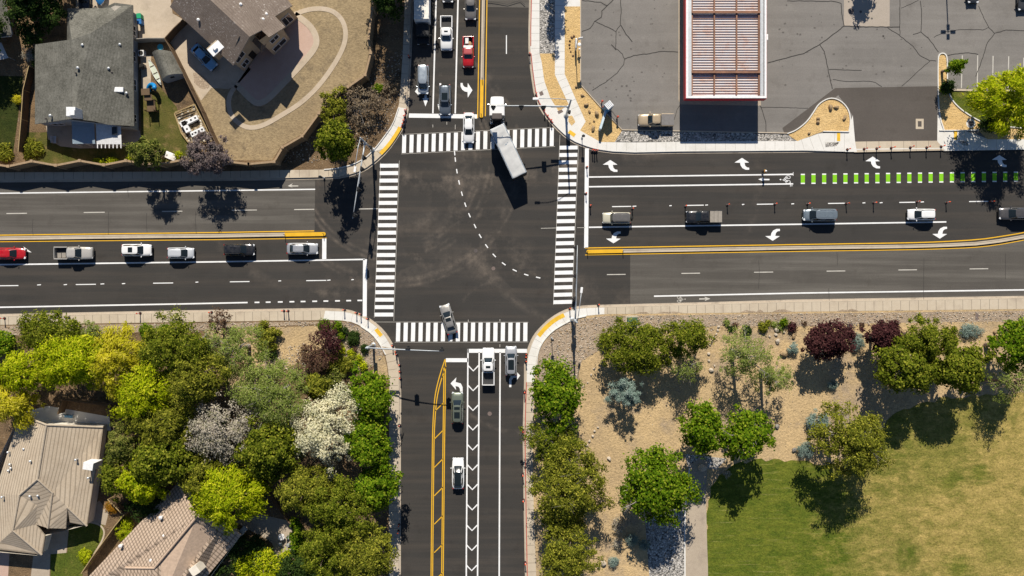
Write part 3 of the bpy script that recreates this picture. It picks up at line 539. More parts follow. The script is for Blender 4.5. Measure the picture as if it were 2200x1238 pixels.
yl(smooth_pl([(1257, 533), (1720, 525.4), (1950, 522), (2023, 519.6), (2104, 515), (2152, 508), (2200, 500), (2500, 440)], 1), w=2.2); yl(smooth_pl([(1257, 548), (1720, 540.2), (1950, 537), (2023, 535), (2088, 532.5), (2136, 527.7), (2200, 516.4), (2500, 455)], 1), w=1.7)
yl([(957.2, 772), (956.3, 870), (955, 960), (952.2, 1238), (951, 1500)]); yl([(953.8, 790), (952.8, 870), (951.6, 960), (948.8, 1238), (947.5, 1500)])
LC = smooth_pl([(956.2, 772), (946.8, 800), (939.8, 825), (935, 848), (932.4, 872), (930, 911), (928.8, 960), (926, 1238), (924, 1500)], 2)
yl(LC); yl(offset(smooth_pl([(955.2, 785), (947, 808), (940, 832), (935.2, 856), (932.6, 880), (930, 920), (928.8, 960), (926, 1238), (924, 1500)], 2), -3.4))
yl(*[[(x0, y0), (x1, y1)] for x0, y0, x1, y1 in [(949, 812, 953, 806), (935, 883, 953, 865.5)] + [(933 - .01 * i, 943.5 + 61 * i, 951.5, 925 + 61 * i) for i in range(0, 8)]], w=1.9)
# green bike-lane blocks with white caps
mb = MB(); mw = MB()
for i in range(30):
    x = 1720.4 + 22.88 * i; y0 = 373.6 - .0105 * (x - 1720); y1 = y0 + 22; dx = 8.8
    for (ya, yb, t) in ((y0, y0 + 2.6, mw), (y0 + 2.6, y1 - 2.6, mb), (y1 - 2.6, y1, mw)): t.quad(P2((x, ya), ZM), P2((x + dx, ya), ZM), P2((x + dx, yb), ZM), P2((x, yb), ZM))
struct('bike_lane_block', mb, M['green']); struct('bike_lane_edge', mw, M['white'])
def arrow(pts, z=ZM + .004, mat='white', name='arrow_marking'): return struct(name, MB().poly([P2(p, z) for p in pts]), M[mat])
def turn_arrow(u, v, fx, fy, rot=0.0):
    """lane arrow that bends 90 degrees: drawn with the head at (0,-1) side, stem ending to the right"""
    base = [(-16, -3), (0, -13), (15.5, -3), (5.5, -2.5), (7, 4), (11, 7.5), (15.5, 8), (15.5, 12.5), (8, 12.5), (1, 9), (-3, 3), (-4, -2.5)]
    c, s = math.cos(rot), math.sin(rot)
    return arrow([(u + (x * fx) * c - (y * fy) * s, v + (x * fx) * s + (y * fy) * c) for x, y in base])
for (u, v) in ((1311, 357), (1594, 352.5), (1875, 349.5), (2147, 346.5), (2420, 344)): turn_arrow(u, v, 1, 1)
for (u, v) in ((1318, 510), (1660, 504.5), (2019, 500)): turn_arrow(u, v, 1, -1)
turn_arrow(1002, 194, -1, 1, math.radians(90)); turn_arrow(984, 829, 1, 1, math.radians(-90)) if False else arrow([(968, 824), (980.5, 811), (979, 821), (990, 824), (994, 832), (994, 845), (988.5, 845), (988, 835), (985, 831), (978.5, 829.5), (980, 838)])
arrow([(914, 229), (908, 211), (912, 211), (912.5, 190), (916.5, 190), (917, 211), (921, 211)]); arrow([(891.5, 197), (897.5, 188), (897.5, 194), (908, 194), (908, 200), (899.5, 200), (900.5, 206)])
arrow([(944, 179), (948, 179), (947, 226), (950, 226), (945, 243), (940, 226), (943, 226)])
arrow([(1117.5, 807), (1110, 799), (1110.5, 804), (1099, 806), (1094, 815), (1094, 832), (1098.5, 832), (1099, 817), (1103, 812), (1110.5, 811), (1110, 817)])
arrow([(68, 542.5), (50, 529.5), (55, 537), (48, 540), (36, 541), (36, 545), (50, 544), (56, 541)])
# bicycle symbols with their arrows
def bike(u, v, sx, mat, s=1.0):
    mb = MB()
    for dy in (-5.2, 5.4):
        ring = [(u + sx * 2.8 * s * math.cos(t * .5236) * 1.9, v + dy * s + 3.4 * s * math.sin(t * .5236)) for t in range(13)]
        ribbon(mb, ring, 1.1, ZM + .003)
    for a, b in (((0, -5), (-9, -3)), ((-9, -3), (-4, 1)), ((-4, 1), (0, 5)), ((-9, -3), (-8, 3)), ((-8, 3), (0, 5)), ((-4, 1), (-13, 0)), ((-13, 0), (-8, 3))):
        ribbon(mb, [(u + sx * -a[0] * -s, v + a[1] * s), (u + sx * -b[0] * -s, v + b[1] * s)], 1.2, ZM + .006)
    mb.poly([P2((u + sx * -17 * s + 2 * s * math.cos(t * .785), v + 1.5 * s * math.sin(t * .785)), ZM + .003) for t in range(8)])
    struct('bicycle_marking', mb, M[mat])
bike(1693, 386, 1, 'white', .95); bike(1459, 643, -1, 'dull_white', .75)
arrow([(1629, 385.5), (1640, 381.5), (1640, 384.5), (1653, 384.5), (1653, 387.5), (1640, 387.5), (1640, 390)]); arrow([(1526, 642), (1513, 637.5), (1516, 641), (1502, 641.3), (1502, 643.8), (1516, 643.5), (1514, 647)], mat='dull_white')
arrow([(618, 400), (629, 394), (626, 398.5), (641, 398.8), (641, 400.8), (626, 401), (629, 403)], mat='dull_white')
line('lane_line', [[(1697, 373.5), (1704, 373.5)], [(1697, 399.5), (1703, 399.5)], [(1704, 370), (1704, 378)], [(1698, 392), (1698, 401)]], 1.0, 'white', ZM + .008)
# ------------------------------------------------------------------ raised medians
def median(label, pl, w, nose, noseside):
    m = thing('traffic_median', label, 'median', P2(pl[0]), 0, 'raised medians on the approaches'); o = Vector(P2(pl[0]))
    def loc(mb): 
        mb.v = [(x - o.x, y - o.y, z) for x, y, z in mb.v]; return mb
    mb = ribbon(MB(), pl, w, .17, 0, -0.01); isl = obj('concrete_island', loc(mb), M['concrete'], m); obj('wear_line', loc(ribbon(MB(), offset(smooth_pl(pl, 2), -w * .16), .9, .176)), M['joint'], isl)
    mb = MB(); L = ribbon(mb, nose, w + .8, .18, 0, -0.01)
    e = nose[-1]; p = nose[-2]; ang = math.atan2(e[1] - p[1], e[0] - p[0])
    mb.prism([P2((e[0] + (w / 2 + .4) * math.cos(ang + t), e[1] + (w / 2 + .4) * math.sin(ang + t))) for t in [-math.pi / 2 + math.pi * k / 8 for k in range(9)]], -0.01, .179)
    obj('yellow_nose', loc(mb), M['yellow'], m); return m
median('raised concrete median with yellow nose on the west road', [(-2000, 544), (0, 512.4), (300, 508.2), (460, 507), (612, 504.2)], 7.6, [(612, 504.2), (696, 503.2)], 1)
median('raised concrete median curving away at the right on the east road', [(1338, 539.6), (1720, 532.6), (1950, 529.6), (2023, 527.4), (2095, 524), (2145, 518), (2200, 508.4), (2500, 448)], 7.2, [(1338, 539.6), (1264, 540.8)], 1)
median('narrow raised concrete median with long yellow nose on the north road', [(1050, -500), (1038.6, 0), (1035.6, 172)], 6.4, [(1035.6, 172), (1034.3, 250)], 1)
# ------------------------------------------------------------------ buildings
def roofmat(name, c1, c2, course=None, speck=None, lap_shade=0.45, columns=None):
    """shingles / tiles: random mottling plus painted shade under the overlap of each course (courses lie at equal heights)"""
    m, nt, b = newmat(name, 0.9, 0.2); vec = wpos(nt)
    a = noise(nt, vec, 3.6, 3, 0.9); a2 = noise(nt, vec, 0.5, 4)
    c = mixc(nt, ramp(nt, mth(nt, 'ADD', mth(nt, 'MULTIPLY', a, .6), mth(nt, 'MULTIPLY', a2, .4)), 0.38, 0.62), c1, c2)
    if speck:
        q = ramp(nt, noise(nt, vec, 3.2, 2, 0.9), 0.60, 0.66); q2 = ramp(nt, noise(nt, vec, 0.25, 3), 0.42, 0.6)
        c = mixc(nt, mth(nt, 'MULTIPLY', q, q2), c, speck)
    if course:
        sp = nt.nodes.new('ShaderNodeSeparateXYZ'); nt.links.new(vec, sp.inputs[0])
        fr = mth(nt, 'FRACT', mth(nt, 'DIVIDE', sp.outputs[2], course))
        gap = ramp(nt, fr, 0.36, 0.10)  # dark band is the shade of each course's overlap step, put into the colour
        c = mixc(nt, mth(nt, 'MULTIPLY', gap, lap_shade), c, tuple(x * 0.30 for x in c1))
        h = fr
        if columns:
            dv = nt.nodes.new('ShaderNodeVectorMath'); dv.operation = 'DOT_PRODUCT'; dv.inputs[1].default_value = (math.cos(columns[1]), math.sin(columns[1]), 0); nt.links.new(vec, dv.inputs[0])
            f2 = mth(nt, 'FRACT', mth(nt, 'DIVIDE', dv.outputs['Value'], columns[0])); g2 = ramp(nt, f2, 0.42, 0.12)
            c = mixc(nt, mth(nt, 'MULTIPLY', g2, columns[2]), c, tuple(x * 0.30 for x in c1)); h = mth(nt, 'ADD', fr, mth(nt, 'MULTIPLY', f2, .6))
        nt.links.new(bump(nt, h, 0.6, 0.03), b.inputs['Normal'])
    else: nt.links.new(bump(nt, a, 0.6, 0.03), b.inputs['Normal'])
    nt.links.new(c, b.inputs['Base Color']); return m
M['grey_shingle'] = roofmat('grey_shingles', (0.082, 0.08, 0.066), (0.20, 0.193, 0.165), 0.13, lap_shade=.25)
M['brown_shingle'] = roofmat('weathered_brown_shingles', (0.155, 0.122, 0.10), (0.225, 0.182, 0.15), 0.14, (0.52, 0.47, 0.43), lap_shade=.2)
M['beige_tile'] = roofmat('beige_concrete_tiles', (0.43, 0.345, 0.25), (0.53, 0.44, 0.33), 0.155, lap_shade=.6)
M['pink_tile'] = roofmat('pink_clay_tiles', (0.42, 0.315, 0.23), (0.54, 0.42, 0.32), 0.24, lap_shade=.75, columns=(0.52, math.radians(42), .8))
M['ridge_beige'] = plain('beige_ridge_tile', (0.42, 0.35, 0.265), .85, var=.15, world=True); M['ridge_pink'] = plain('pink_ridge_tile', (0.5, 0.37, 0.27), .85, var=.15, world=True)
M['tan_wall'] = plain('tan_stucco', (0.47, 0.385, 0.27), .9, .1, world=True, scale=.8); M['grey_wall'] = plain('blue_grey_siding', (0.31, 0.34, 0.37), .8, .2, world=True)
M['white_wall'] = plain('cream_stucco', (0.72, 0.66, 0.56), .9, .1, world=True, scale=.8); M['trim'] = plain('white_trim', (0.74, 0.73, 0.71), .6)
M['dark_glass'] = plain('dark_window_glass', (0.022, 0.026, 0.03), .08, .5, var=.05); M['dark'] = plain('dark_recess', (0.02, 0.018, 0.016), .9)
M['metal'] = plain('galvanised_metal', (0.56, 0.58, 0.59), .45, .5, .4); M['white_metal'] = plain('white_painted_metal', (0.78, 0.78, 0.77), .5)
M['wood'] = plain('weathered_fence_wood', (0.17, 0.115, 0.07), .9, .1, world=True, scale=1.5, fine=.35); M['pale_wood'] = plain('pale_new_wood', (0.46, 0.34, 0.17), .85, .1, world=True, fine=.3)
M['block'] = plain('tan_block_wall', (0.33, 0.225, 0.13), .92, .1, world=True, scale=1.2, fine=.3); M['block_cap'] = plain('block_wall_cap', (0.40, 0.285, 0.175), .92, .1, world=True, fine=.25)
M['soffit'] = plain('roof_fascia', (0.30, 0.27, 0.23), .8)
RF = {}
def house(label, roof_faces, roof_mat, walls, wall_mat, fascia, name='house', thick=0.22):
    """roof_faces: polygons of (u,v,z); walls: list of ((u,v) at ground, top height) rings"""
    a = roof_faces[0][0]; org = at(*a); org.z = ZG
    h = thing(name, label, 'house', org)
    mb = MB(); ed = {}
    for f in roof_faces:
        pts = [at(*p) - org for p in f]
        # split into triangles from the first vertex only when not planar: keep ngon, tessellated by blender
        mb.poly(pts)
        for p, q in zip(pts, pts[1:] + pts[:1]):
            k = tuple(sorted([tuple(round(x, 2) for x in p), tuple(round(x, 2) for x in q)])); ed[k] = ed.get(k, []) + [(p, q)]
    r = obj('roof', mb, roof_mat, h)
    fb = MB(); dn = Vector((0, 0, -thick))
    for k, l in ed.items():
        if len(l) == 1:
            p, q = l[0]; fb.quad(p, q, q + dn, p + dn)
    for f in roof_faces: fb.poly([at(*p) - org + dn for p in f][::-1])
    obj('fascia', fb, fascia, h)
    for ring in walls:
        n = len(ring); mb = MB()
        for i in range(n - 1):
            (p, hp), (q, hq) = ring[i], ring[i + 1]; a_, b_ = at(*p) - org, at(*q) - org
            mb.quad((a_.x, a_.y, 0), (b_.x, b_.y, 0), (b_.x, b_.y, hq - ZG), (a_.x, a_.y, hp - ZG))
        obj('wall', mb, wall_mat, h)
    return h, org
def on_wall(h, org, name, p, q, s0, s1, z0, z1, mat, out=0.04, frame=None):
    """flat panel (window, door) on the vertical wall from plan point p to q, between fractions s0..s1"""
    a, b = at(*p) - org, at(*q) - org; a.z = b.z = 0; d = (b - a); nrm = Vector((d.y, -d.x, 0)).normalized()
    A, B = a + d * s0 + nrm * out, a + d * s1 + nrm * out; L = (B - A).length; mid = (A + B) / 2; rz = math.atan2(d.y, d.x)
    o = obj(name, MB().box((mid.x, mid.y, (z0 + z1) / 2), (L, .07, z1 - z0), rz), mat, h)
    if frame:
        mb = MB()
        for (cx, w_, zc, h_) in ((0, L + .16, z1 + .04, .09), (0, L + .16, z0 - .04, .09), (-L / 2 - .04, .09, (z0 + z1) / 2, z1 - z0), (L / 2 + .04, .09, (z0 + z1) / 2, z1 - z0), (0, .07, (z0 + z1) / 2, z1 - z0)):
            c = mid + d.normalized() * cx + nrm * .02; mb.box((c.x, c.y, zc), (w_, .11, h_), rz)
        obj('frame', mb, frame, o)
    return o
def vent(h, org, u, v, z, r=.1, ht=.5, mat=None, nm='vent_pipe'):
    p = at(u, v, z) - org; mb = MB(); mb.lathe([(r, -.3), (r, ht), (r * 1.7, ht), (r * 1.7, ht + .1), (r * .4, ht + .2)], p, 10); return obj(nm, mb, mat or M['white_metal'], h)
def boxon(h, org, nm, u, v, z, d, rz, mat, bev=.03):
    p = at(u, v, z) - org; return obj(nm, MB().box((p.x, p.y, p.z), d, rz, 0, bev), mat, h)
# ---- grey-roofed house (north-west)
eW, eS = 3.0, 3.0
hA, oA = house('grey shingle roofed house with white and blue patio covers on its south side', [
    [(75, 96, 3.0), (75, 267, 3.0), (155, 255, 5.4), (154, 85, 5.4)],
    [(144, 90, 3.2), (75, 96, 3.0), (154, 85, 5.4)],
    [(144, 18, 3.0), (144, 90, 3.2), (154, 85, 5.4), (195, 71, 5.4)],
    [(144, 18, 3.0), (195, 71, 5.4), (242, 42, 4.6), (220, 18, 3.0)],
    [(220, 18, 3.0), (242, 42, 4.6), (285, 11, 3.0), (246, 6, 3.0)],
    [(154, 85, 5.4), (155, 255, 5.4), (203, 261, 4.55), (232, 268, 4.0), (288, 271, 3.0), (285, 11, 3.0), (242, 42, 4.6), (195, 71, 5.4)]],
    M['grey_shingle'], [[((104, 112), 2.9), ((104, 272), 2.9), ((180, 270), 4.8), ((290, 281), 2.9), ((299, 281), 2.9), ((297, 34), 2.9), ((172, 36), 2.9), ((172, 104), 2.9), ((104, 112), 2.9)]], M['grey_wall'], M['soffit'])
for s0, s1 in ((.06, .12), (.33, .42), (.58, .66), (.80, .88)): on_wall(hA, oA, 'window', (299, 281), (297, 34), s0, s1, .9, 2.1, M['dark_glass'], frame=M['trim'])
on_wall(hA, oA, 'window', (104, 272), (180, 270), .3, .6, .9, 2.1, M['dark_glass'], frame=M['trim'])
for u, v, z in ((181, 99, 5.0), (261, 98, 3.6), (171, 148, 5.2), (237, 149, 4.0), (112, 250, 4.1), (275, 202, 3.3)): vent(hA, oA, u, v, z, .12, .5, M['metal'])
for u, v, z in ((201, 125, 4.7), (165, 158, 5.3), (243, 157, 3.9), (101, 256, 3.8)): vent(hA, oA, u, v, z, .08, .3, M['iron'])
boxon(hA, oA, 'skylight', 255, 193, 3.85, (1.5, .75, .35), -.02, M['white_metal'], .08)
ch = boxon(hA, oA, 'chimney', 160, 243, 6.0, (1.35, 1.35, 2.0), 0, M['white_metal']); p = at(160, 243, 7.05) - oA; obj('chimney_cap', MB().box((p.x - .2, p.y, p.z + .2), (.8, .8, .35), 0, 0, .04), M['white_metal'], ch)
def patio_cover(label, u0, v0, u1, v1, z, mat, posts, slats=False):
    o = at((u0 + u1) / 2, (v0 + v1) / 2, z); o.z = ZG; t = thing('patio_cover', label, 'patio cover', o, 0, 'patio covers of the grey house')
    a, b = at(u0, v0, z + .25) - o, at(u1, v1, z) - o; mb = MB()
    n = 22
    for i in range(n): # ribbed sheets
        x0 = a.x + (b.x - a.x) * i / n; x1 = a.x + (b.x - a.x) * (i + .82) / n; mb.add([(x0, a.y, a.z), (x1, a.y, a.z), (x1, b.y, b.z), (x0, b.y, b.z)], [(0, 1, 2, 3)])
        x2 = a.x + (b.x - a.x) * (i + 1) / n; mb.add([(x1, a.y, a.z - .05), (x2, a.y, a.z - .05), (x2, b.y, b.z - .05), (x1, b.y, b.z - .05)], [(0, 1, 2, 3)])
    obj('roof_sheet', mb, mat, t)
    for k in range(posts):
        x = a.x + .1 + (b.x - a.x - .2) * k / (posts - 1); obj('post', MB().box((x, b.y + .1, b.z / 2), (.12, .12, b.z)), M['trim'], t)
        if slats: obj('rafter_end', MB().box((x, b.y - .2, b.z - .1), (.14, .8, .16)), M['trim'], t)
    obj('beam', MB().box(((a.x + b.x) / 2, b.y + .1, b.z - .16), (b.x - a.x, .15, .2)), M['trim'], t)
    return t
M['blue_sheet'] = plain('blue_grey_corrugated_sheet', (0.28, 0.36, 0.42), .6, .3, var=.1)
patio_cover('blue grey corrugated patio cover beside the white one, mostly in shadow', 154, 258, 204, 309, 2.7, M['blue_sheet'], 3)
pc = patio_cover('white patio cover with exposed rafter ends, half sunlit', 206, 266, 261, 310, 2.5, M['white_metal'], 7, True)
p = at(247, 282, 2.7) - pc.location; obj('skylight', MB().box((p.x, p.y, 2.69), (.75, 1.25, .06)), M['dark_glass'], pc)
# ---- brown two-storey house
B_ = [(400, -49, 8.66), (536, 79, 8.66), (501, 141, 6.16), (365, 15, 6.16)]
hB, oB = house('brown shingle two storey house with tan gable walls and windows', [B_,
    [(400, -49, 8.66), (505, -140, 5.24), (628, 12, 5.24), (591, 35, 6.38), (613, 58, 6.38), (578, 80, 7.64), (562, 65, 7.64), (536, 79, 8.66)]],
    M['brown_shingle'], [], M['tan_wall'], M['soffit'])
def wl(h, org, pts, mat, nm='wall'):
    mb = MB()
    for (p, hp), (q, hq) in zip(pts, pts[1:]):
        a_, b_ = at(*p) - org, at(*q) - org; mb.quad((a_.x, a_.y, 0), (b_.x, b_.y, 0), (b_.x, b_.y, hq - ZG), (a_.x, a_.y, hp - ZG))
    return obj(nm, mb, mat, h)
wl(hB, oB, [((400, 43), 6.04), ((525, 154), 6.10), ((554, 116), 8.32), ((575, 101), 7.41)], M['tan_wall'])
wl(hB, oB, [((575, 101), 7.41), ((590, 120), 7.41), ((624, 86), 6.10), ((612, 66), 6.04), ((641, 40), 5.13), ((560, -60), 5.13)], M['tan_wall'])
on_wall(hB, oB, 'window', (525, 154), (554, 116), .12, .62, 3.5, 5.1, M['dark_glass'], frame=M['trim']); on_wall(hB, oB, 'window', (525, 154), (554, 116), .14, .5, .8, 2.1, M['dark_glass'], frame=M['trim'])
on_wall(hB, oB, 'door', (525, 154), (554, 116), .66, .95, .02, 2.2, M['dark'])
on_wall(hB, oB, 'window', (590, 120), (624, 86), .30, .72, 3.6, 4.7, M['dark_glass'], frame=M['trim']); on_wall(hB, oB, 'window', (590, 120), (624, 86), .15, .85, .8, 2.1, M['dark_glass'], frame=M['trim'])
on_wall(hB, oB, 'window', (612, 66), (641, 40), .22, .75, .9, 3.4, M['dark_glass'], frame=M['trim'])
mb = MB(); q = lambda *a: at(*a) - oB
mb.poly([q(560, 66, 6.38), q(541, 89, 4.56), q(561, 110, 5.24)]); mb.poly([q(560, 66, 6.38), q(561, 110, 5.24), q(563, 115, 4.79), q(578, 83, 5.02)]); obj('porch_roof', mb, M['brown_shingle'], hB)
c_ = boxon(hB, oB, 'chimney', 467, 108, 5.5, (1.25, 1.9, 2.6), math.radians(-48), M['tan_wall'], .02); p = at(463, 104, 7.98) - oB
obj('chimney_cap', MB().box((p.x, p.y, p.z - .1), (1.4, 2.1, .16), math.radians(-48), 0, .03).box((p.x, p.y, p.z + .12), (.55, .55, .4), math.radians(-48), 0, .03), M['white_metal'], c_)
for u, v, z in ((519, 11, 7.52), (574, 32, 6.38), (567, 43, 6.73), (428, 44, 6.84)): vent(hB, oB, u, v, z, .13, .3, M['white_metal'], 'roof_vent')
# ---- beige tiled house (south-west)
hC, oC = house('beige tiled house with a metal clad chimney at the lower left', [
    [(43, 891, 3.2), (100, 913, 5.4), (81, 1030, 5.4), (42, 1064, 4.7), (28, 1140, 4.5), (0, 1165, 3.3), (-60, 1160, 3.1), (-12, 1060, 3.1)],
    [(81, 1030, 5.4), (113, 1059, 4.6), (80, 1086, 4.3), (42, 1064, 4.7)],
    [(113, 1059, 4.6), (103, 1135, 3.9), (77, 1127, 3.5), (80, 1086, 4.3)],
    [(42, 1064, 4.7), (80, 1086, 4.3), (77, 1127, 3.5), (97, 1152, 3.1), (90, 1192, 3.1), (28, 1140, 4.5)],
    [(28, 1140, 4.5), (90, 1192, 3.1), (-60, 1174, 3.1), (0, 1165, 3.3)],
    [(100, 913, 5.4), (222, 918, 3.1), (213, 985, 3.1), (201, 1035, 3.1), (187, 1130, 3.1), (145, 1090, 4.1), (141, 1136, 3.3), (103, 1135, 3.9), (113, 1059, 4.6), (81, 1030, 5.4)],
    [(145, 1090, 4.1), (187, 1130, 3.1), (150, 1123, 3.1)]],
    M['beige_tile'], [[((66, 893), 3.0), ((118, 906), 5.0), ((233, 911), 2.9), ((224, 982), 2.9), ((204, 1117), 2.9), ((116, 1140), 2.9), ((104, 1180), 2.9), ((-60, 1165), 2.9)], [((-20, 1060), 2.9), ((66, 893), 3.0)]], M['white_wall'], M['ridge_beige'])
def ridge(h, org, pl, mat, r=.16):
    mb = MB(); mb.tube([at(*p) - org + Vector((0, 0, .02)) for p in pl], r, 8); obj('ridge_cap', mb, mat, h)
for pl in ([(100, 913, 5.4), (81, 1030, 5.4), (42, 1064, 4.7), (28, 1140, 4.5), (90, 1192, 3.1)], [(81, 1030, 5.4), (113, 1059, 4.6), (103, 1135, 3.9)], [(145, 1090, 4.1), (187, 1130, 3.1)], [(43, 891, 3.22), (100, 913, 5.42), (222, 918, 3.12)]): ridge(hC, oC, pl, M['ridge_beige'])
boxon(hC, oC, 'chimney', 199, 998, 4.2, (1.5, 1.1, 2.6), -.15, M['white_metal'])
for u, v, z in ((68, 990, 4.9), (54, 964, 4.0), (20, 971, 3.5), (24, 997, 3.7), (26, 1005, 3.7), (21, 1010, 3.6), (7, 1067, 3.9), (165, 987, 4.1), (192, 1026, 3.5), (67, 1065, 4.6), (84, 1064, 4.5)): vent(hC, oC, u, v, z, .1, .35, M['metal'])
# ---- pink tiled house
hD, oD = house('pink clay tiled house with a white chimney at the bottom left', [
    [(383, 1037, 3.2), (423, 1110, 6.4), (331, 1221, 6.4), (270, 1220, 4.4), (200, 1310, 2.8), (130, 1300, 2.8), (191, 1238, 3.2)],
    [(423, 1110, 6.4), (482, 1126, 4.1), (518, 1150, 3.2), (420, 1268, 3.2), (400, 1330, 3.2), (331, 1330, 6.4), (331, 1221, 6.4)],
    [(331, 1221, 6.4), (331, 1330, 6.4), (200, 1310, 2.8), (270, 1220, 4.4)]],
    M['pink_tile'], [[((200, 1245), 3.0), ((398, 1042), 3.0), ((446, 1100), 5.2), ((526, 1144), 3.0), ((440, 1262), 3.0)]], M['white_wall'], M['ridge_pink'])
for pl in ([(383, 1037, 3.22), (423, 1110, 6.42), (482, 1126, 4.12), (518, 1150, 3.22)], [(423, 1110, 6.4), (331, 1221, 6.4), (270, 1220, 4.4)]): ridge(hD, oD, pl, M['ridge_pink'], .18)
boxon(hD, oD, 'chimney', 424, 1221, 5.2, (1.3, 1.3, 2.2), .6, M['white_wall'])
for u, v, z in ((261, 1172, 3.9), (347, 1111, 4.6), (395, 1118, 5.2), (355, 1150, 5.0), (367, 1163, 5.3), (384, 1143, 5.4), (327, 1203, 5.3)): vent(hD, oD, u, v, z, .17, .3, M['white_metal'], 'roof_vent')
boxon(hD, oD, 'roof_fan', 421, 1140, 5.2, (.8, .8, .5), .6, M['metal']); boxon(hD, oD, 'eave_box', 522, 1140, 2.9, (1.5, .8, .3), .8, M['soffit'])
# ---- sheds and the building cut by the left edge
hE, oE = house('dark roofed house cut off by the left edge of the picture', [[(-120, 60, 3), (-120, -60, 3), (5, -30, 3.0), (24, 78, 3.0), (-20, 82, 3.0)]], M['grey_shingle'], [[((-100, -40), 2.9), ((8, -25), 2.9), ((30, 75), 2.9), ((-40, 84), 2.9)]], M['grey_wall'], M['trim'])
wt = thing('awning', 'pale triangular shade sail at the left edge', 'awning', at(0, 110, 2.2)); obj('sail', MB().poly([at(-30, 88, 2.3) - wt.location, at(3, 92, 2.3) - wt.location, at(18, 125, 2.0) - wt.location, at(-30, 135, 2.0) - wt.location]), plain('pale_sailcloth', (0.62, 0.6, 0.6), .8), wt)
obj('post', MB().tube([Vector((at(16, 122, 2.0) - wt.location).to_tuple()), Vector((at(16, 122, 2.0) - wt.location).to_tuple()) - Vector((0, 0, 2.0))], .05), M['metal'], wt)
# shed with a barrel roof
org = at(358, 138, 2.2); org.z = ZG; sh = thing('garden_shed', 'garden shed with curved grey roof beside the canoe', 'shed', org)
a0, a1, b0, b1 = at(326, 113, 2.2) - org, at(366, 110, 2.2) - org, at(347, 172, 2.2) - org, at(392, 158, 2.2) - org
mb = MB(); n = 8; vs = []
for e0, e1 in ((a0, a1), (b0, b1)):
    for i in range(n + 1):
        t = i / n; p = e0.lerp(e1, t); vs.append((p.x, p.y, 1.9 + 1.15 * math.sin(math.pi * t)))
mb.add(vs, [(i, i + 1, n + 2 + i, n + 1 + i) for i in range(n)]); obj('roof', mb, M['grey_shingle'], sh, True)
mb = MB()
for k in (0, n + 1): mb.poly([vs[k + i] for i in range(n + 1)] + [(vs[k + n][0], vs[k + n][1], 0), (vs[k][0], vs[k][1], 0)])
for i0 in (0, n): mb.quad(vs[i0], vs[n + 1 + i0], (vs[n + 1 + i0][0], vs[n + 1 + i0][1], 0), (vs[i0][0], vs[i0][1], 0))
obj('wall', mb, M['grey_wall'], sh); p = (b0 + b1) / 2; d = (b1 - b0).normalized(); obj('window', MB().box((p.x + d.y * .05, p.y - d.x * .05, 1.9), (.6, .06, .5), math.atan2(d.y, d.x)), M['dark_glass'], sh)
# ---- petrol station canopy
CZ = 5.2; c0, c1 = at(1474, 0, CZ), at(1647, 211, CZ); top = at(1474, -330, CZ).y
oc = Vector(((c0.x + c1.x) / 2, (c1.y + top) / 2, ZG)); cn = thing('station_canopy', 'petrol station canopy stripped to its deck with red and white fascia', 'canopy', oc)
hx, hy = (c1.x - c0.x) / 2, (top - c1.y) / 2; CZ -= ZG
M['rust_steel'] = plain('rusty_brown_steel', (0.26, 0.135, 0.085), .75, .3, var=.3, scale=1.0); M['red_fascia'] = plain('red_canopy_fascia', (0.62, 0.03, 0.04), .5, .4)
m_, nt_, b__ = newmat('weathered_deck_panel', .7, .3); vec_ = opos(nt_); st_ = noise(nt_, mapped(nt_, vec_, (.5, 1.6, 1)), .7, 5, .7); rs_ = ramp(nt_, noise(nt_, vec_, .55, 5, .75), .50, .66)
cc_ = mixc(nt_, ramp(nt_, st_, .35, .65), (0.84, 0.74, 0.69), (0.74, 0.76, 0.80)); cc_ = mixc(nt_, mth(nt_, 'MULTIPLY', rs_, .5), cc_, (0.72, 0.33, 0.17)); nt_.links.new(cc_, b__.inputs['Base Color']); M['deck'] = m_
obj('deck', MB().box((0, 0, CZ - .75), (2 * hx - .3, 2 * hy - .3, .06)), M['deck'], cn)
mb = MB()
for (x, y, dx, dy) in ((-hx + .16, 0, .32, 2 * hy), (hx - .16, 0, .32, 2 * hy), (0, -hy + .16, 2 * hx - .64, .32), (0, hy - .16, 2 * hx - .64, .32)): mb.box((x, y, CZ - .05), (dx, dy, .12))
obj('rim_cap', mb, M['white_metal'], cn)
mb = MB()
for (x, y, dx, dy) in ((-hx - .03, 0, .06, 2 * hy + .12), (hx + .03, 0, .06, 2 * hy + .12), (0, -hy - .03, 2 * hx, .06), (0, hy + .03, 2 * hx, .06)): mb.box((x, y, CZ - .78), (dx, dy, 1.35))
obj('fascia', mb, M['red_fascia'], cn)
mb = MB()
for sx in (-1, 1): mb.box((sx * (hx - .62), 0, CZ - .3), (.5, 2 * hy - .8, .1))
obj('gutter_tray', mb, M['metal'], cn)
nj = int((2 * hy - 1.6) / .388)
for k in range(nj):
    y = -hy + .95 + k * .388
    if y > 8.5 - oc.y + 40: break
jm = MB().box((0, 0, 0), (2 * hx - 1.55, .045, .10)).mesh('joist', M['rust_steel'])
JY = [-hy + .9 + k * .388 for k in range(42)]
for y in JY: obj('joist', jm, None, cn, loc=(0, y, CZ - .63))
for x in (-hx + 1.0, -hx + 1.0 + (2 * hx - 2.0) / 3, -hx + 1.0 + (2 * hx - 2.0) * 2 / 3, hx - 1.0): obj('beam', MB().box((x, 0, CZ - .50), (.20, 2 * hy - 1.2, .20)), M['rust_steel'], cn)
for v in (155, 26): y = at(0, v, CZ).y - oc.y; obj('girder', MB().box((0, y, CZ - .34), (2 * hx - 1.7, .28, .32)), M['rust_steel'], cn)
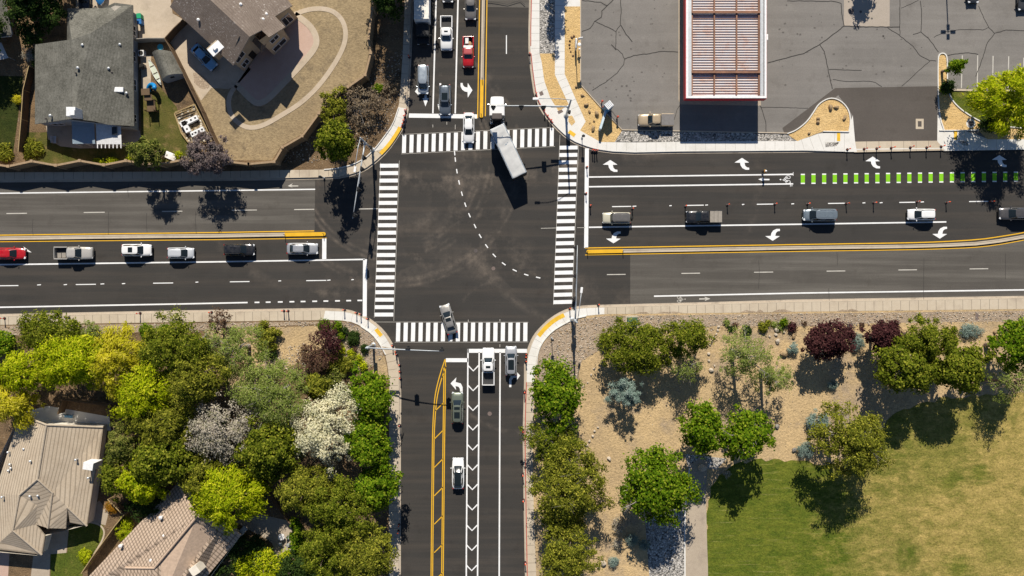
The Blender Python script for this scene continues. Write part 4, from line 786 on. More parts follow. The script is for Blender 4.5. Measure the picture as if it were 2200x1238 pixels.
for v in (160, 31):
    y = at(0, v, CZ).y - oc.y
    for x in (-hx * .45, hx * .45): obj('column', MB().box((x, y, (CZ - .8) / 2), (.45, .45, CZ - .8)), M['white_metal'], cn)
hl = thing('canopy_light', 'white bracket lamp on the canopy right edge', 'lamp', at(1648, 80, 5.0)); obj('lamp_head', MB().box((0, 0, -.1), (.35, .95, .25), 0, 0, .1), M['white_metal'], hl)
# ---- walls and fences
def wallrun(label, pl, hgt, th, mat, capmat, posts=None, name='block_wall', cat='wall', group=None, zb=ZG, posth=.18, postw=.45):
    o = at(*pl[0]); o.z = zb; t = thing(name, label, cat, o, 0, group); mb = MB(); cap = MB()
    W = [at(*p) - at(*pl[0]) for p in pl]
    for a, b in zip(W, W[1:]):
        d = b - a; L = d.length; c = (a + b) / 2; rz = math.atan2(d.y, d.x); mb.box((c.x, c.y, hgt / 2), (L, th, hgt), rz); cap.box((c.x, c.y, hgt + .03), (L, th * 1.35, .06), rz)
    obj('panel', mb, mat, t); obj('cap', cap, capmat, t)
    for p in (W if posts is None else [W[i] for i in posts]): obj('pillar', MB().box((p.x, p.y, (hgt + posth) / 2), (postw, postw, hgt + posth), 0, 0, .02), capmat, t)
    return t
G = lambda u, v, z: (1100 + (u - 1100) * (1 - z / CAM_H), 619 + (v - 619) * (1 - z / CAM_H))
WH = 2.65
wallrun('zigzag tan block wall along the west road pavement', [G(u, v, WH) for u, v in ((-150, 352), (-60, 346), (20, 358), (70, 347), (122, 356), (173, 346), (225, 355), (272, 346), (312, 352), (345, 353), (395, 344), (430, 346), (475, 346), (535, 353))], WH, .22, M['block'], M['block_cap'])
wallrun('stepped tan block wall around the dry lawn corner', [G(u, v, WH) for u, v in ((536, 353), (590, 348), (608, 317), (650, 293), (686, 244), (705, 222), (748, 188), (785, 162), (797, 115), (792, 85), (800, 20), (800, -60))], WH, .22, M['block'], M['block_cap'])
wallrun('brown board fence between the two northern gardens', [(366, 92), (378, 112), (398, 152), (420, 198), (444, 246), (462, 288), (480, 325)], 1.8, .08, M['wood'], M['wood'], None, 'board_fence', 'fence', 'wooden board fences', posth=.05, postw=.12)
wallrun('dark board fence at the end of the tan driveway', [(367, 90), (385, 70), (404, 52)], 1.8, .08, M['wood'], M['wood'], None, 'board_fence', 'fence', 'wooden board fences', posth=.05, postw=.12)
wallrun('grey board gate fence joining the grey house and driveway', [(300, 93), (330, 91), (364, 91)], 1.8, .08, M['soffit'], M['soffit'], None, 'board_fence', 'fence', 'wooden board fences', posth=.05, postw=.12)
wallrun('thin board fence left of the grey house', [(78, 150), (66, 200), (62, 262), (56, 330)], 1.7, .08, M['wood'], M['pale_wood'], None, 'board_fence', 'fence', 'wooden board fences', posth=.05, postw=.12)
wallrun('brown board fence between the two tiled houses', [(280, 1098), (262, 1120), (240, 1150), (214, 1186), (190, 1222)], 1.8, .08, M['wood'], M['pale_wood'], None, 'board_fence', 'fence', 'wooden board fences', posth=.05, postw=.12)
wallrun('short board fence by the orange bush', [(246, 1066), (262, 1082), (276, 1096)], 1.8, .08, M['wood'], M['pale_wood'], None, 'board_fence', 'fence', 'wooden board fences', posth=.05, postw=.12)
wallrun('long timber fence running down the wooded slope', [(515, 975), (535, 1000), (562, 1035), (590, 1072), (622, 1112), (640, 1130)], 1.3, .08, M['wood'], M['wood'], None, 'board_fence', 'fence', 'wooden board fences', posth=.05, postw=.12)
wallrun('brown timber wall behind the beige house patio', [(140, 885), (150, 855), (250, 868), (256, 890)], 1.8, .10, M['wood'], M['wood'], None, 'board_fence', 'fence', 'wooden board fences', posth=.05, postw=.12)
wallrun('low timber edging below the yellow garden trees', [(220, 737), (310, 740)], .5, .2, M['wood'], M['pale_wood'], [0, 1], 'garden_edging', 'edging', None, posth=.02, postw=.2)
# ---- garden furniture of the north-west houses
o = at(432, 262, 0); o.z = ZG
gp = thing('raised_planter', 'pale timber framed vegetable planter with white panels', 'planter', o); q = lambda u, v, z=0: at(u, v) - o + Vector((0, 0, z + ZG))
RECT = [(378, 246), (421, 226), (460, 304), (434, 308), (407, 307), (393, 288)]
mb = MB(); mb.poly([q(u, v, .12) for u, v in RECT]); obj('rubble_bed', mb, gravel('brown_rubble', [(0.16, 0.12, 0.075), (0.36, 0.26, 0.14), (0.6, 0.55, 0.45)], 2.6, .15), gp)
for a, b in zip(RECT, RECT[1:] + RECT[:1]): obj('timber_edge', MB().tube([q(a[0], a[1], .35), q(b[0], b[1], .35)], .11, 6), M['pale_wood'], gp)
for a, b in (((382, 244), (422, 229)), ((384, 249), (420, 235))): obj('rail', MB().tube([q(a[0], a[1], .75), q(b[0], b[1], .75)], .07, 6), M['pale_wood'], gp)
for (u, v, L, W_) in ((411, 263, 2.9, .75), (404, 274, .8, 2.0), (429, 286, 2.2, .8)):
    c = q(u, v, .5); pn = obj('white_panel', MB().box((c.x, c.y, .5), (L, W_, .5), math.radians(26), 0, .02), M['white_metal'], gp)
    nh = 4 if L > 1 else 2
    for k in range(nh):
        t = (k + .5) / nh - .5; dx, dy = (t * L, 0) if L > 1 else (0, t * W_); cs, sn = math.cos(math.radians(26)), math.sin(math.radians(26)); obj('opening', MB().box((c.x + dx * cs - dy * sn, c.y + dx * sn + dy * cs, .757), (.28, .28, .012), math.radians(26)), M['dark'], pn)
o = at(331, 222); o.z = ZG; ps = thing('play_structure', 'wooden climbing frame with a blue tube slide', 'play structure', o)
obj('roof', MB().box((-.25, 1.2, 2.1), (1.3, 1.0, .12), .05).box((.0, .4, 1.8), (1.2, .9, .1), .05), M['wood'], ps); obj('platform', MB().box((.2, -.7, 1.2), (1.3, 1.8, .12), .05), M['wood'], ps)
for x in (-.6, .8):
    for y in (-1.5, .1, 1.5): obj('post', MB().box((x, y, .9), (.12, .12, 1.9)), M['wood'], ps)
M['blue_plastic'] = plain('blue_plastic', (0.01, 0.22, 0.52), .35, .4)
obj('slide', MB().tube([Vector((.1 + .75 * math.cos(t), 1.9 + .75 * math.sin(t), 1.5 - t * .4)) for t in [k * .4 - .2 for k in range(10)]], .33, 10), M['blue_plastic'], ps, True)
def canoe():
    o = at(336, 157); o.z = ZG; t = thing('canoe', 'pale green canoe lying beside the shed', 'canoe', o, math.radians(-64)); mb = MB(); n = 12; vs = []
    for i in range(n + 1):
        x = -2.2 + 4.4 * i / n; w = .42 * (1 - abs(x / 2.25) ** 2.2)
        vs += [(x, -w, .42), (x, -w * .8, .12), (x, 0, .03), (x, w * .8, .12), (x, w, .42)]
    fs = [(i * 5 + j, i * 5 + j + 1, i * 5 + j + 6, i * 5 + j + 5) for i in range(n) for j in range(4)]; mb.add(vs, fs); obj('hull', mb, plain('pale_green_hull', (0.50, 0.56, 0.42), .5), t, True)
    mb = MB(); 
    for s in (0, 4): mb.tube([Vector(vs[i * 5 + s]) for i in range(n + 1)], .03, 6)
    obj('gunwale', mb, M['trim'], t); mb = MB()
    mb.add([vs[i * 5 + j] for i in (1, n - 1) for j in (0, 4)], [(0, 1, 3, 2)]); mb.v = [(x, y * .9, .36) for x, y, z in mb.v]; mb.add([(vs[i * 5 + s][0], vs[i * 5 + s][1] * .95, .37) for i in range(1, n) for s in (0, 4)], [(2 * i, 2 * i + 1, 2 * i + 3, 2 * i + 2) for i in range(n - 2)]); obj('cover', mb, plain('pale_canvas', (0.58, 0.62, 0.5), .8), t)
    for x in (-1.0, .2, 1.2): obj('thwart', MB().box((x, 0, .41), (.1, .7, .04)), M['wood'], t)
canoe()
def bin_(label, u, v, col):
    o = at(u, v); o.z = ZG; t = thing('wheelie_bin', label, 'bin', o, .1, 'bins beside the grey house')
    obj('body', MB().box((0, 0, .5), (.62, .72, .95), 0, 0, .05), plain('bin_plastic', col, .5), t); obj('lid', MB().box((0, 0, 1.02), (.68, .8, .1), 0, 0, .04), plain('bin_lid', tuple(min(1, c * 1.2) for c in col), .5), t)
    for s in (-1, 1): obj('wheel', MB().tube([(s * .3, -.36, .12), (s * .22, -.36, .12)], .12, 10), M['dark'], t)
bin_('green wheelie bin against the grey house wall', 306, 40, (0.01, 0.26, 0.12)); bin_('blue wheelie bin below the green one', 307, 52, (0.02, 0.12, 0.32))
o = at(298, 118); o.z = ZG; t = thing('air_conditioner', 'white air conditioner unit beside the grey house', 'air conditioner', at(309, 118, 0) + Vector((0, 0, ZG))); obj('casing', MB().box((0, 0, .4), (.9, .9, .8), 0, 0, .04), M['trim'], t); obj('fan_grille', MB().lathe([(.36, .81), (.36, .83), (.3, .835), (.1, .835)], n=16), M['dark'], t)
t = thing('garden_table', 'round blue garden table near the shed', 'table', at(350, 105) + Vector((0, 0, ZG))); obj('top', MB().lathe([(.45, .7), (.48, .72), (.45, .75)], n=18), plain('teal_table_top', (0.03, 0.26, 0.36), .5), t); obj('leg', MB().lathe([(.2, 0), (.05, .08), (.05, .7)]), M['metal'], t)
t = thing('barbecue', 'black barbecue on the side patio', 'barbecue', at(311, 146) + Vector((0, 0, ZG))); obj('lid', MB().box((0, 0, .95), (.8, .55, .35), .3, 0, .1), M['dark'], t); obj('cart', MB().box((0, 0, .4), (.75, .5, .75), .3, 0, .02), M['iron'], t)
t = thing('tarpaulin', 'crumpled white tarpaulin at the end of the garden', 'tarpaulin', at(368, 336) + Vector((0, 0, ZG)), -.4)
rr = random.Random(4); mb = MB(); n = 7
mb.add([((i - 3) * .34 * (1 - .1 * abs(j - 2)), (j - 2) * .26, .12 + .22 * rr.random()) for i in range(n) for j in range(5)], [(i * 5 + j, i * 5 + j + 1, i * 5 + j + 6, i * 5 + j + 5) for i in range(n - 1) for j in range(4)]); obj('sheet', mb, M['trim'], t, True)
t = thing('patio_set', 'dark garden seat on the shaded patio', 'garden seat', at(122, 302) + Vector((0, 0, ZG))); obj('seat', MB().box((0, 0, .42), (.5, 1.1, .1), 0, 0, .03), M['metal'], t); obj('backrest', MB().box((-.22, 0, .75), (.08, 1.1, .5), 0, 0, .02), M['metal'], t)
for x in (-.18, .18):
    for y in (-.45, .45): obj('leg', MB().box((x, y, .2), (.05, .05, .4)), M['metal'], t)
t = thing('garden_bench', 'blue garden bench on the white sunlit patio', 'bench', at(152, 893) + Vector((0, 0, ZG)), -.1); obj('seat', MB().box((0, 0, .42), (1.3, .5, .1), 0, 0, .03), plain('blue_cushion', (0.12, 0.28, 0.46), .8), t); obj('backrest', MB().box((0, .22, .75), (1.3, .08, .5), 0, 0, .02), plain('blue_slats', (0.10, 0.2, 0.32), .8), t)
for x in (-.55, .55): obj('leg', MB().box((x, 0, .2), (.06, .45, .4)), M['metal'], t)
t = thing('table_set', 'round patio table with chairs behind the pink house', 'table', at(608, 1150) + Vector((0, 0, ZG))); obj('top', MB().lathe([(.5, .7), (.52, .73), (.48, .75)], n=18), M['trim'], t); obj('leg', MB().lathe([(.3, 0), (.05, .06), (.05, .7)]), M['metal'], t)
for k, (x, y) in enumerate(((605, 1166), (621, 1152), (623, 1168))):
    t = thing('garden_chair', ['metal garden chair nearest below the round patio table', 'metal garden chair right of the round patio table', 'metal garden chair set apart below right of the patio table'][k], 'chair', at(x, y) + Vector((0, 0, ZG)), k * .9, 'chairs behind the pink house'); obj('seat', MB().box((0, 0, .44), (.48, .48, .05), 0, 0, .01), M['metal'], t); obj('backrest', MB().box((0, .22, .72), (.48, .05, .5), 0, 0, .01), M['metal'], t)
    for a in (-.2, .2):
        for b in (-.2, .2): obj('leg', MB().box((a, b, .21), (.04, .04, .42)), M['metal'], t)
# ------------------------------------------------------------------ vehicles
def carpaint(name, col, metal=.25):
    m, nt, b = newmat(name, .32, .5, metal, .7); vec = opos(nt)
    dust = ramp(nt, noise(nt, vec, 2.2, 5, .7), .42, .75)
    nt.links.new(mixc(nt, mth(nt, 'MULTIPLY', dust, .09), col, (0.30, 0.27, 0.23)), b.inputs['Base Color'])
    nt.links.new(mth(nt, 'ADD', mth(nt, 'MULTIPLY', dust, .18), .27), b.inputs['Roughness']); return m
m, nt, b = newmat('car_glass', .06, .6, 0, .3); b.inputs['Base Color'].default_value = (.012, .017, .018, 1); M['car_glass'] = m
M['tyre'] = plain('tyre_rubber', (0.018, 0.018, 0.018), .85); M['rim'] = plain('alloy_rim', (0.45, 0.46, 0.47), .35, .5, .7); M['black_trim'] = plain('black_trim', (0.02, 0.02, 0.021), .55)
M['lamp'] = plain('headlamp_lens', (0.72, 0.74, 0.76), .15, .6); M['tail'] = plain('tail_lamp', (0.32, 0.012, 0.012), .25, .5); M['bed'] = plain('bed_liner', (0.045, 0.045, 0.047), .7); M['chrome'] = plain('chrome', (0.62, 0.63, 0.64), .2, .5, .8); M['iron2'] = M['iron']
PAINT = {}
def pt(name, col, metal=.25):
    if name not in PAINT: PAINT[name] = carpaint(name, col, metal)
    return PAINT[name]
WHEEL = {}
def wheels(t, L, W, r=.34, fx=.30, bx=-.30, extra=()):
    if r not in WHEEL:
        WHEEL[r] = (MB().lathe([(r * .62, -.11), (r * .95, -.11), (r, -.07), (r, .07), (r * .95, .11), (r * .62, .11)], n=20).mesh('tyre', M['tyre'], True), MB().lathe([(r * .62, -.08), (r * .6, .09), (r * .35, .06), (r * .1, .1)], n=20).mesh('rim', M['rim']))
    for x in (fx * L, bx * L) + tuple(extra):
        for s in (-1, 1):
            w = obj('wheel', WHEEL[r][0], None, t); w.location = (x, s * (W / 2 - .105), r); w.rotation_euler = (-s * math.pi / 2, 0, 0)
            obj('rim', WHEEL[r][1], None, w)
def sp(c, e): return math.copysign(abs(c) ** e, c)
def loft_body(stations, L, W):
    """stations: (x fraction, width factor, shoulder height, bottom)"""
    vs = []; fs = []; nC = 13
    for (xf, wf, zt, z0) in stations:
        w = W / 2 * wf; half = [(w * .84, z0), (w * .97, z0 + .14), (w, .58 if zt > .75 else zt * .75), (w * .985, zt - .14), (w * .90, zt - .03), (w * .55, zt + .025), (0, zt + .04)]
        ring = half + [(-y, z) for y, z in half[-2::-1]]; vs += [(xf * L, y, z) for y, z in ring]
    for i in range(len(stations) - 1):
        for j in range(nC - 1): fs.append((i * nC + j, i * nC + j + 1, (i + 1) * nC + j + 1, (i + 1) * nC + j))
        fs.append((i * nC + nC - 1, i * nC, (i + 1) * nC, (i + 1) * nC + nC - 1))
    fs.append(tuple(range(nC))[::-1]); fs.append(tuple(range((len(stations) - 1) * nC, len(stations) * nC)))
    return vs, fs
def cabin(t, L, W, zb, H, xfb, xft, xrt, xrb, wb, wr, paint, roofmat_=None, slope_r=None):
    n = 48; ex = .38
    def ring(x0, x1, hy, z, e=ex):
        xc, hx = (x0 + x1) / 2 * L, (x0 - x1) / 2 * L
        return [Vector((xc + hx * sp(math.cos(2 * math.pi * k / n), e), hy * sp(math.sin(2 * math.pi * k / n), e), z)) for k in range(n)]
    b = ring(xfb, xrb, W / 2 * wb, zb); m = ring(xfb - (xfb - xft) * .55, xrb + (xrt - xrb) * .5, W / 2 * (wb * .42 + wr * .58) * 1.01, zb + (H - zb) * .55); tp = ring(xft, xrt, W / 2 * wr, H - .05, .42)
    parts = {'windscreen': [], 'rear_window': [], 'side_window': [], 'side_window2': [], 'roof': []}
    for k in range(n):
        ang = ((k + .5) * 360 / n) % 360; a = min(ang, 360 - ang)
        if a < 33: p = 'windscreen'
        elif a < 47: p = 'roof'
        elif a < 84 or 91 < a < 128: p = 'side_window' if ang < 180 else 'side_window2'
        elif a < 147: p = 'roof'
        else: p = 'rear_window'
        parts[p].append(k)
    for nm, ks in parts.items():
        mb = MB()
        for k in ks:
            j = (k + 1) % n; mb.add([b[k], b[j], m[j], m[k], tp[j], tp[k]], [(0, 1, 2, 3), (3, 2, 4, 5)])
        if nm == 'roof':
            c0 = [Vector((sum(v.x for v in tp) / n + (v.x - sum(q.x for q in tp) / n) * .9, v.y * .9, H - .012)) for v in tp]; c1 = [Vector((sum(v.x for v in tp) / n + (v.x - sum(q.x for q in tp) / n) * .5, v.y * .5, H)) for v in tp]
            for k in range(n):
                j = (k + 1) % n; mb.add([tp[k], tp[j], c0[j], c0[k], c1[j], c1[k]], [(0, 1, 2, 3), (3, 2, 4, 5)])
            mb.poly(c1); mats = paint
            obj('roof', mb, roofmat_ or paint, t, True)
        else: obj(nm.replace('2', ''), mb, M['car_glass'], t, True)
def details(t, L, W, zf=.66, zr=.78, mir=.16, mz=1.0, paint=None, tails=True):
    for s in (-1, 1):
        obj('headlight', MB().box((L * .467, s * W * .355, zf), (.30, .34, .16), s * -.35, 0, .05), M['lamp'], t)
        if tails: obj('taillight', MB().box((-L * .478, s * W * .385, zr), (.16, .26, .2), s * .2, 0, .05), M['tail'], t)
        obj('mirror', MB().box((L * mir, s * (W / 2 + .09), mz), (.13, .24, .14), s * .15, 0, .05), paint or M['black_trim'], t)
    obj('grille', MB().box((L * .492, 0, zf - .1), (.08, W * .42, .22), 0, 0, .03), M['black_trim'], t)
    obj('bumper', MB().box((L * .487, 0, .36), (.16, W * .78, .2), 0, 0, .06), M['black_trim'], t)
HD = {'E': 0.0, 'N': math.pi / 2, 'W': math.pi, 'S': -math.pi / 2}
def car(label, cat, u, v, hdg, L, W, H, paint, kind, group='vehicles waiting at the junction', roof=None, sunroof=None, rails=False, name=None):
    p = at(u, v, H * .55); p.z = 0.012 if kind != 'x' else 0
    t = thing(name or cat.replace(' ', '_'), label, cat, p, HD[hdg] if isinstance(hdg, str) else math.radians(hdg), group)
    E = [(-.5, .70, .66, .36), (-.488, .84, .76, .26)]
    if kind == 'sedan':
        st = E + [(-.46, .93, .90, .22), (-.40, .98, .96, .2), (-.25, 1, .97, .2), (0, 1, .96, .2), (.15, .99, .94, .2), (.24, .985, .90, .2), (.36, .96, .80, .2), (.44, .91, .72, .22), (.48, .82, .64, .26), (.5, .64, .54, .34)]
        cb = (.93, H, .25, .075, -.26, -.40, .86, .66)
    elif kind == 'suv':
        st = E + [(-.47, .93, 1.0, .26), (-.42, .98, 1.04, .26), (-.25, 1, 1.05, .26), (0, 1, 1.04, .26), (.15, 1, 1.03, .26), (.25, .985, 1.0, .26), (.37, .965, .93, .26), (.45, .92, .84, .28), (.485, .84, .74, .3), (.5, .68, .6, .38)]
        cb = (1.01, H, .26, .115, -.41, -.485, .88, .71)
    elif kind == 'hatch':
        st = E + [(-.47, .93, .95, .24), (-.42, .98, .99, .24), (-.25, 1, 1.0, .24), (0, 1, .99, .24), (.15, 1, .97, .24), (.26, .985, .93, .24), (.38, .95, .84, .24), (.45, .89, .76, .26), (.485, .78, .66, .3), (.5, .6, .55, .38)]
        cb = (.96, H, .29, .10, -.39, -.485, .87, .70)
    elif kind == 'cross':
        st = [(-.5, .55, .78, .4), (-.488, .72, .9, .3), (-.46, .86, .99, .24), (-.40, .95, 1.01, .24), (-.25, 1, 1.0, .24), (0, 1, .98, .24), (.15, .99, .95, .24), (.26, .97, .90, .24), (.37, .93, .80, .24), (.44, .85, .71, .26), (.48, .72, .63, .3), (.5, .52, .54, .38)]
        cb = (.95, H, .25, .06, -.34, -.465, .84, .62)
    elif kind == 'van':
        st = E + [(-.475, .94, 1.0, .24), (-.42, .99, 1.04, .24), (-.2, 1, 1.05, .24), (.1, 1, 1.03, .24), (.25, .99, 1.0, .24), (.36, .96, .92, .24), (.44, .91, .82, .26), (.485, .8, .7, .3), (.5, .64, .58, .38)]
        cb = (1.01, H, .335, .19, -.445, -.49, .90, .75)
    elif kind == 'jeep':
        st = E + [(-.48, .94, 1.02, .3), (-.42, .98, 1.06, .3), (0, 1, 1.06, .3), (.2, 1, 1.04, .3), (.30, .97, 1.0, .3), (.44, .93, .95, .32), (.485, .88, .85, .34), (.5, .78, .7, .4)]
        cb = (1.03, H, .24, .175, -.45, -.48, .90, .80)
    elif kind == 'pickup':
        st = [(-.145, .90, 1.08, .3), (-.135, .985, 1.14, .3), (0, 1, 1.16, .3), (.12, 1, 1.16, .3), (.2, .99, 1.15, .3), (.32, .975, 1.11, .3), (.43, .95, 1.04, .32), (.485, .88, .9, .34), (.5, .74, .66, .42)]
        cb = (1.13, H, .245, .125, -.10, -.143, .88, .735)
    body = loft_body(st, L, W); obj('body', MB().add(*body), paint, t, True)
    cabin(t, L, W, *cb, paint, roof)
    details(t, L, W, .70 if kind in ('suv', 'van', 'jeep') else (.78 if kind == 'pickup' else .60), .8, cb[2] - .07, cb[0] + .06, paint, kind != 'pickup')
    wheels(t, L, W, .38 if kind in ('pickup', 'jeep') else .34, .305, -.29)
    if kind == 'pickup':
        x0, x1 = -.497 * L, -.146 * L; mb = MB()
        for s in (-1, 1): mb.box(((x0 + x1) / 2, s * (W / 2 - .09), .77), (x1 - x0, .16, .86), 0, 0, .05)
        mb.box((x0 + .05, 0, .80), (.10, W - .36, .80), 0, 0, .03); mb.box((x1 - .05, 0, .8), (.08, W - .4, .6)); obj('bed_side', mb, paint, t)
        obj('bed_floor', MB().box(((x0 + x1) / 2, 0, .56), (x1 - x0 - .2, W - .37, .06)), M['bed'], t); obj('rear_bumper', MB().box((x0 - .02, 0, .5), (.12, W * .85, .16), 0, 0, .04), M['chrome'], t)
        for s in (-1, 1): obj('taillight', MB().box((x0 + .02, s * (W / 2 - .09), .85), (.1, .13, .28), 0, 0, .03), M['tail'], t)
    if sunroof:
        for (a, b, wd) in sunroof: obj('sunroof', MB().box(((a + b) / 2 * L, 0, H + .004), ((b - a) * L, wd * W, .03), 0, 0, .01), M['car_glass'], t)
    if rails:
        for s in (-1, 1): obj('roof_rail', MB().box((-.14 * L, s * W * .345, H + .0), (.44 * L, .05, .06), 0, 0, .02), M['chrome'] if rails == 1 else M['black_trim'], t)
    return t
W_, SI, BK = pt('white_paint', (0.80, 0.80, 0.79), .0), pt('silver_paint', (0.50, 0.51, 0.52), .5), pt('black_paint', (0.014, 0.015, 0.018), .1)
DG = pt('dark_grey_paint', (0.075, 0.078, 0.082), .4); SL = pt('slate_blue_paint', (0.11, 0.135, 0.165), .3); GB = pt('grey_blue_paint', (0.20, 0.245, 0.28), .4); RD = pt('red_paint', (0.46, 0.006, 0.012), .05)
TN = pt('tan_paint', (0.46, 0.36, 0.235), .2); OL = pt('olive_green_paint', (0.165, 0.19, 0.145), .4); BG = pt('silver_beige_paint', (0.36, 0.345, 0.315), .5); CR_ = pt('cream_paint', (0.55, 0.52, 0.40), .1); LB = pt('pale_blue_paint', (0.16, 0.38, 0.60), .1); SB = pt('silver_blue_paint', (0.42, 0.475, 0.52), .5); OW = pt('champagne_paint', (0.55, 0.52, 0.47), .3)
# west approach, heading east
car('red saloon car at the left edge over a white arrow', 'car', 21, 545, 'E', 4.75, 1.84, 1.45, RD, 'sedan')
pk = car('champagne pickup truck with an open dark bed', 'pickup truck', 157, 544, 'E', 5.9, 2.0, 1.85, OW, 'pickup')
bx = thing('cargo_box', 'grey flat box in the champagne pickup bed', 'box', at(133, 549, .8) , 0); bx.location.z = .62; obj('crate', MB().box((0, 0, .14), (1.3, .75, .26), .04, 0, .03), M['soffit'], bx); obj('strap', MB().box((0, 0, .275), (.08, .77, .02), .04), M['dark'], bx)
car('white SUV with a dark sunroof behind the silver hatchback', 'suv', 292.5, 537.5, 'E', 4.65, 1.9, 1.68, W_, 'suv', sunroof=[(-.20, -.05, .42)], rails=2)
car('small silver white hatchback between the white SUV and the black SUV', 'hatchback', 387, 544, 'E', 4.15, 1.76, 1.6, pt('silver_white_paint', (0.66, 0.68, 0.70), .3), 'hatch')
car('black SUV waiting behind the silver saloon', 'suv', 513, 536.5, 'E', 4.8, 1.9, 1.7, BK, 'suv', rails=2)
car('silver saloon car first at the west stop line', 'car', 649, 534.5, 'E', 4.85, 1.84, 1.46, SI, 'sedan')
# east approach, heading west
jp = car('cream boxy off roader with a dark grey roof and rear spare wheel', 'off-roader', 1325, 468.5, 'W', 4.35, 1.8, 1.8, CR_, 'jeep', roof=pt('dark_grey_hardtop', (0.115, 0.11, 0.105), .0), rails=2)
obj('spare_wheel', MB().tube([(-2.2, .1, 1.0), (-2.42, .1, 1.0)], .36, 18), M['tyre'], jp)
bp = car('black pickup truck with a grey slatted bed cover', 'pickup truck', 1513, 466, 'W', 5.6, 2.0, 1.85, BK, 'pickup'); mb = MB()
for k in range(3): mb.box((-.32 * 5.6 - .62 + k * .63, 0, 1.215), (.60, 1.75, .05), 0, 0, .01)
obj('bed_cover', mb, M['soffit'], bp)
car('grey blue estate SUV with a ribbed roof in the east lane', 'suv', 1763, 462, 'W', 5.2, 1.95, 1.78, GB, 'van', rails=1)
car('white hatchback with dark windscreen near the painted left arrow on the east road', 'hatchback', 1981, 461, 'W', 4.3, 1.78, 1.6, W_, 'hatch', rails=2)
car('dark grey SUV entering at the right edge under tree shadow', 'suv', 2184, 459, 'W', 5.1, 1.95, 1.75, pt('graphite_paint', (0.10, 0.095, 0.095), .4), 'suv', rails=1)
# north approach, heading south
car('white double cab pickup truck with a sunroof in the middle lane', 'pickup truck', 959, 71, 'S', 5.3, 1.92, 1.85, W_, 'pickup', sunroof=[(-.015, .03, .3)])
car('grey SUV at the top edge in the lane beside the median', 'suv', 1011, 8, 'S', 4.9, 1.85, 1.7, pt('warm_grey_paint', (0.22, 0.205, 0.19), .4), 'suv')
car('dark car only its bonnet end showing at the top edge', 'car', 962, -28, 'S', 4.7, 1.8, 1.5, DG, 'sedan')
rp = car('red pickup truck with a white toolbox in its bed', 'pickup truck', 1006, 112, 'S', 4.75, 1.75, 1.7, RD, 'pickup', roof=pt('faded_red_paint', (0.46, 0.09, 0.09), .0))
obj('cab_rack', MB().box((-.158 * 4.75, 0, 1.25), (.34, 1.45, .12), 0, 0, .03), M['white_metal'], rp)
tb = thing('toolbox', 'long white toolbox lying in the red pickup bed', 'toolbox', at(1003, 87, 1.0), -math.pi / 2); tb.location.z = .62; obj('case', MB().box((0, 0, .22), (1.0, .5, .42), 0, 0, .03), M['white_metal'], tb); obj('lid', MB().box((0, 0, .45), (1.02, .52, .05), 0, 0, .01), M['trim'], tb)
sk = thing('sack', 'tan sacks in the red pickup bed', 'sack', at(1009, 94, 1.0)); sk.location.z = .6; obj('bag', MB().ball((0, 0, .2), (.3, .4, .22), 2, 0, .12, random.Random(3)), plain('sackcloth', (0.42, 0.27, 0.15), .9), sk)
car('silver minivan on the white arrow in the nearside lane', 'minivan', 909, 170.5, 'S', 4.5, 1.74, 1.75, SB, 'van')
car('slate blue SUV with a large dark sunroof at the north stop line', 'suv', 956, 214, 'S', 4.75, 1.84, 1.66, SL, 'suv', sunroof=[(-.18, .05, .5)])
car('white saloon car driving over the north crosswalk', 'car', 1007, 274.5, 'S', 4.75, 1.78, 1.45, W_, 'sedan', 'vehicles crossing the junction')
# south approach, heading north
car('white pickup truck with an open bed beside the chevron strip', 'pickup truck', 1049, 788, 'N', 5.85, 1.98, 1.88, W_, 'pickup', sunroof=[(-.03, .035, .36)])
car('silver SUV with a long dark sunroof at the south stop line', 'suv', 1098, 776, 'N', 4.65, 1.85, 1.66, SI, 'suv', sunroof=[(-.28, .06, .5)], rails=1)
car('olive green SUV with two sunroof panels in the left turn lane', 'suv', 982.5, 877, 'N', 4.95, 1.92, 1.7, OL, 'suv', sunroof=[(-.03, .06, .46), (-.30, -.10, .46)], rails=2)
gc = car('white crossover with an all glass dark roof', 'crossover', 984, 1017.5, 'N', 4.85, 1.93, 1.6, W_, 'cross', roof=None)
mb = MB(); L, Wd = 4.85, 1.93; n = 10
mb.add([(x * L, y * Wd * w_, z) for x, w_, z in ((.07, .25, 1.60), (.04, .28, 1.618), (-.05, .285, 1.622), (-.30, .28, 1.615), (-.37, .27, 1.55), (-.455, .26, 1.16)) for y in (-1, 0, 1)], [(i * 3 + j, i * 3 + j + 1, i * 3 + j + 4, i * 3 + j + 3) for i in range(5) for j in range(2)]); obj('glass_roof', mb, M['car_glass'], gc, True)
car('silver beige saloon turning across the south crosswalk', 'car', 963.5, 686, 107, 4.75, 1.82, 1.46, BG, 'sedan', 'vehicles crossing the junction', sunroof=[(-.07, .045, .44)])
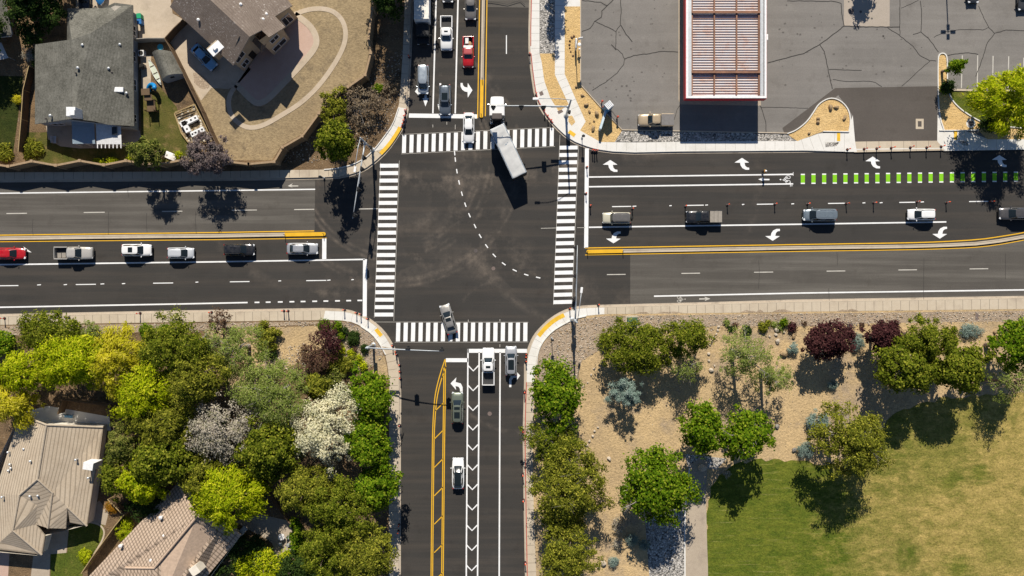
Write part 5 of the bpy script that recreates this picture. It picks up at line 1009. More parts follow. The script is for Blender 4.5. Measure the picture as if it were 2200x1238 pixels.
# parked
tp_ = car('tan pickup truck parked in the station lot with a grey bed cover', 'pickup truck', 1409, 258.5, 'W', 5.5, 1.95, 1.85, TN, 'pickup', 'parked vehicles'); tp_.location.z = ZG + .01
obj('bed_cover', MB().box((-.322 * 5.5, 0, 1.21), (1.95, 1.72, .05), 0, 0, .02), plain('grey_vinyl_cover', (0.19, 0.18, 0.175), .8), tp_)
t = car('pale blue saloon parked in the shaded driveway', 'car', 438.5, 123, -46, 4.7, 1.8, 1.45, LB, 'sedan', 'parked vehicles'); t.location.z = ZG + .02
for k, (u, v) in enumerate(((2091, -26), (2199, -10))):
    t = car(['dark parked car left of two cut by the top edge', 'dark parked car right of two cut by the top edge'][k], 'car', u, v, 'S', 4.7, 1.8, 1.5, DG, 'sedan', 'parked vehicles'); t.location.z = ZG + .02
t = car('black car behind the grey roof at the top edge', 'car', 181, -8, 'S', 4.7, 1.85, 1.5, BK, 'sedan', 'parked vehicles'); t.location.z = ZG + .02
t = thing('covered_boat', 'blue covered boat on the tan driveway at the top edge', 'boat', at(222, -14) + Vector((0, 0, ZG)), -math.pi / 2); mb = MB(); vs = []; n = 9
for i in range(n + 1):
    x = -2.2 + 4.4 * i / n; w = .95 * (1 - max(0, x / 2.25) ** 3); vs += [(x, -w, .8), (x, -w * .6, .3), (x, w * .6, .3), (x, w, .8), (x, 0, 1.15)]
mb.add(vs, [(i * 5 + j, i * 5 + (j + 1) % 5, (i + 1) * 5 + (j + 1) % 5, (i + 1) * 5 + j) for i in range(n) for j in range(3)] + [(0, 1, 2, 3, 4)]); obj('hull', mb, M['white_metal'], t, True)
mb = MB(); mb.add([(x, y * 1.03, z + .01) for x, y, z in vs], [f for i in range(n) for f in ((i * 5 + 3, i * 5 + 4, (i + 1) * 5 + 4, (i + 1) * 5 + 3), (i * 5 + 4, i * 5, (i + 1) * 5, (i + 1) * 5 + 4))]); obj('cover', mb, plain('blue_boat_cover', (0.012, 0.13, 0.34), .7), t, True); wheels(t, 3, 1.6, .34, -.1, -.1)
# box truck at the top edge
o = at(904, 10, 3.3); o.z = .012; t = thing('box_truck', 'white box truck at the top edge in the nearside lane', 'truck', at(911, 43, 0) + Vector((0, 0, .012)), -math.pi / 2, 'vehicles waiting at the junction')
obj('cargo_box', MB().box((-2.2, 0, 2.15), (6.6, 2.3, 2.6), 0, 0, .05), M['white_metal'], t); obj('cargo_roof', MB().box((-2.2, 0, 3.47), (6.5, 2.2, .04)), plain('cream_truck_roof', (0.80, 0.76, 0.68), .6), t)
obj('cab', MB().box((2.3, 0, 1.45), (1.9, 2.05, 1.7), 0, 0, .18), M['black_trim'], t); obj('windscreen', MB().box((3.22, 0, 1.75), (.12, 1.8, .75), 0, 0, .04), M['car_glass'], t); obj('bonnet', MB().box((3.6, 0, .95), (1.1, 1.95, .8), 0, 0, .15), M['black_trim'], t)
for s in (-1, 1): obj('mirror', MB().box((3.0, s * 1.25, 1.7), (.12, .25, .4), 0, 0, .04), M['black_trim'], t); obj('headlight', MB().box((4.13, s * .75, .95), (.1, .3, .2), 0, 0, .03), M['lamp'], t)
obj('chassis', MB().box((-1.2, 0, .65), (7.6, .9, .25)), M['black_trim'], t); wheels(t, 8, 2.2, .46, .38, -.42)
# articulated lorry turning north: tractor and its hitched trailer
tr = thing('lorry_tractor', 'white lorry tractor hitched to the grey topped trailer', 'lorry', at(1068.5, 246) + Vector((0, 0, .012)), math.pi / 2, 'vehicles crossing the junction')
TW = pt('white_paint', (0, 0, 0))
obj('bonnet', MB().add(*loft_body([(-.5, .98, 1.75, .6), (-.2, .98, 1.72, .6), (.2, .95, 1.6, .6), (.42, .88, 1.45, .6), (.5, .7, 1.2, .7)], 1.9, 2.25)), TW, tr, True).location = (1.55, 0, 0)
obj('cab', MB().box((-.05, 0, 1.75), (1.75, 2.35, 2.1), 0, 0, .2), TW, tr); obj('windscreen', MB().box((.80, 0, 2.25), (.18, 1.95, .7), 0, 0, .05), M['car_glass'], tr); obj('sleeper_back', MB().box((-1.05, 0, 1.9), (.55, 2.2, 2.3), 0, 0, .12), M['black_trim'], tr); obj('roof_fairing', MB().box((-.95, 0, 2.98), (.9, 1.5, .3), 0, 0, .1), M['iron'], tr)
obj('chassis', MB().box((-1.5, 0, .75), (4.2, .95, .3)), M['black_trim'], tr); obj('fifth_wheel', MB().lathe([(.5, .95), (.5, 1.08), (.1, 1.1)], (-2.3, 0, 0), 14), M['iron'], tr)
for s in (-1, 1):
    obj('fuel_tank', MB().tube([(-1.7, s * .85, .75), (-.5, s * .85, .75)], .3, 12), M['chrome'], tr); obj('mirror', MB().box((1.0, s * 1.32, 2.1), (.12, .25, .5), 0, 0, .05), M['chrome'], tr); obj('headlight', MB().box((2.38, s * .78, 1.0), (.15, .35, .25), 0, 0, .05), M['lamp'], tr); obj('exhaust', MB().tube([(-1.45, s * .95, .8), (-1.45, s * .95, 3.2)], .08, 10), M['chrome'], tr)
wheels(tr, 1, 2.3, .5, 1.7, -2.0, (-3.0,))
A_, B_, C_, D_ = [at(u, v, 3.75) for u, v in ((1052.5, 279), (1083, 265.5), (1132, 369.5), (1101.5, 385))]
fm, rm = (A_ + B_) / 2, (C_ + D_) / 2; dv = fm - rm; ln = dv.length; wd_ = ((B_ - A_).length + (C_ - D_).length) / 2; cen = (fm + rm) / 2; cen.z = .012
tl = thing('lorry_trailer', 'boxy trailer with a wrinkled pale grey cover turning behind the lorry', 'trailer', cen, math.atan2(dv.y, dv.x), 'vehicles crossing the junction')
obj('box_side', MB().box((0, 0, 2.35), (ln - .06, wd_ - .06, 2.7), 0, 0, .04), pt('blue_grey_trailer', (0.20, 0.27, 0.34), .2), tl)
rr = random.Random(8); nx, ny = 60, 9; vs = []
for i in range(nx + 1):
    for j in range(ny + 1):
        x = -ln / 2 + ln * i / nx; y = -wd_ / 2 + wd_ * j / ny
        w = .045 * math.sin((x + .35 * y) * 4.6) * (1 - abs(2 * j / ny - 1) ** 2) * (.4 + .6 * (1 - abs(2 * i / nx - 1) ** 4)) * (.6 + .5 * math.sin(x * .9)); edge = -.08 if j in (0, ny) or i in (0, nx) else 0
        vs.append((x, y, 3.74 + w + edge + rr.uniform(-.006, .006)))
obj('tarpaulin_roof', MB().add(vs, [(i * (ny + 1) + j, i * (ny + 1) + j + 1, (i + 1) * (ny + 1) + j + 1, (i + 1) * (ny + 1) + j) for i in range(nx) for j in range(ny)]), plain('pale_grey_tarpaulin', (0.52, 0.52, 0.505), .75, .2, scale=.9), tl, True)
obj('tail_frame', MB().box((-ln / 2 + .02, 0, 2.3), (.1, wd_ + .02, 2.75), 0, 0, .03), M['black_trim'], tl); obj('front_bulkhead', MB().box((ln / 2 - .02, 0, 2.4), (.1, wd_ - .02, 2.6), 0, 0, .03), M['metal'], tl); obj('chassis', MB().box((-.2, 0, .85), (ln - .8, 1.0, .28)), M['black_trim'], tl); obj('tail_bumper', MB().box((-ln / 2 + .05, 0, .6), (.12, 2.1, .14)), M['chrome'], tl)
wheels(tl, 1, 2.35, .48, -ln / 2 + 1.3, -ln / 2 + 2.5)
for s in (-1, 1): obj('landing_leg', MB().box((ln / 2 - 2.2, s * .7, .6), (.12, .12, .8)), M['iron'], tl); obj('taillight', MB().box((-ln / 2 - .03, s * 1.0, 1.1), (.04, .2, .12)), M['tail'], tl)
# ------------------------------------------------------------------ street furniture
M['pole'] = plain('galvanised_pole', (0.44, 0.47, 0.49), .5, .4, .3); M['signal_black'] = plain('signal_housing', (0.015, 0.016, 0.017), .6); M['sign_white'] = plain('sign_face', (0.78, 0.78, 0.77), .5)
M['orange'] = plain('orange_plastic', (0.74, 0.105, 0.035), .6, var=.2); M['dull_orange'] = plain('faded_orange_plastic', (0.44, 0.075, 0.045), .6, var=.2)
def signal_pole(label, base, h_pole, tip, z0, z1, heads, lamp=None, lamp_z=10.6, signs=()):
    o = at(*base); o.z = ZG; t = thing('traffic_signal_pole', label, 'traffic signal', o, 0, 'mast arm traffic signals on the corners')
    obj('pole', MB().tube([(0, 0, 0), (0, 0, h_pole * .6), (0, 0, h_pole)], [.19, .15, .10], 10), M['pole'], t, True); obj('base_plate', MB().lathe([(.38, 0), (.38, .12), (.24, .2), (.2, .5)], n=12), M['pole'], t)
    e = at(*tip) - at(*base); ex, ey = e.x, e.y
    L = math.hypot(ex, ey); arm = [Vector((ex * s, ey * s, z0 + (z1 - z0) * (1 - (1 - s) ** 2))) for s in (0, .15, .35, .6, .8, 1)]
    obj('mast_arm', MB().tube(arm, [.13, .12, .10, .085, .07, .055], 8), M['pole'], t, True)
    obj('arm_flange', MB().ball((ex / L * .15, ey / L * .15, z0), .26, 2), M['pole'], t)
    face = math.atan2(ey, ex)
    for s in heads:
        p = Vector((ex * s, ey * s, z0 + (z1 - z0) * (1 - (1 - s) ** 2))); nx, ny = -ey / L, ex / L
        hd = obj('signal_head', MB().box((p.x + nx * .22, p.y + ny * .22, p.z - .1), (.5, .32, 1.15), face, 0, .06), M['signal_black'], t)
        obj('backplate', MB().box((p.x + nx * .10, p.y + ny * .10, p.z - .1), (.72, .04, 1.4), face), M['signal_black'], hd)
        mb = MB()
        for k in (-1, 0, 1): mb.tube([(p.x + nx * .38, p.y + ny * .38, p.z - .1 + k * .36), (p.x + nx * .56, p.y + ny * .56, p.z - .12 + k * .36)], .14, 10, cap=False)
        obj('visor', mb, M['signal_black'], hd)
        mb = MB()
        for k in (-1, 0, 1): mb.tube([(p.x + nx * .37, p.y + ny * .37, p.z - .1 + k * .36), (p.x + nx * .39, p.y + ny * .39, p.z - .1 + k * .36)], .11, 10)
        obj('lens', mb, M['tail'], hd)
    for s, w_ in signs:
        p = Vector((ex * s, ey * s, z0 + (z1 - z0) * (1 - (1 - s) ** 2))); obj('street_name_sign', MB().box((p.x, p.y, p.z - .45), (w_, .05, .45), face), M['sign_white'], t)
    sg = obj('pole_signal', MB().box((.3, -.1, 3.0), (.35, .35, 1.1), face, 0, .05), M['signal_black'], t); obj('visor', MB().box((.3, -.3, 3.1), (.3, .2, .9), face, 0, .05), M['signal_black'], sg)
    obj('push_button', MB().box((.16, .1, 1.1), (.12, .12, .3), 0, 0, .02), plain('button_yellow', (0.6, 0.4, 0.03), .5), t)
    if lamp:
        q = at(*lamp) - at(*base); top = Vector((0, 0, h_pole - .15)); e = Vector((q.x, q.y, lamp_z))
        obj('lamp_arm', MB().tube([top, top.lerp(e, .35) + Vector((0, 0, .45)), top.lerp(e, .7) + Vector((0, 0, .35)), e], .05, 8), M['pole'], t, True)
        d = Vector((q.x, q.y, 0)).normalized(); hd = obj('lamp_head', MB().box((e.x + d.x * .35, e.y + d.y * .35, e.z - .02), (.85, .34, .16), math.atan2(d.y, d.x), 0, .06), M['sign_white'], t); obj('lamp_lens', MB().box((e.x + d.x * .4, e.y + d.y * .4, e.z - .115), (.5, .24, .03), math.atan2(d.y, d.x)), M['lamp'], hd)
    return t
signal_pole('grey mast arm signal pole at the corner under the green pine, arm pointing down', (801, 323), 9.8, (779, 479), 6.1, 7.2, (.2, .35, .62, .95), (792, 381), 10.0, ((.48, 1.4),))
signal_pole('grey mast arm signal pole on the corner with the gravel planters and station lot', (1216, 249.5), 10.2, (1059, 251), 6.0, 7.0, (.33, .62, .98), (1151, 251), 11.3, ((.16, 1.7),))
signal_pole('pale mast arm signal pole beside the clipped round shrubs, arm over the south road', (803, 741), 6.4, (962, 746), 5.9, 7.6, (.55, .98), None, 10, ((.26, 1.6),))
signal_pole('grey mast arm signal pole on the corner beside the tan gravel slope, arm pointing up', (1229, 687), 9.4, (1231.5, 533), 5.9, 7.4, (.3, .6, .97), (1236, 628), 10.2, ((.42, 1.2),))
def ped_pole(label, u, v, h=2.9, tall=None):
    o = at(u, v); o.z = ZG; t = thing('pedestrian_signal', label, 'pedestrian signal', o, 0, 'pedestrian signal posts'); obj('post', MB().tube([(0, 0, 0), (0, 0, h)], .055, 8), M['pole'], t); hd = obj('signal_box', MB().box((0, -.2, h - .35), (.45, .3, .5), 0, 0, .04), M['signal_black'], t); obj('base', MB().lathe([(.15, 0), (.15, .15), (.08, .3)]), M['pole'], t)
    return t
ped_pole('slim signal post on the sand edge near the yellow tactile plate', 1250, 297); ped_pole('slim signal post in the gravel left of the tactile strip', 1185, 726); ped_pole('slim signal post on the pavement below the two gate shadows', 697, 383)
# delineator posts
dm = thing('delineator_post', '', 'delineator post', (0, 0, 0), 0, 'orange delineator posts')
obj('base', MB().lathe([(.21, 0), (.22, .05), (.13, .09), (.06, .11)], n=12), M['black_trim'], dm); obj('tube', MB().lathe([(.075, .08), (.07, .9), (.062, 1.05), (.11, 1.06), (.11, 1.13), (.03, 1.17)], n=10), M['orange'], dm, True)
for z in (.62, .82): obj('reflective_band', MB().lathe([(.079, z), (.079, z + .1)], n=10), M['sign_white'], dm)
obj('handle', MB().tube([(0, -.09, 1.12), (0, -.09, 1.26), (0, .09, 1.26), (0, .09, 1.12)], .03, 6), M['orange'], dm)
first = [True]
def delin(pts, txt, frm, z=None):
    n = len(pts)
    for i, (u, v) in enumerate(pts):
        t = dm if first[0] else dup_tree(dm); first[0] = False
        on = z if z is not None else 0.012; t.location = at(u, v); t.location.z = on; t.rotation_euler = (random.Random(u * 7 + v).uniform(-.05, .05), random.Random(u + v).uniform(-.05, .05), (u * 13 + v) % 6.28)
        t['label'] = (f'{ORD[i]} from {frm} of {NUM[n]} orange posts {txt}' if n > 1 else f'lone orange post {txt}')
delin([(1819, 322), (1855, 321), (1882, 320), (1913, 319), (1954, 318), (1989, 318), (2020, 316)], 'across the driveway mouth', 'the left', ZG + .02)
delin([(1268, 443), (1358, 449), (1472, 444), (1562, 441), (1664, 439), (1734, 439), (1817, 438), (1876, 436), (1969, 434), (2032, 436), (2126, 433)], 'along the dashed east lane line', 'the left')
delin([(1260.5, 360), (1258.5, 417)], 'on the east stop line', 'the top')
delin([(1272, 325), (1277, 326), (1281, 325.5)], 'bunched at the curved kerb end', 'the left', ZG + .02)
delin([(1138, 118), (1152, 205), (1170, 240), (1177, 251), (1184, 261)], 'along the red curved kerb', 'the top')
delin([(872, 240), (870.5, 253), (868.5, 262), (866, 270)], 'beside the north stop line', 'the top', ZG + .02); delin([(880, 124)], 'on the kerb near the box truck shadow', 'the top', ZG + .02)
delin([(12, 684), (150, 682), (303, 673), (456, 671), (611, 668), (620, 668), (741, 665), (767, 672), (776, 675), (791, 684)], 'along the kerb above the woodland', 'the left', ZG + .02)
delin([(844, 742), (851, 756), (853, 761), (859, 783), (860, 797), (861, 812), (859.5, 913), (858, 1126), (857, 1140)], 'by the south road left kerb', 'the top', ZG + .02)
delin([(1131, 761), (1130.5, 767), (1129.5, 776), (1127, 841), (1123.5, 925), (1123, 1018), (1124.5, 1073), (1128, 1207)], 'by the south road right kerb', 'the top', ZG + .02)
delin([(1224, 662)], 'beside the pale corner signal pole shadow', 'x', ZG + .03); delin([(1285, 655)], 'left of the green utility cabinet', 'x', ZG + .03)
for k, (u, v, lab) in enumerate(((1036, 171, 'small black marker post at the start of the long yellow nose'), (1034, 247, 'small black marker post at the tip of the long yellow nose'), (613, 505, 'small black marker post on the west road median'), (696, 503, 'small black marker post at the tip of the west median'), (1338, 540, 'small black marker post on the east road median'), (1262, 541, 'small black marker post at the tip of the east median'))):
    t = thing('marker_post', lab, 'marker post', at(u, v) + Vector((0, 0, .18)), 0, 'marker posts on the medians'); obj('stake', MB().box((0, 0, .4), (.1, .05, .8)), M['black_trim'], t); obj('reflector', MB().box((0, -.03, .68), (.09, .03, .14)), M['sign_white'], t)
# utility cabinet
t = thing('utility_cabinet', 'green utility cabinet on a concrete pad by the pavement', 'cabinet', at(1356, 690) + Vector((0, 0, ZG)), .02); G_ = plain('green_cabinet_paint', (0.055, 0.125, 0.09), .6)
obj('pad', MB().box((0, 0, .06), (1.8, 1.75, .12), 0, 0, .02), M['concrete'], t); obj('cabinet', MB().box((0, -.05, .72), (1.45, 1.3, 1.2), 0, 0, .03), G_, t); obj('lid', MB().box((0, -.05, 1.34), (1.52, 1.38, .06), 0, 0, .02), G_, t); obj('door', MB().box((0, -.72, .7), (1.3, .04, 1.05)), G_, t)
# monument sign with louvred cabinet
o = at(1290, 262); o.z = ZG; t = thing('station_sign', 'blue and white station sign with a long pale base wall', 'sign', o); a, b = at(1287, 282) - o, at(1299, 243) - o; d = b - a; rz = math.atan2(d.y, d.x); c = (a + b) / 2
obj('base_wall', MB().box((c.x, c.y, .85), (d.length, .34, 1.7), rz, 0, .03), plain('pale_blue_wall', (0.55, 0.66, 0.70), .7), t); p = at(1303, 236) - o
obj('sign_cabinet', MB().box((p.x, p.y, 1.55), (1.15, 1.0, 2.7), math.radians(40), 0, .03), plain('blue_sign_panel', (0.02, 0.20, 0.42), .45), t); mb = MB()
cs, sn = math.cos(math.radians(40)), math.sin(math.radians(40))
for k in range(5): dx = -.46 + k * .23; mb.box((p.x + dx * cs, p.y + dx * sn, 2.95), (.17, 1.0, .10), math.radians(40), 0, .01)
obj('louvre_top', mb, M['white_metal'], t)
def bollard(label, u, v, h=1.15):
    t = thing('bollard', label, 'bollard', at(u, v) + Vector((0, 0, ZG)), 0, 'red bollards guarding the sign'); obj('post', MB().lathe([(.11, 0), (.11, h), (.07, h + .08)], n=12), M['dull_orange'], t, True); obj('cap', MB().ball((0, 0, h + .06), (.19, .19, .14), 2), M['dull_orange'], t); obj('collar', MB().lathe([(.16, 0), (.16, .05), (.11, .06)], n=12), M['concrete'], t)
bollard('red capped bollard above left of the blue sign', 1292, 222); bollard('red capped bollard below right of the blue sign', 1325, 255); bollard('dull bollard close against the blue sign', 1295, 234, .9)
t = thing('hand_rail', 'thin dark rail frame behind the blue sign', 'rail', at(1316, 246) + Vector((0, 0, ZG)), -.9); mb = MB(); mb.tube([(-.9, 0, 0), (-.9, 0, .9), (.9, 0, .9), (.9, 0, 0)], .03, 6); obj('frame', mb, M['iron'], t); obj('mid_rail', MB().tube([(-.9, 0, .5), (.9, 0, .5)], .025, 6), M['iron'], t)
# pole sign and pedestal in the sand bed
t = thing('pole_sign', 'slim pole sign with a small square head in the sand bed', 'sign', at(1236.5, 106) + Vector((0, 0, ZG))); obj('pole', MB().tube([(0, 0, 0), (0, 0, 5.2)], .06, 8), M['pole'], t); obj('sign_head', MB().box((.35, .05, 4.9), (.62, .12, .8), .2, 0, .03), M['sign_white'], t)
obj('panel', MB().box((-.05, .3, 1.2), (.25, 1.5, 1.5), 0, 0, .04), M['metal'], t); obj('disc', MB().ball((.45, .2, 1.5), (.3, .3, .12), 2), M['sign_white'], t)
t = thing('meter_post', 'short meter post beside the pole sign', 'post', at(1243, 112) + Vector((0, 0, ZG))); obj('post', MB().tube([(0, 0, 0), (0, 0, 1.3)], .05, 8), M['pole'], t); obj('meter', MB().box((0, 0, 1.35), (.25, .2, .3), 0, 0, .03), M['sign_white'], t)
# lamp post beyond the top edge whose shadow falls in the lot
t = thing('lot_lamp_post', 'four headed lamp post standing beyond the top edge of the lot', 'lamp post', at(2029, -76) + Vector((0, 0, ZG))); obj('pole', MB().tube([(0, 0, 0), (0, 0, 9.1)], [.12, .08], 8), M['iron'], t)
for k in range(4):
    c, s = math.cos(k * math.pi / 2), math.sin(k * math.pi / 2); obj('lamp_head', MB().box((c * .75, s * .75, 9.05), (.8, .5, .15), k * math.pi / 2, 0, .04), M['iron'], t)
# ------------------------------------------------------------------ worker standing in the road
def worker(u, v):
    p = at(u, v); p.z = .012; t = thing('person', 'worker in an orange vest and white hard hat standing beside the bike lane', 'person', p, math.radians(200))
    V = []; E = []; R = []
    def chain(pts, rs, start=None):
        prev = start
        for q, r in zip(pts, rs):
            V.append(q); R.append(r); i = len(V) - 1
            if prev is not None: E.append((prev, i))
            prev = i
        return prev
    root = chain([(0, 0, .95)], [.15]); ch = chain([(0, 0, 1.12), (.02, 0, 1.32), (.02, 0, 1.44)], [.14, .165, .12], root); hd_ = chain([(.03, 0, 1.52), (.05, 0, 1.60), (.06, 0, 1.70)], [.055, .085, .09], ch); chest = ch - 1
    for s in (-1, 1):
        chain([(0, s * .11, .88), (.06 * s, s * .15, .48), (.10 * s, s * .19, .09), (.10 * s + .14, s * .2, .04)], [.10, .07, .05, .045], root)
        w = chain([(.01, s * .2, 1.40), (.02, s * .27, 1.15), (.14, s * .27, .95), (.19, s * .26, .89)], [.07, .052, .04, .038], chest)
        for f in range(4): chain([(.23, s * (.225 + .022 * f), .855), (.255, s * (.225 + .022 * f), .825 - .004 * f), (.25, s * (.225 + .022 * f), .80)], [.0095, .009, .008], w)
        chain([(.21, s * .215, .875), (.235, s * .20, .855)], [.011, .009], w)
    me = bpy.data.meshes.new('body'); me.from_pydata(V, E, []); me.materials.append(plain('skin_and_dark_trousers', (0.06, 0.055, 0.055), .8))
    b = obj('body', me, None, t); b.modifiers.new('skin', 'SKIN')
    for i, r in enumerate(R): me.skin_vertices[0].data[i].radius = (r, r)
    me.skin_vertices[0].data[0].use_root = True; sm = b.modifiers.new('sub', 'SUBSURF'); sm.levels = 1; sm.render_levels = 1
    skin = plain('skin', (0.45, 0.26, 0.17), .6)
    obj('vest', MB().add([(x * 1.0, y, z) for z, rx, ry in ((.98, .17, .2), (1.15, .17, .21), (1.32, .19, .23), (1.45, .13, .2)) for x, y in [(rx * math.cos(k * math.pi / 6) + .02, ry * math.sin(k * math.pi / 6)) for k in range(12)]], [(i * 12 + k, i * 12 + (k + 1) % 12, (i + 1) * 12 + (k + 1) % 12, (i + 1) * 12 + k) for i in range(3) for k in range(12)] + [tuple(range(36, 48))]), plain('orange_hi_vis', (0.75, 0.30, 0.02), .7), t, True)
    for s in (-1, 1): obj('sleeve', MB().tube([(.01, s * .2, 1.42), (.02, s * .27, 1.18), (.10, s * .27, 1.02)], [.085, .07, .055], 8), plain('tan_sleeve', (0.5, 0.32, 0.12), .8), t, True); obj('boot', MB().box((.10 * s + .07, s * .2, .06), (.3, .12, .12), 0, 0, .04), M['black_trim'], t)
    h = obj('head', MB().ball((.06, 0, 1.62), (.1, .08, .125), 2).ball((.165, 0, 1.61), (.025, .018, .025), 1), skin, t, True)
    for s in (-1, 1): obj('eye', MB().ball((.145, s * .033, 1.635), .012, 1), M['dark'], h); obj('ear', MB().ball((.05, s * .082, 1.615), (.025, .012, .032), 1), skin, h)
    obj('mouth', MB().box((.152, 0, 1.56), (.012, .05, .01)), plain('lips', (0.3, 0.1, 0.09), .6), h)
    obj('hard_hat', MB().ball((.06, 0, 1.70), (.145, .125, .1), 2).lathe([(.16, 1.685), (.165, 1.7), (.13, 1.71)], (.075, 0, 0), 16), M['sign_white'], t, True)
worker(1639, 371)
# ------------------------------------------------------------------ boulders
rk = random.Random(21); ROCKS = []
M['rock_tan'] = plain('tan_boulder', (0.40, 0.285, 0.16), .95, .1, var=.3, scale=2.5, fine=.3); M['rock_grey'] = plain('grey_boulder', (0.27, 0.245, 0.215), .95, .1, var=.3, scale=2.5, fine=.3); M['rock_pale'] = plain('pale_boulder', (0.55, 0.47, 0.37), .95, .1, var=.25, scale=2.5, fine=.25); M['rock_brown'] = plain('brown_boulder', (0.17, 0.10, 0.065), .95, .1, var=.3, scale=2.5, fine=.3)
def rockmesh(seed, mat):
    r = random.Random(seed); bm = bmesh.new(); bmesh.ops.create_icosphere(bm, subdivisions=2, radius=1.0)
    pl = [(Vector((r.gauss(0, 1), r.gauss(0, 1), r.gauss(0, 1))).normalized(), r.uniform(.55, .85)) for _ in range(9)]
    for v in bm.verts:
        for n_, d_ in pl:
            k = v.co.dot(n_) - d_
            if k > 0: v.co -= n_ * k * .9
        v.co *= 1 + r.uniform(-.05, .05)
    me = bpy.data.meshes.new('boulder'); bm.to_mesh(me); bm.free(); me.materials.append(mat); return me
RM = {k: [rockmesh(i * 7 + j, M[k]) for j in range(4)] for i, k in enumerate(('rock_tan', 'rock_grey', 'rock_pale', 'rock_brown'))}
def rocks(pts, kind, txt, frm, word):
    n = len(pts)
    for i, (u, v, r) in enumerate(pts):
        o = obj('boulder', RM[kind][(i + int(u)) % 4], None); s = r * K; o.scale = (s * rk.uniform(.9, 1.25), s * rk.uniform(.75, 1.05), s * rk.uniform(.6, .85)); o.rotation_euler = (rk.uniform(-.2, .2), rk.uniform(-.2, .2), rk.uniform(0, 6.28))
        o.location = at(u, v) + Vector((0, 0, ZG + s * .35))
        tag(o, f'{ORD[i]} from {frm} of {NUM[n]} {word} {txt}' if n > 1 else f'{word} {txt}', 'boulder', 'landscaping boulders')
rocks([(1238, 187, 3.5), (1251, 206, 4), (1259, 226, 5.2), (1266, 241, 3.6), (1282, 245, 6.5), (1276, 261, 2.8), (1267, 265, 2.2), (1274, 277, 5.5)], 'rock_tan', 'in sand left of the blue sign', 'the top', 'rough tan boulders')
rocks([(1233, 79, 2.8), (1228, 82, 3), (1224, 89, 2.8), (1223, 97, 2.6), (1224, 104, 2.4), (1226, 112, 2.2), (1231, 121, 2.2)], 'rock_brown', 'ringed round the pole sign', 'the top', 'dark brown stones')
rocks([(1782, 232, 6), (1795, 231, 5.5), (1813, 254, 5.5), (1756, 256, 4.5), (1756, 264, 4.8), (1737, 287, 3.5)], 'rock_tan', 'in the sand island', 'the top', 'tan boulders')
rocks([(1543, 702, 3.2), (1541, 710, 3), (1538, 718, 2.8), (1533, 724, 3), (1529, 733, 3.4), (1525, 741, 3), (1522, 760, 3.5), (1522, 775, 3.6), (1534, 786, 3.2), (1527, 795, 5.5)], 'rock_pale', 'down the park slope', 'the top', 'pale stones')
rocks([(1667, 709, 5), (1683, 714, 3.4), (1666, 719, 4.5), (1652, 723, 3), (1669, 733, 6.5)], 'rock_pale', 'near the mixed shrubs', 'the top', 'pale grey rocks')
rocks([(1684, 758, 9), (1704, 722, 6), (1832, 752, 6), (2136, 712, 5), (2144, 726, 8)], 'rock_tan', 'among the purple trees', 'the left', 'golden boulders')
rocks([(1882, 893, 4.5), (1893, 901, 4.5), (1881, 907, 7), (1668, 916, 6), (1705, 966, 6)], 'rock_grey', 'near the lawn edge', 'the top', 'grey boulders')
rocks([(1284, 918, 3), (1277, 926, 3.4), (1273, 937, 3.8), (1266, 947, 3.6), (1261, 956, 3.2), (1262, 968, 3.4), (1259, 978, 2.6)], 'rock_pale', 'right of the roadside pines', 'the top', 'cream stones')
rocks([(1223, 842, 2.8), (1245, 838, 2.6), (1252, 830, 2.8), (1262, 822, 2.6), (1270, 805, 3.2), (1276, 792, 2.8)], 'rock_pale', 'on the bare roadside slope', 'the bottom', 'small pale stones')
rocks([(1286, 1218, 4), (1296, 1208, 7), (1308, 985, 5), (1455, 982, 4), (1508, 1004, 9)], 'rock_pale', 'round the big maple near the path', 'the left', 'pale boulders')
rocks([(444, 720, 4), (437, 726, 4.5), (430, 733, 4)], 'rock_grey', 'beside the bare purple sapling', 'the top', 'grey stones'); rocks([(751, 277, 5)], 'rock_pale', 'pale boulder in the brown litter by the bare twiggy bush', '', 'single'); rocks([(684, 320, 4.5), (712, 345, 4)], 'rock_tan', 'beside the block wall', 'the left', 'orange tan stones')
# loose stones of the rock mulch: uncountable, one object
def scatter(name, region, n, rmin, rmax, mats, seed, label=None):
    r = random.Random(seed); mb = MB(); us = [p[0] for p in region]; vs_ = [p[1] for p in region]
    def inside(u, v):
        c = False
        for (x0, y0), (x1, y1) in zip(region, region[1:] + region[:1]):
            if (y0 > v) != (y1 > v) and u < (x1 - x0) * (v - y0) / (y1 - y0) + x0: c = not c
        return c
    oct_ = [(1, 0, 0), (-1, 0, 0), (0, 1, 0), (0, -1, 0), (0, 0, 1), (0, 0, -1)]; of = [(0, 2, 4), (2, 1, 4), (1, 3, 4), (3, 0, 4)]
    k = 0; tries = 0
    while k < n and tries < n * 20:
        tries += 1; u, v = r.uniform(min(us), max(us)), r.uniform(min(vs_), max(vs_))
        if not inside(u, v): continue
        k += 1; p = at(u, v); s = r.uniform(rmin, rmax) ** 1; a = r.uniform(0, 6.28); c_, s_ = math.cos(a), math.sin(a); ax, ay, az = s * r.uniform(.7, 1.4), s * r.uniform(.6, 1), s * r.uniform(.5, .9)
        mb.add([(p.x + x * ax * c_ - y * ay * s_, p.y + x * ax * s_ + y * ay * c_, ZG + .01 + z * az + .02) for x, y, z in oct_], of, r.randrange(len(mats)))
    o = obj(name, mb, mats); tag(o, label, 'stones', None, 'stuff'); return o
RMATS = [M['rock_tan'], M['rock_grey'], M['rock_pale'], M['rock_pale']]
scatter('loose_stones', [(1152, 785), (1187, 712), (1233, 686), (1298, 679), (2200, 668), (2200, 692), (1700, 704), (1440, 714), (1300, 745), (1250, 775), (1225, 850), (1160, 850)], 2600, .05, .17, RMATS, 1, 'loose rock mulch along the south east pavement')
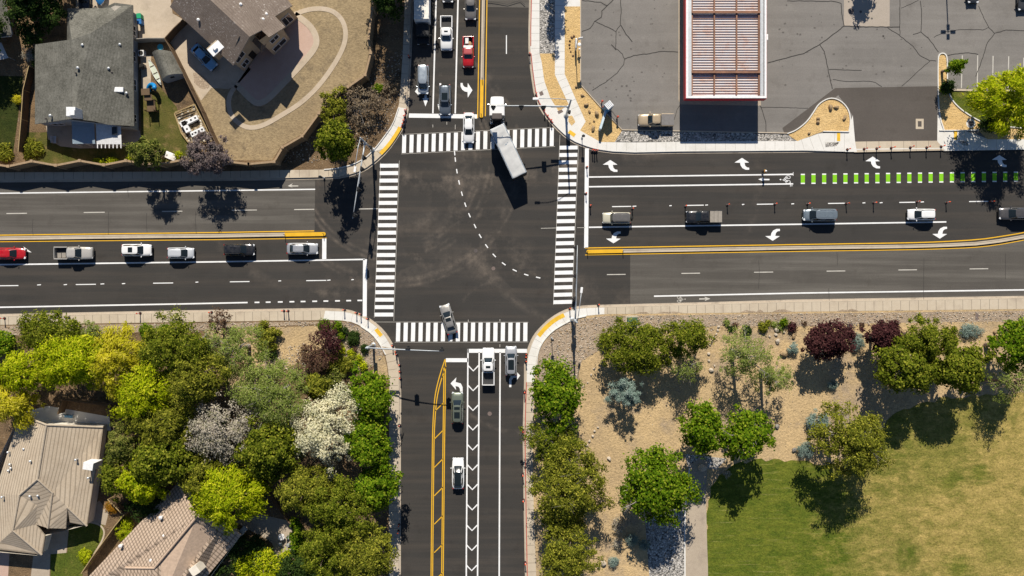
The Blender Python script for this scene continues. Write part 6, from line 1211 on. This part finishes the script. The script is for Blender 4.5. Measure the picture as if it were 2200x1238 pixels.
scatter('loose_stones', [(0, 702), (690, 690), (750, 692), (800, 720), (826, 764), (800, 790), (735, 770), (690, 700), (480, 712), (0, 722)], 1500, .05, .16, RMATS, 2, 'loose rock mulch along the south west pavement')
scatter('loose_stones', [(700, 240), (790, 165), (866, 100), (856, 230), (830, 280), (760, 320), (690, 350), (600, 350)], 900, .05, .15, RMATS, 3, 'loose stones in the brown corner bed beside the block wall')
scatter('loose_stones', [(560, 760), (660, 735), (690, 790), (600, 815)], 350, .05, .16, RMATS, 4, 'loose stones on the tan slope between the garden trees')
scatter('loose_stones', [(1300, 720), (2200, 690), (2200, 840), (1900, 880), (1700, 960), (1500, 960), (1300, 900)], 420, .04, .10, RMATS, 5, 'scattered stones over the tan park slope')
# ------------------------------------------------------------------ trees and shrubs
LM = {
 'olive': leafmat('olive_foliage', (0.065, 0.080, 0.010), (0.205, 0.212, 0.022), (0.46, 0.42, 0.06), .2),
 'pine': leafmat('dark_pine_foliage', (0.050, 0.068, 0.012), (0.15, 0.17, 0.034), (0.34, 0.31, 0.08), .15),
 'green': leafmat('bright_green_foliage', (0.045, 0.105, 0.006), (0.145, 0.235, 0.010), (0.37, 0.42, 0.035), .3),
 'lime': leafmat('lime_foliage', (0.16, 0.235, 0.006), (0.46, 0.52, 0.012), (0.78, 0.72, 0.05), .35),
 'yellow': leafmat('yellow_green_foliage', (0.40, 0.38, 0.015), (0.62, 0.55, 0.03), (0.78, 0.66, 0.10), .35),
 'sparse': leafmat('thin_grey_green_foliage', (0.15, 0.20, 0.035), (0.28, 0.34, 0.07), (0.42, 0.42, 0.16), .3),
 'white': leafmat('cream_blossom', (0.64, 0.58, 0.36), (0.84, 0.78, 0.54), (0.40, 0.37, 0.16), .25),
 'silver': leafmat('silver_foliage', (0.40, 0.345, 0.265), (0.62, 0.545, 0.44), (0.17, 0.17, 0.055), .25),
 'purple': leafmat('purple_foliage', (0.032, 0.012, 0.014), (0.085, 0.031, 0.032), (0.15, 0.066, 0.06), .2),
 'smoke': leafmat('grey_purple_foliage', (0.112, 0.083, 0.083), (0.195, 0.150, 0.143), (0.300, 0.247, 0.225), .2),
 'blue': leafmat('blue_green_needles', (0.128, 0.196, 0.162), (0.257, 0.331, 0.284), (0.405, 0.459, 0.405), .15),
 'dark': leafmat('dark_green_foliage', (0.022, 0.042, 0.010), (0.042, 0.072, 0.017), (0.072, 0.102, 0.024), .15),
 'brownred': leafmat('brown_red_foliage', (0.084, 0.048, 0.034), (0.154, 0.087, 0.059), (0.210, 0.140, 0.070), .2),
 'mid': leafmat('mid_green_foliage', (0.055, 0.080, 0.008), (0.165, 0.195, 0.016), (0.40, 0.39, 0.05), .25),
 'dry': leafmat('dry_brown_brush', (0.13, 0.095, 0.06), (0.24, 0.18, 0.12), (0.34, 0.27, 0.19), .2),
 'orange': leafmat('orange_foliage', (0.374, 0.143, 0.017), (0.495, 0.242, 0.022), (0.198, 0.165, 0.022), .3)}
M['trunk'] = plain('tree_bark', (0.16, 0.12, 0.09), .95, .1, var=.3, scale=4); M['grey_bark'] = plain('grey_bark', (0.30, 0.27, 0.24), .95, .1, var=.25, scale=4)
# species: leaf length, width, alignment (0 random, 1 radial tuft, 2 drooping outward), leaves per m2, clump radius factor, clumps per m2, flatness
SPEC = {'olive': (.34, .16, 1, 95, .19, .55, .75), 'pine': (.38, .13, 1, 105, .2, .5, .75), 'green': (.36, .26, 0, 80, .21, .5, .8), 'lime': (.46, .15, 2, 95, .20, .6, .6), 'yellow': (.50, .13, 2, 85, .20, .6, .6),
        'sparse': (.26, .13, 0, 62, .19, .6, .8), 'white': (.28, .18, 1, 95, .17, .75, .8), 'silver': (.28, .15, 1, 60, .16, .8, .8), 'purple': (.30, .22, 0, 110, .2, .6, .8), 'smoke': (.30, .16, 1, 75, .18, .7, .8), 'blue': (.30, .10, 1, 130, .17, 1.0, .9),
        'dark': (.36, .2, 0, 80, .2, .5, .8), 'brownred': (.26, .16, 0, 60, .18, .7, .8), 'orange': (.24, .16, 0, 90, .2, 1.2, .8)}
def crown_mesh(name, mat, rx, ry, rz, seed, sp_, dens=1.0, clip=False, cone=0.0, hole=.18):
    rng = np.random.default_rng(seed); ll, lw, al, dpm, cf, cpm, flat = sp_; area = math.pi * rx * ry; rm = math.sqrt(rx * ry)
    small = rm < 1.6
    if small: ll, lw = ll * .62, lw * .62; dpm = dpm * 2.0
    nc = max(10, int(area * 1.7 + 12)); ncl = nc
    k_ = np.arange(nc) + .5; zz = 1 - 1.5 * k_ / nc; ga = k_ * 2.399963 + rng.uniform(0, 6.28); d = np.stack([np.sqrt(1 - zz ** 2) * np.cos(ga), np.sqrt(1 - zz ** 2) * np.sin(ga), zz], 1)
    d += rng.normal(size=d.shape) * .13; d /= np.linalg.norm(d, axis=1)[:, None]
    ph = rng.uniform(0, 6.28, 6); th = np.arctan2(d[:, 1], d[:, 0]); lob = 1 + .10 * np.sin(2 * th + ph[3]) + .10 * np.sin(3 * th + ph[0]) + .09 * np.sin(5 * th + ph[1]) + .08 * np.sin(9 * th + ph[2])
    if clip: lob = 1 + .03 * np.sin(4 * th + ph[0])
    fr = np.where(rng.random(nc) < .8, np.where(rng.random(nc) < .12, rng.uniform(1.04, 1.16, nc), rng.uniform(.78, 1.04, nc)), rng.uniform(.25, .8, nc)) * (lob if not clip else 1)
    rc = (.085 * rm + .26) * (cf / .2) * np.clip(rng.lognormal(0, .38, nc), .5, 2.0)
    R = np.array([rx, ry, rz]); sc = np.maximum(R - rc[:, None] * .75, R * .35); q3 = np.sin(d @ rng.normal(size=(3, 5)) * 3.2 + rng.uniform(0, 6.28, 5)).sum(1); sc = sc * (1 if clip else (1 + .06 * q3))[:, None] if not clip else sc
    c = d * sc * fr[:, None]
    if cone: k = 1 - cone * np.clip(c[:, 2] / rz, 0, 1); c[:, 0] *= k; c[:, 1] *= k
    if not clip: keep = rng.random(nc) > hole * (np.abs(d[:, 2]) < .9); c, rc, d = c[keep], rc[keep], d[keep]; nc = len(c)
    n = int(area * dpm * dens * 1.75); w = rc ** 1.8; ci = rng.choice(nc, n, p=w / w.sum())
    q = rng.normal(size=(n, 3)); q /= np.linalg.norm(q, axis=1)[:, None]; q[:, 2] = np.where(q[:, 2] < -.35, -q[:, 2], q[:, 2])
    rad = np.where(rng.random(n) < .25, rng.uniform(1.0, 1.6, n), rng.uniform(.45, 1.1, n)) * rc[ci]; p = c[ci] + q * rad[:, None] * np.array([1, 1, flat])
    out = c[ci] / R; out /= (np.linalg.norm(out, axis=1)[:, None] + 1e-6)
    nrm = q * .55 + out * .35 + np.array([0, 0, .55]) + rng.normal(size=(n, 3)) * .38; nrm /= np.linalg.norm(nrm, axis=1)[:, None]
    if al == 0: t = rng.normal(size=(n, 3))
    elif al == 1: t = q * .9 + np.array([0, 0, .25]) + rng.normal(size=(n, 3)) * .35
    else: t = out * np.array([1, 1, .15]) * 1.0 + np.array([0, 0, -.22]) + rng.normal(size=(n, 3)) * .38
    t -= nrm * (t * nrm).sum(1)[:, None]; t /= (np.linalg.norm(t, axis=1)[:, None] + 1e-6); b = np.cross(nrm, t)
    s = rng.uniform(.6, 1.35, n)[:, None]; L = t * ll * .5 * s; B = b * lw * .5 * s
    v = np.stack([p - L, p + B - L * .1, p + L, p - B - L * .1], axis=1).reshape(-1, 3)
    me = bpy.data.meshes.new(name); me.vertices.add(n * 4); me.vertices.foreach_set('co', v.astype(np.float32).ravel()); me.loops.add(n * 4); me.loops.foreach_set('vertex_index', np.arange(n * 4, dtype=np.int32))
    me.polygons.add(n); me.polygons.foreach_set('loop_start', np.arange(0, n * 4, 4, dtype=np.int32)); me.polygons.foreach_set('loop_total', np.full(n, 4, dtype=np.int32)); me.materials.append(mat); me.update(calc_edges=True); me.validate()
    return me, c, rc
TREES = []
def tree(name, label, u, v, ru, rv, h, sp_, seed, group='trees and shrubs', dens=1.0, mat=None, clip=False, cone=0.0, zc=None, rzf=None, twigs=0, bark=None, cat=None, hole=.18):
    shrub = h < 2.3
    if h > 4 and v > 400:
        h *= 1.24
        if not cone: cone = .4
    if u < 850 and v > 690 and not clip: ru, rv = ru * 1.13, rv * 1.13
    zc_ = zc if zc is not None else (h * .52 if shrub else h * .66); rz = rzf if rzf else (h - zc_) * (1.0 if not shrub else .98)
    s = K * (1 - zc_ / CAM_H); rx, ry = ru * s * (1.0 if clip else 1.07), rv * s * (1.0 if clip else 1.07); p = at(u, v, zc_); p.z = ZG
    t = thing(name, label, cat or ('shrub' if shrub else 'tree'), p, 0, group)
    me, c, rc = crown_mesh('crown', LM[mat or sp_], rx, ry, rz, seed, SPEC[sp_], dens, clip, cone, hole)
    o = obj('foliage' if shrub else 'crown', me, None, t, loc=(0, 0, zc_ - ZG))
    r = random.Random(seed); tr = max(.05, .022 * h + .02 * math.sqrt(rx * ry)); mb = MB()
    lean = (r.uniform(-.06, .06) * h, r.uniform(-.06, .06) * h); base = Vector((-lean[0], -lean[1], -.05)); fork = Vector((0, 0, zc_ - rz * .55)) if not shrub else Vector((0, 0, zc_ * .3)); topp = Vector((0, 0, zc_ + rz * .35))
    mb.tube([base, base.lerp(fork, .55), fork, fork.lerp(topp, .5), topp], [tr * 1.35, tr, tr * .85, tr * .5, tr * .2], 7)
    idx = list(range(len(c))); r.shuffle(idx)
    for i in idx[:10 + twigs]:
        e = Vector(c[i]) + Vector((0, 0, zc_ - ZG)); k = r.uniform(.1, .7); st = fork.lerp(topp, k); m = st.lerp(e, .5) + Vector((0, 0, .08 * h)); w_ = tr * (.42 if i in idx[:10] else .2)
        mb.tube([st, m, e], [w_, w_ * .6, w_ * .22], 5, cap=False)
        if twigs:
            for _ in range(5):
                d = Vector((r.gauss(0, 1), r.gauss(0, 1), r.gauss(.3, .7))).normalized() * rc[i] * r.uniform(1.2, 2.4); mb.tube([m.lerp(e, r.uniform(.4, 1)), e + d], [w_ * .25, w_ * .08], 3, cap=False)
    obj('stem' if shrub else 'trunk', mb, M[bark or 'trunk'], t); return t
T_ = tree
# south-west woodland
T_('olive_tree', 'dense olive green tree overhanging the west pavement', 106, 715, 66, 42, 5.0, 'olive', 11, dens=1.1, mat='mid')
T_('shrub', 'green shrub cut by the left edge below the pavement', 8, 740, 26, 22, 2.6, 'green', 12)
T_('shrub', 'pale green bush right of the overhanging olive tree', 197, 713, 20, 18, 2.0, 'sparse', 13)
T_('honey_locust', 'vivid lime green feathery tree left of the yellow one', 162, 778, 72, 52, 8.0, 'lime', 14)
T_('honey_locust', 'yellow feathery tree in the upper garden row', 250, 776, 62, 58, 8.0, 'yellow', 15)
T_('honey_locust', 'lime green tree against the left edge', 42, 800, 56, 36, 7.0, 'lime', 16)
T_('honey_locust', 'yellow drooping tree over the beige house corner', 28, 868, 46, 42, 6.5, 'yellow', 17)
T_('honey_locust', 'lime green tree right of the timber walled patio', 318, 842, 56, 56, 8.5, 'lime', 18)
T_('pine_tree', 'dark olive pine nearest the pavement in the woodland', 374, 748, 66, 56, 9.0, 'olive', 19, mat='mid')
T_('pine_tree', 'olive pine between the dark pine and the thin grey green tree', 424, 810, 58, 54, 9.0, 'olive', 20)
T_('clipped_shrub', 'dense round green shrub at the pavement edge', 315, 713, 16, 17, 1.8, 'green', 21, clip=True, dens=1.3); T_('shrub', 'small green bush beside the dense round shrub', 353, 709, 14, 11, 1.5, 'green', 22)
T_('pine_tree', 'yellow olive pine right of the beige house', 345, 905, 68, 42, 8.0, 'lime', 23, mat='olive', dens=1.1)
T_('pine_tree', 'blue green pine touching the beige roof corner', 262, 955, 34, 40, 6.0, 'pine', 24); T_('pine_tree', 'olive pine beside the metal chimney', 250, 1022, 30, 44, 6.0, 'olive', 25, mat='mid')
T_('maple_tree', 'lime green broadleaf tree right of the metal chimney', 305, 1030, 42, 42, 6.5, 'green', 26, mat='lime'); T_('broadleaf_tree', 'dark green tree deep between the houses', 350, 985, 58, 55, 8.0, 'green', 27, mat='mid')
T_('silver_tree', 'silver grey leaved tree mixed with bare twigs', 478, 925, 92, 62, 8.0, 'silver', 28, twigs=18, bark='grey_bark', hole=.42, dens=.6)
T_('thin_tree', 'thin grey green tree on the tan slope', 508, 752, 62, 48, 7.0, 'sparse', 29, twigs=14, bark='grey_bark', hole=.3); T_('thin_tree', 'larger thin bright green tree above the cream blossom tree', 590, 850, 74, 68, 9.0, 'sparse', 30, twigs=14, bark='grey_bark', dens=1.25)
T_('shrub', 'yellow and olive mixed bush alone on the tan slope', 574, 722, 25, 30, 2.2, 'olive', 31); T_('sapling', 'bare reddish purple sapling at the pavement edge', 470, 690, 27, 24, 3.4, 'brownred', 32, dens=.5, twigs=10); T_('shrub', 'small dark bush at the foot of the mixed bush', 586, 760, 9, 10, 1.2, 'dark', 33)
T_('plum_tree', 'purple brown tree beside the clipped corner shrubs', 700, 738, 30, 36, 4.0, 'brownred', 34, mat='purple', dens=.9); T_('plum_tree', 'lower purple brown tree left of the yellow shrubs', 672, 775, 34, 30, 4.0, 'brownred', 35, dens=1.1)
T_('shrub', 'olive conifer bush under the purple tree', 712, 778, 20, 20, 2.2, 'lime', 36, mat='olive'); T_('shrub', 'second olive conifer bush nearer the corner', 744, 782, 19, 18, 2.0, 'lime', 37, mat='olive'); T_('conifer', 'yellow olive conifer above the cream blossom tree', 678, 830, 30, 26, 5.0, 'lime', 38, mat='olive'); T_('shrub', 'dark thicket behind the cream blossom tree', 722, 825, 26, 30, 2.8, 'brownred', 39, mat='pine')
T_('maple_tree', 'deep green maple beside the south pavement, uppermost of its row', 793, 852, 43, 48, 7.0, 'green', 40, dens=1.25); T_('blossom_tree', 'cream white blossoming tree', 704, 922, 64, 74, 9.0, 'white', 41, dens=.8, hole=.32, twigs=8, bark='grey_bark')
T_('maple_tree', 'green maple at the pavement, middle of the roadside row', 792, 958, 48, 48, 8.0, 'green', 42, dens=1.0, hole=.3); T_('maple_tree', 'light green maple at the pavement, lowest of the roadside row', 808, 1046, 40, 42, 8.0, 'green', 43)
T_('broadleaf_tree', 'dark green tree left of the cream blossom tree', 582, 962, 58, 60, 9.0, 'green', 44, mat='mid', dens=1.1); T_('pine_tree', 'olive grey pine below the cream blossom tree', 655, 1052, 52, 48, 9.0, 'olive', 45); T_('pine_tree', 'tall olive pine right of the slope fence', 732, 1092, 66, 60, 10.0, 'olive', 46, mat='mid')
T_('pine_tree', 'olive pine beside the patio table behind the pink house', 700, 1185, 54, 58, 9.0, 'olive', 47, mat='mid'); T_('pine_tree', 'olive pine at the bottom edge nearest the pavement', 785, 1195, 62, 58, 10.0, 'olive', 48); T_('honey_locust', 'bright lime feathery tree over the pink house gable', 492, 1066, 74, 56, 8.5, 'lime', 49); T_('pine_tree', 'olive tree behind the lime tree of the pink house', 436, 1026, 44, 36, 7.0, 'olive', 50)
T_('shrub', 'lime bush at the bottom edge below the patio', 568, 1216, 56, 30, 3.0, 'lime', 51); T_('hedge', 'ivy hedge along the patio right edge', 638, 1158, 12, 40, 2.2, 'green', 52); T_('clipped_shrub', 'round yellow green bush on the shaded lawn', 184, 1196, 17, 17, 1.7, 'lime', 53, clip=True, dens=1.4); T_('shrub', 'small orange leaved bush by the board fence', 240, 1090, 14, 11, 1.4, 'orange', 54); T_('shrub', 'green bush between the fence and the pink roof', 268, 1140, 16, 20, 2.0, 'lime', 55, mat='lime')
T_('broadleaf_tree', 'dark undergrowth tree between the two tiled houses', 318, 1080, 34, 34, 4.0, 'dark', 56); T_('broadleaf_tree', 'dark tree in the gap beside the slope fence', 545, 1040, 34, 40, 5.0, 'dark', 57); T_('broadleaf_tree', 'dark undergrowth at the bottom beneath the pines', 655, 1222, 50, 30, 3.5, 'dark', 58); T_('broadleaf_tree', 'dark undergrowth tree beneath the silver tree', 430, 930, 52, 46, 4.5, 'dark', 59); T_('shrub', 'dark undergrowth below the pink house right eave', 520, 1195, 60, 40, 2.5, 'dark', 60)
for i, (u, v, a, b, mt_, lab) in enumerate(((697, 699, 13, 12, 'green', 'larger clipped round shrub left of its twin at the new pavement'), (723, 702, 12, 13, 'green', 'clipped round shrub right of its twin at the new pavement'), (733, 722, 8, 10, 'green', 'small upright clipped shrub under the twin round ones'), (759, 725, 14, 17, 'dark', 'oval dark clipped shrub in the corner gravel'), (741, 709, 5, 6, 'dark', 'tiny dark shrub among the clipped ones'), (783, 748, 8, 9, 'dark', 'dark round shrub under the signal mast base'), (732, 750, 9, 10, 'lime', 'yellow green shrub touching the purple tree'), (754, 759, 9, 9, 'lime', 'yellow green shrub in the middle of the gravel'), (770, 770, 8, 8, 'lime', 'yellow green shrub right of the middle one'), (781, 787, 8, 9, 'lime', 'lowest yellow green shrub near the maple'), (762, 751, 6, 7, 'brownred', 'small brown shrub in the corner gravel'))):
    T_('clipped_shrub', lab, u, v, a, b, 1.1, 'green' if mt_ != 'brownred' else 'brownred', 70 + i, 'small shrubs in the corner gravel', mat=mt_, clip=True, dens=1.6)
# north-west gardens
T_('green_tree', 'green tree beside the white tarpaulin in the back garden', 314, 331, 33, 30, 8.2, 'olive', 90, mat='pine', cone=.45, dens=1.5, hole=.05); T_('smoke_tree', 'purple grey tree overhanging the block wall', 446, 336, 47, 40, 7.4, 'smoke', 91, dens=1.5, hole=.08); T_('pine_tree', 'bushy green pine on the corner by the signal pole', 722, 306, 42, 40, 11.0, 'green', 92, mat='mid', cone=.45, zc=5.8, dens=1.6, hole=.05)
T_('pine_tree', 'brown olive pine behind the corner green pine', 716, 238, 28, 42, 5.0, 'olive', 93); T_('bare_bush', 'bare grey brown twiggy bush on the corner', 768, 224, 54, 42, 3.2, 'smoke', 94, dens=.5, twigs=18, mat='dry', bark='grey_bark', hole=.3)
T_('shrub', 'reddish dry bush beside the north pavement', 838, 190, 20, 22, 1.6, 'brownred', 95, dens=.6, mat='dry'); T_('shrub', 'small green bush in the brown corner bed', 812, 190, 12, 10, 1.2, 'green', 96, dens=.7)
T_('broadleaf_tree', 'dark tree in the top left corner left of the grey roof', 92, 22, 46, 36, 5.0, 'dark', 97); T_('broadleaf_tree', 'second dark tree at the top edge, further left', 48, 20, 34, 40, 7.0, 'dark', 98); T_('yucca', 'pale spiky plant beside the shade sail', 66, 118, 17, 15, 2.0, 'yellow', 99, mat='silver', dens=.7); T_('clipped_shrub', 'round golden bush on the left lawn', 38, 215, 9, 10, 1.4, 'yellow', 100, clip=True, dens=1.5)
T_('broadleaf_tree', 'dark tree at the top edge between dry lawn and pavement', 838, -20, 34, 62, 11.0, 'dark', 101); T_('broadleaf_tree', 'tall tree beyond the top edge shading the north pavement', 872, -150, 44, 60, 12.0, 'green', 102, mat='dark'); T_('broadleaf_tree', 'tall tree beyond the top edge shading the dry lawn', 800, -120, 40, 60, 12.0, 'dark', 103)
for i, (u, v, a, b, mt_, lab) in enumerate(((212, 348, 14, 7, 'lime', 'low yellow green plants behind the zigzag wall, left clump'), (242, 347, 12, 7, 'lime', 'low yellow green plants behind the zigzag wall, right clump'), (283, 342, 13, 8, 'lime', 'low yellow green plants beside the back garden tree'), (384, 333, 9, 6, 'lime', 'low yellow green plant right of the tarpaulin'), (70, 320, 22, 20, 'olive', 'scrubby olive bush behind the zigzag wall at left'), (8, 330, 20, 22, 'olive', 'scrubby bush at the left edge behind the wall'))): T_('garden_plant', lab, u, v, a, b, 1.0, 'lime', 110 + i, 'low plants in the back gardens', mat=mt_, dens=.9)
# north-east corner
T_('pear_tree', 'slim conical green tree leaning over the parking bays', 2053, 143, 15, 14, 6.6, 'green', 120, zc=3.9, cone=.45, dens=2.6, rzf=2.6, cat='tree'); T_('clipped_shrub', 'dark round shrub at the foot of the conical tree', 2036, 188, 15, 15, 1.8, 'green', 121, clip=True, dens=1.4, mat='dark'); T_('shrub', 'small lighter plant in the shade beside the dark round shrub', 2026, 193, 7, 8, .9, 'lime', 122, mat='green')
T_('honey_locust', 'big lime green tree at the right edge above the pavement', 2178, 218, 72, 66, 11.0, 'lime', 123, zc=6.2, dens=1.15); T_('shrub', 'dark bush under the big lime tree on the lawn', 2130, 266, 24, 20, 2.0, 'dark', 124); T_('broadleaf_tree', 'tree beyond the top edge shading the pale forecourt slab', 1882, -118, 24, 30, 8.5, 'green', 125); T_('broadleaf_tree', 'tree beyond the top edge shading the grey gravel strip', 1195, -140, 22, 70, 10.0, 'green', 126)
# south-east park
T_('maple_tree', 'lumpy bright green maple at the top of the roadside row right of the south road', 1194, 852, 54, 64, 7.0, 'green', 130, dens=1.0, hole=.3, twigs=4); T_('maple_tree', 'small green treetop above the lumpy maple', 1193, 801, 13, 13, 3.6, 'green', 131)
T_('olive_tree', 'grey twigged dark tree below the lumpy maple', 1190, 950, 56, 42, 6.0, 'olive', 132, mat='mid', twigs=8, bark='grey_bark'); T_('pine_tree', 'large olive pine in the roadside row', 1226, 1044, 78, 82, 8.5, 'olive', 133, dens=1.0, twigs=6, bark='grey_bark'); T_('pine_tree', 'olive pine at the bottom of the roadside row', 1216, 1194, 64, 56, 8.5, 'olive', 134, dens=1.1)
T_('pine_tree', 'small olive pine squeezed between the two large roadside ones', 1210, 1125, 44, 30, 6.0, 'olive', 135); T_('olive_tree', 'broad olive green tree below the utility cabinet', 1375, 748, 78, 60, 5.6, 'olive', 136, mat='mid', dens=1.1); T_('olive_tree', 'green tree right of the broad one by the pavement', 1474, 724, 48, 44, 7.0, 'olive', 137, mat='mid', dens=.9); T_('thin_tree', 'thin grey twigged tree below the paired olive trees', 1470, 785, 42, 36, 5.5, 'sparse', 138, dens=.5, twigs=14, bark='grey_bark', hole=.35); T_('shrub', 'small outlying bush left of the broad olive tree', 1302, 728, 15, 16, 2.2, 'olive', 139)
T_('thin_tree', 'thin grey green tree in the middle of the tan slope', 1600, 766, 56, 56, 7.5, 'sparse', 140, dens=.8, twigs=14, bark='grey_bark', hole=.35); T_('thin_tree', 'thin yellow green tree right of its grey green neighbour', 1658, 812, 44, 42, 6.5, 'sparse', 141, dens=.75, twigs=12, bark='grey_bark', hole=.35)
T_('maple_tree', 'bright green maple at the lawn edge, left of a pair', 1513, 924, 46, 56, 8.5, 'green', 142, dens=1.15); T_('maple_tree', 'paler green maple at the lawn edge, right of a pair', 1604, 932, 54, 52, 8.5, 'green', 143, dens=1.0, twigs=6, bark='grey_bark'); T_('maple_tree', 'large rounded green maple near the path', 1411, 1046, 78, 72, 8.5, 'green', 144, dens=1.1, twigs=6, bark='grey_bark')
T_('plum_tree', 'wider dark purple tree left of two', 1780, 733, 52, 42, 5.5, 'purple', 145, dens=1.1); T_('plum_tree', 'narrower dark purple tree right of two', 1895, 722, 38, 38, 5.5, 'purple', 146, dens=1.1)
T_('ash_tree', 'green ash at the top of the three merged crowns', 1993, 730, 60, 46, 8.0, 'olive', 147, mat='mid'); T_('ash_tree', 'green ash at the lower left of the three merged crowns', 1946, 794, 64, 48, 8.5, 'green', 148, mat='mid', dens=1.3); T_('ash_tree', 'green ash at the lower right of the three merged crowns', 2052, 786, 66, 54, 8.5, 'green', 149, mat='mid', dens=1.3)
T_('ash_tree', 'green tree cut by the right edge beside the lawn', 2180, 742, 46, 56, 8.0, 'green', 150, mat='green', dens=1.1); T_('thin_tree', 'thin twiggy tree below the one cut by the right edge', 2172, 822, 42, 40, 7.0, 'sparse', 151, dens=.6, twigs=12); T_('pine_tree', 'olive pine on the lawn edge with a long shadow', 1828, 950, 76, 68, 9.5, 'olive', 152, dens=1.0, twigs=8, bark='grey_bark')
T_('blue_spruce', 'pale blue spruce below the broad olive tree', 1346, 846, 38, 30, 6.8, 'blue', 153, zc=3.6, rzf=2.6, cone=.3, dens=1.0)
for i, (u, v, a, b, h, mt_, lab) in enumerate(((1842, 733, 16, 22, 1.6, 'blue', 'pale blue shrub between the two purple trees'), (1703, 750, 14, 14, 1.4, 'blue', 'round blue green shrub beside a golden boulder'), (2084, 711, 26, 16, 1.3, 'blue', 'wide low pale blue shrub near the pavement'), (1757, 905, 24, 24, 2.0, 'blue', 'largest round pale blue shrub above the lawn edge pine'), (1731, 966, 20, 18, 1.5, 'blue', 'pale blue shrub left of the lawn edge pine'), (1788, 826, 12, 11, 1.2, 'blue', 'small blue shrub in the purple tree shadow'), (1328, 1128, 14, 18, 1.5, 'silver', 'silver grey shrub left of the large maple shadow'), (1327, 1168, 12, 12, 1.2, 'silver', 'lower silver grey shrub left of the large maple shadow'), (1358, 1160, 14, 14, 1.3, 'blue', 'pale green shrub in the maple shadow, left one'), (1384, 1172, 13, 13, 1.3, 'blue', 'pale green shrub in the maple shadow, right one'), (1318, 1207, 13, 12, 1.2, 'blue', 'grey blue shrub beside a pale boulder at the bottom'), (1560, 1018, 8, 8, .8, 'silver', 'tiny grey shrub at the path end'))):
    T_('blue_shrub', lab, u, v, a, b, h, 'blue' if mt_ == 'blue' else 'silver', 160 + i, 'blue and silver shrubs in the park', mat=mt_, clip=(mt_ == 'blue'), dens=1.1)
for i, (u, v, a, b, mt_, lab) in enumerate(((1604, 710, 9, 11, 'dark', 'dark round bush alone on the upper slope'), (1639, 703, 9, 11, 'olive', 'mixed olive bush beside the pale rocks'), (1650, 695, 5, 6, 'olive', 'tiny bush above the mixed olive one'), (1683, 693, 9, 8, 'green', 'small green bush under the pavement stones'), (1701, 703, 9, 10, 'purple', 'small dark red bush above a golden boulder'), (1663, 697, 5, 5, 'sparse', 'tiny pale bush above the piled rocks'), (1675, 706, 5, 6, 'sparse', 'tiny bush right of the piled rocks'), (1561, 694, 5, 5, 'sparse', 'tiny green tuft at the top of the stone line'), (1569, 707, 5, 6, 'dark', 'tiny dark tuft right of the stone line'), (1579, 699, 4, 4, 'brownred', 'tiny brown tuft on the upper slope'), (1779, 703, 6, 6, 'olive', 'tiny olive tuft between the lobes of the wide purple tree'), (1729, 695, 3, 3, 'brownred', 'tiny brown tuft left of the wide purple tree'), (1826, 700, 4, 5, 'smoke', 'tiny grey tuft above the blue shrub'), (1851, 699, 4, 4, 'brownred', 'tiny brown tuft left of the narrow purple tree'), (1628, 1200, 1, 1, 'olive', 'x'))[:-1]):
    T_('small_bush', lab, u, v, a, b, 1.0 if a > 6 else .5, 'green', 180 + i, 'small bushes on the park slope', mat=mt_, dens=1.3)
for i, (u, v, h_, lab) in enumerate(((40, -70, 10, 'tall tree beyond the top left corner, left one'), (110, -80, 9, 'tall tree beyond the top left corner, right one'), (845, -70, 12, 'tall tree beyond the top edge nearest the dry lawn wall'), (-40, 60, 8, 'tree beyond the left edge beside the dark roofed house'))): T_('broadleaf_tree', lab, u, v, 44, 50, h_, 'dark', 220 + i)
T_('broadleaf_tree', 'low dark tree above the shade sail at the left', 66, 74, 26, 26, 4.0, 'dark', 230); T_('shrub', 'dark bush against the grey house west wall', 84, 128, 12, 30, 2.0, 'dark', 231)
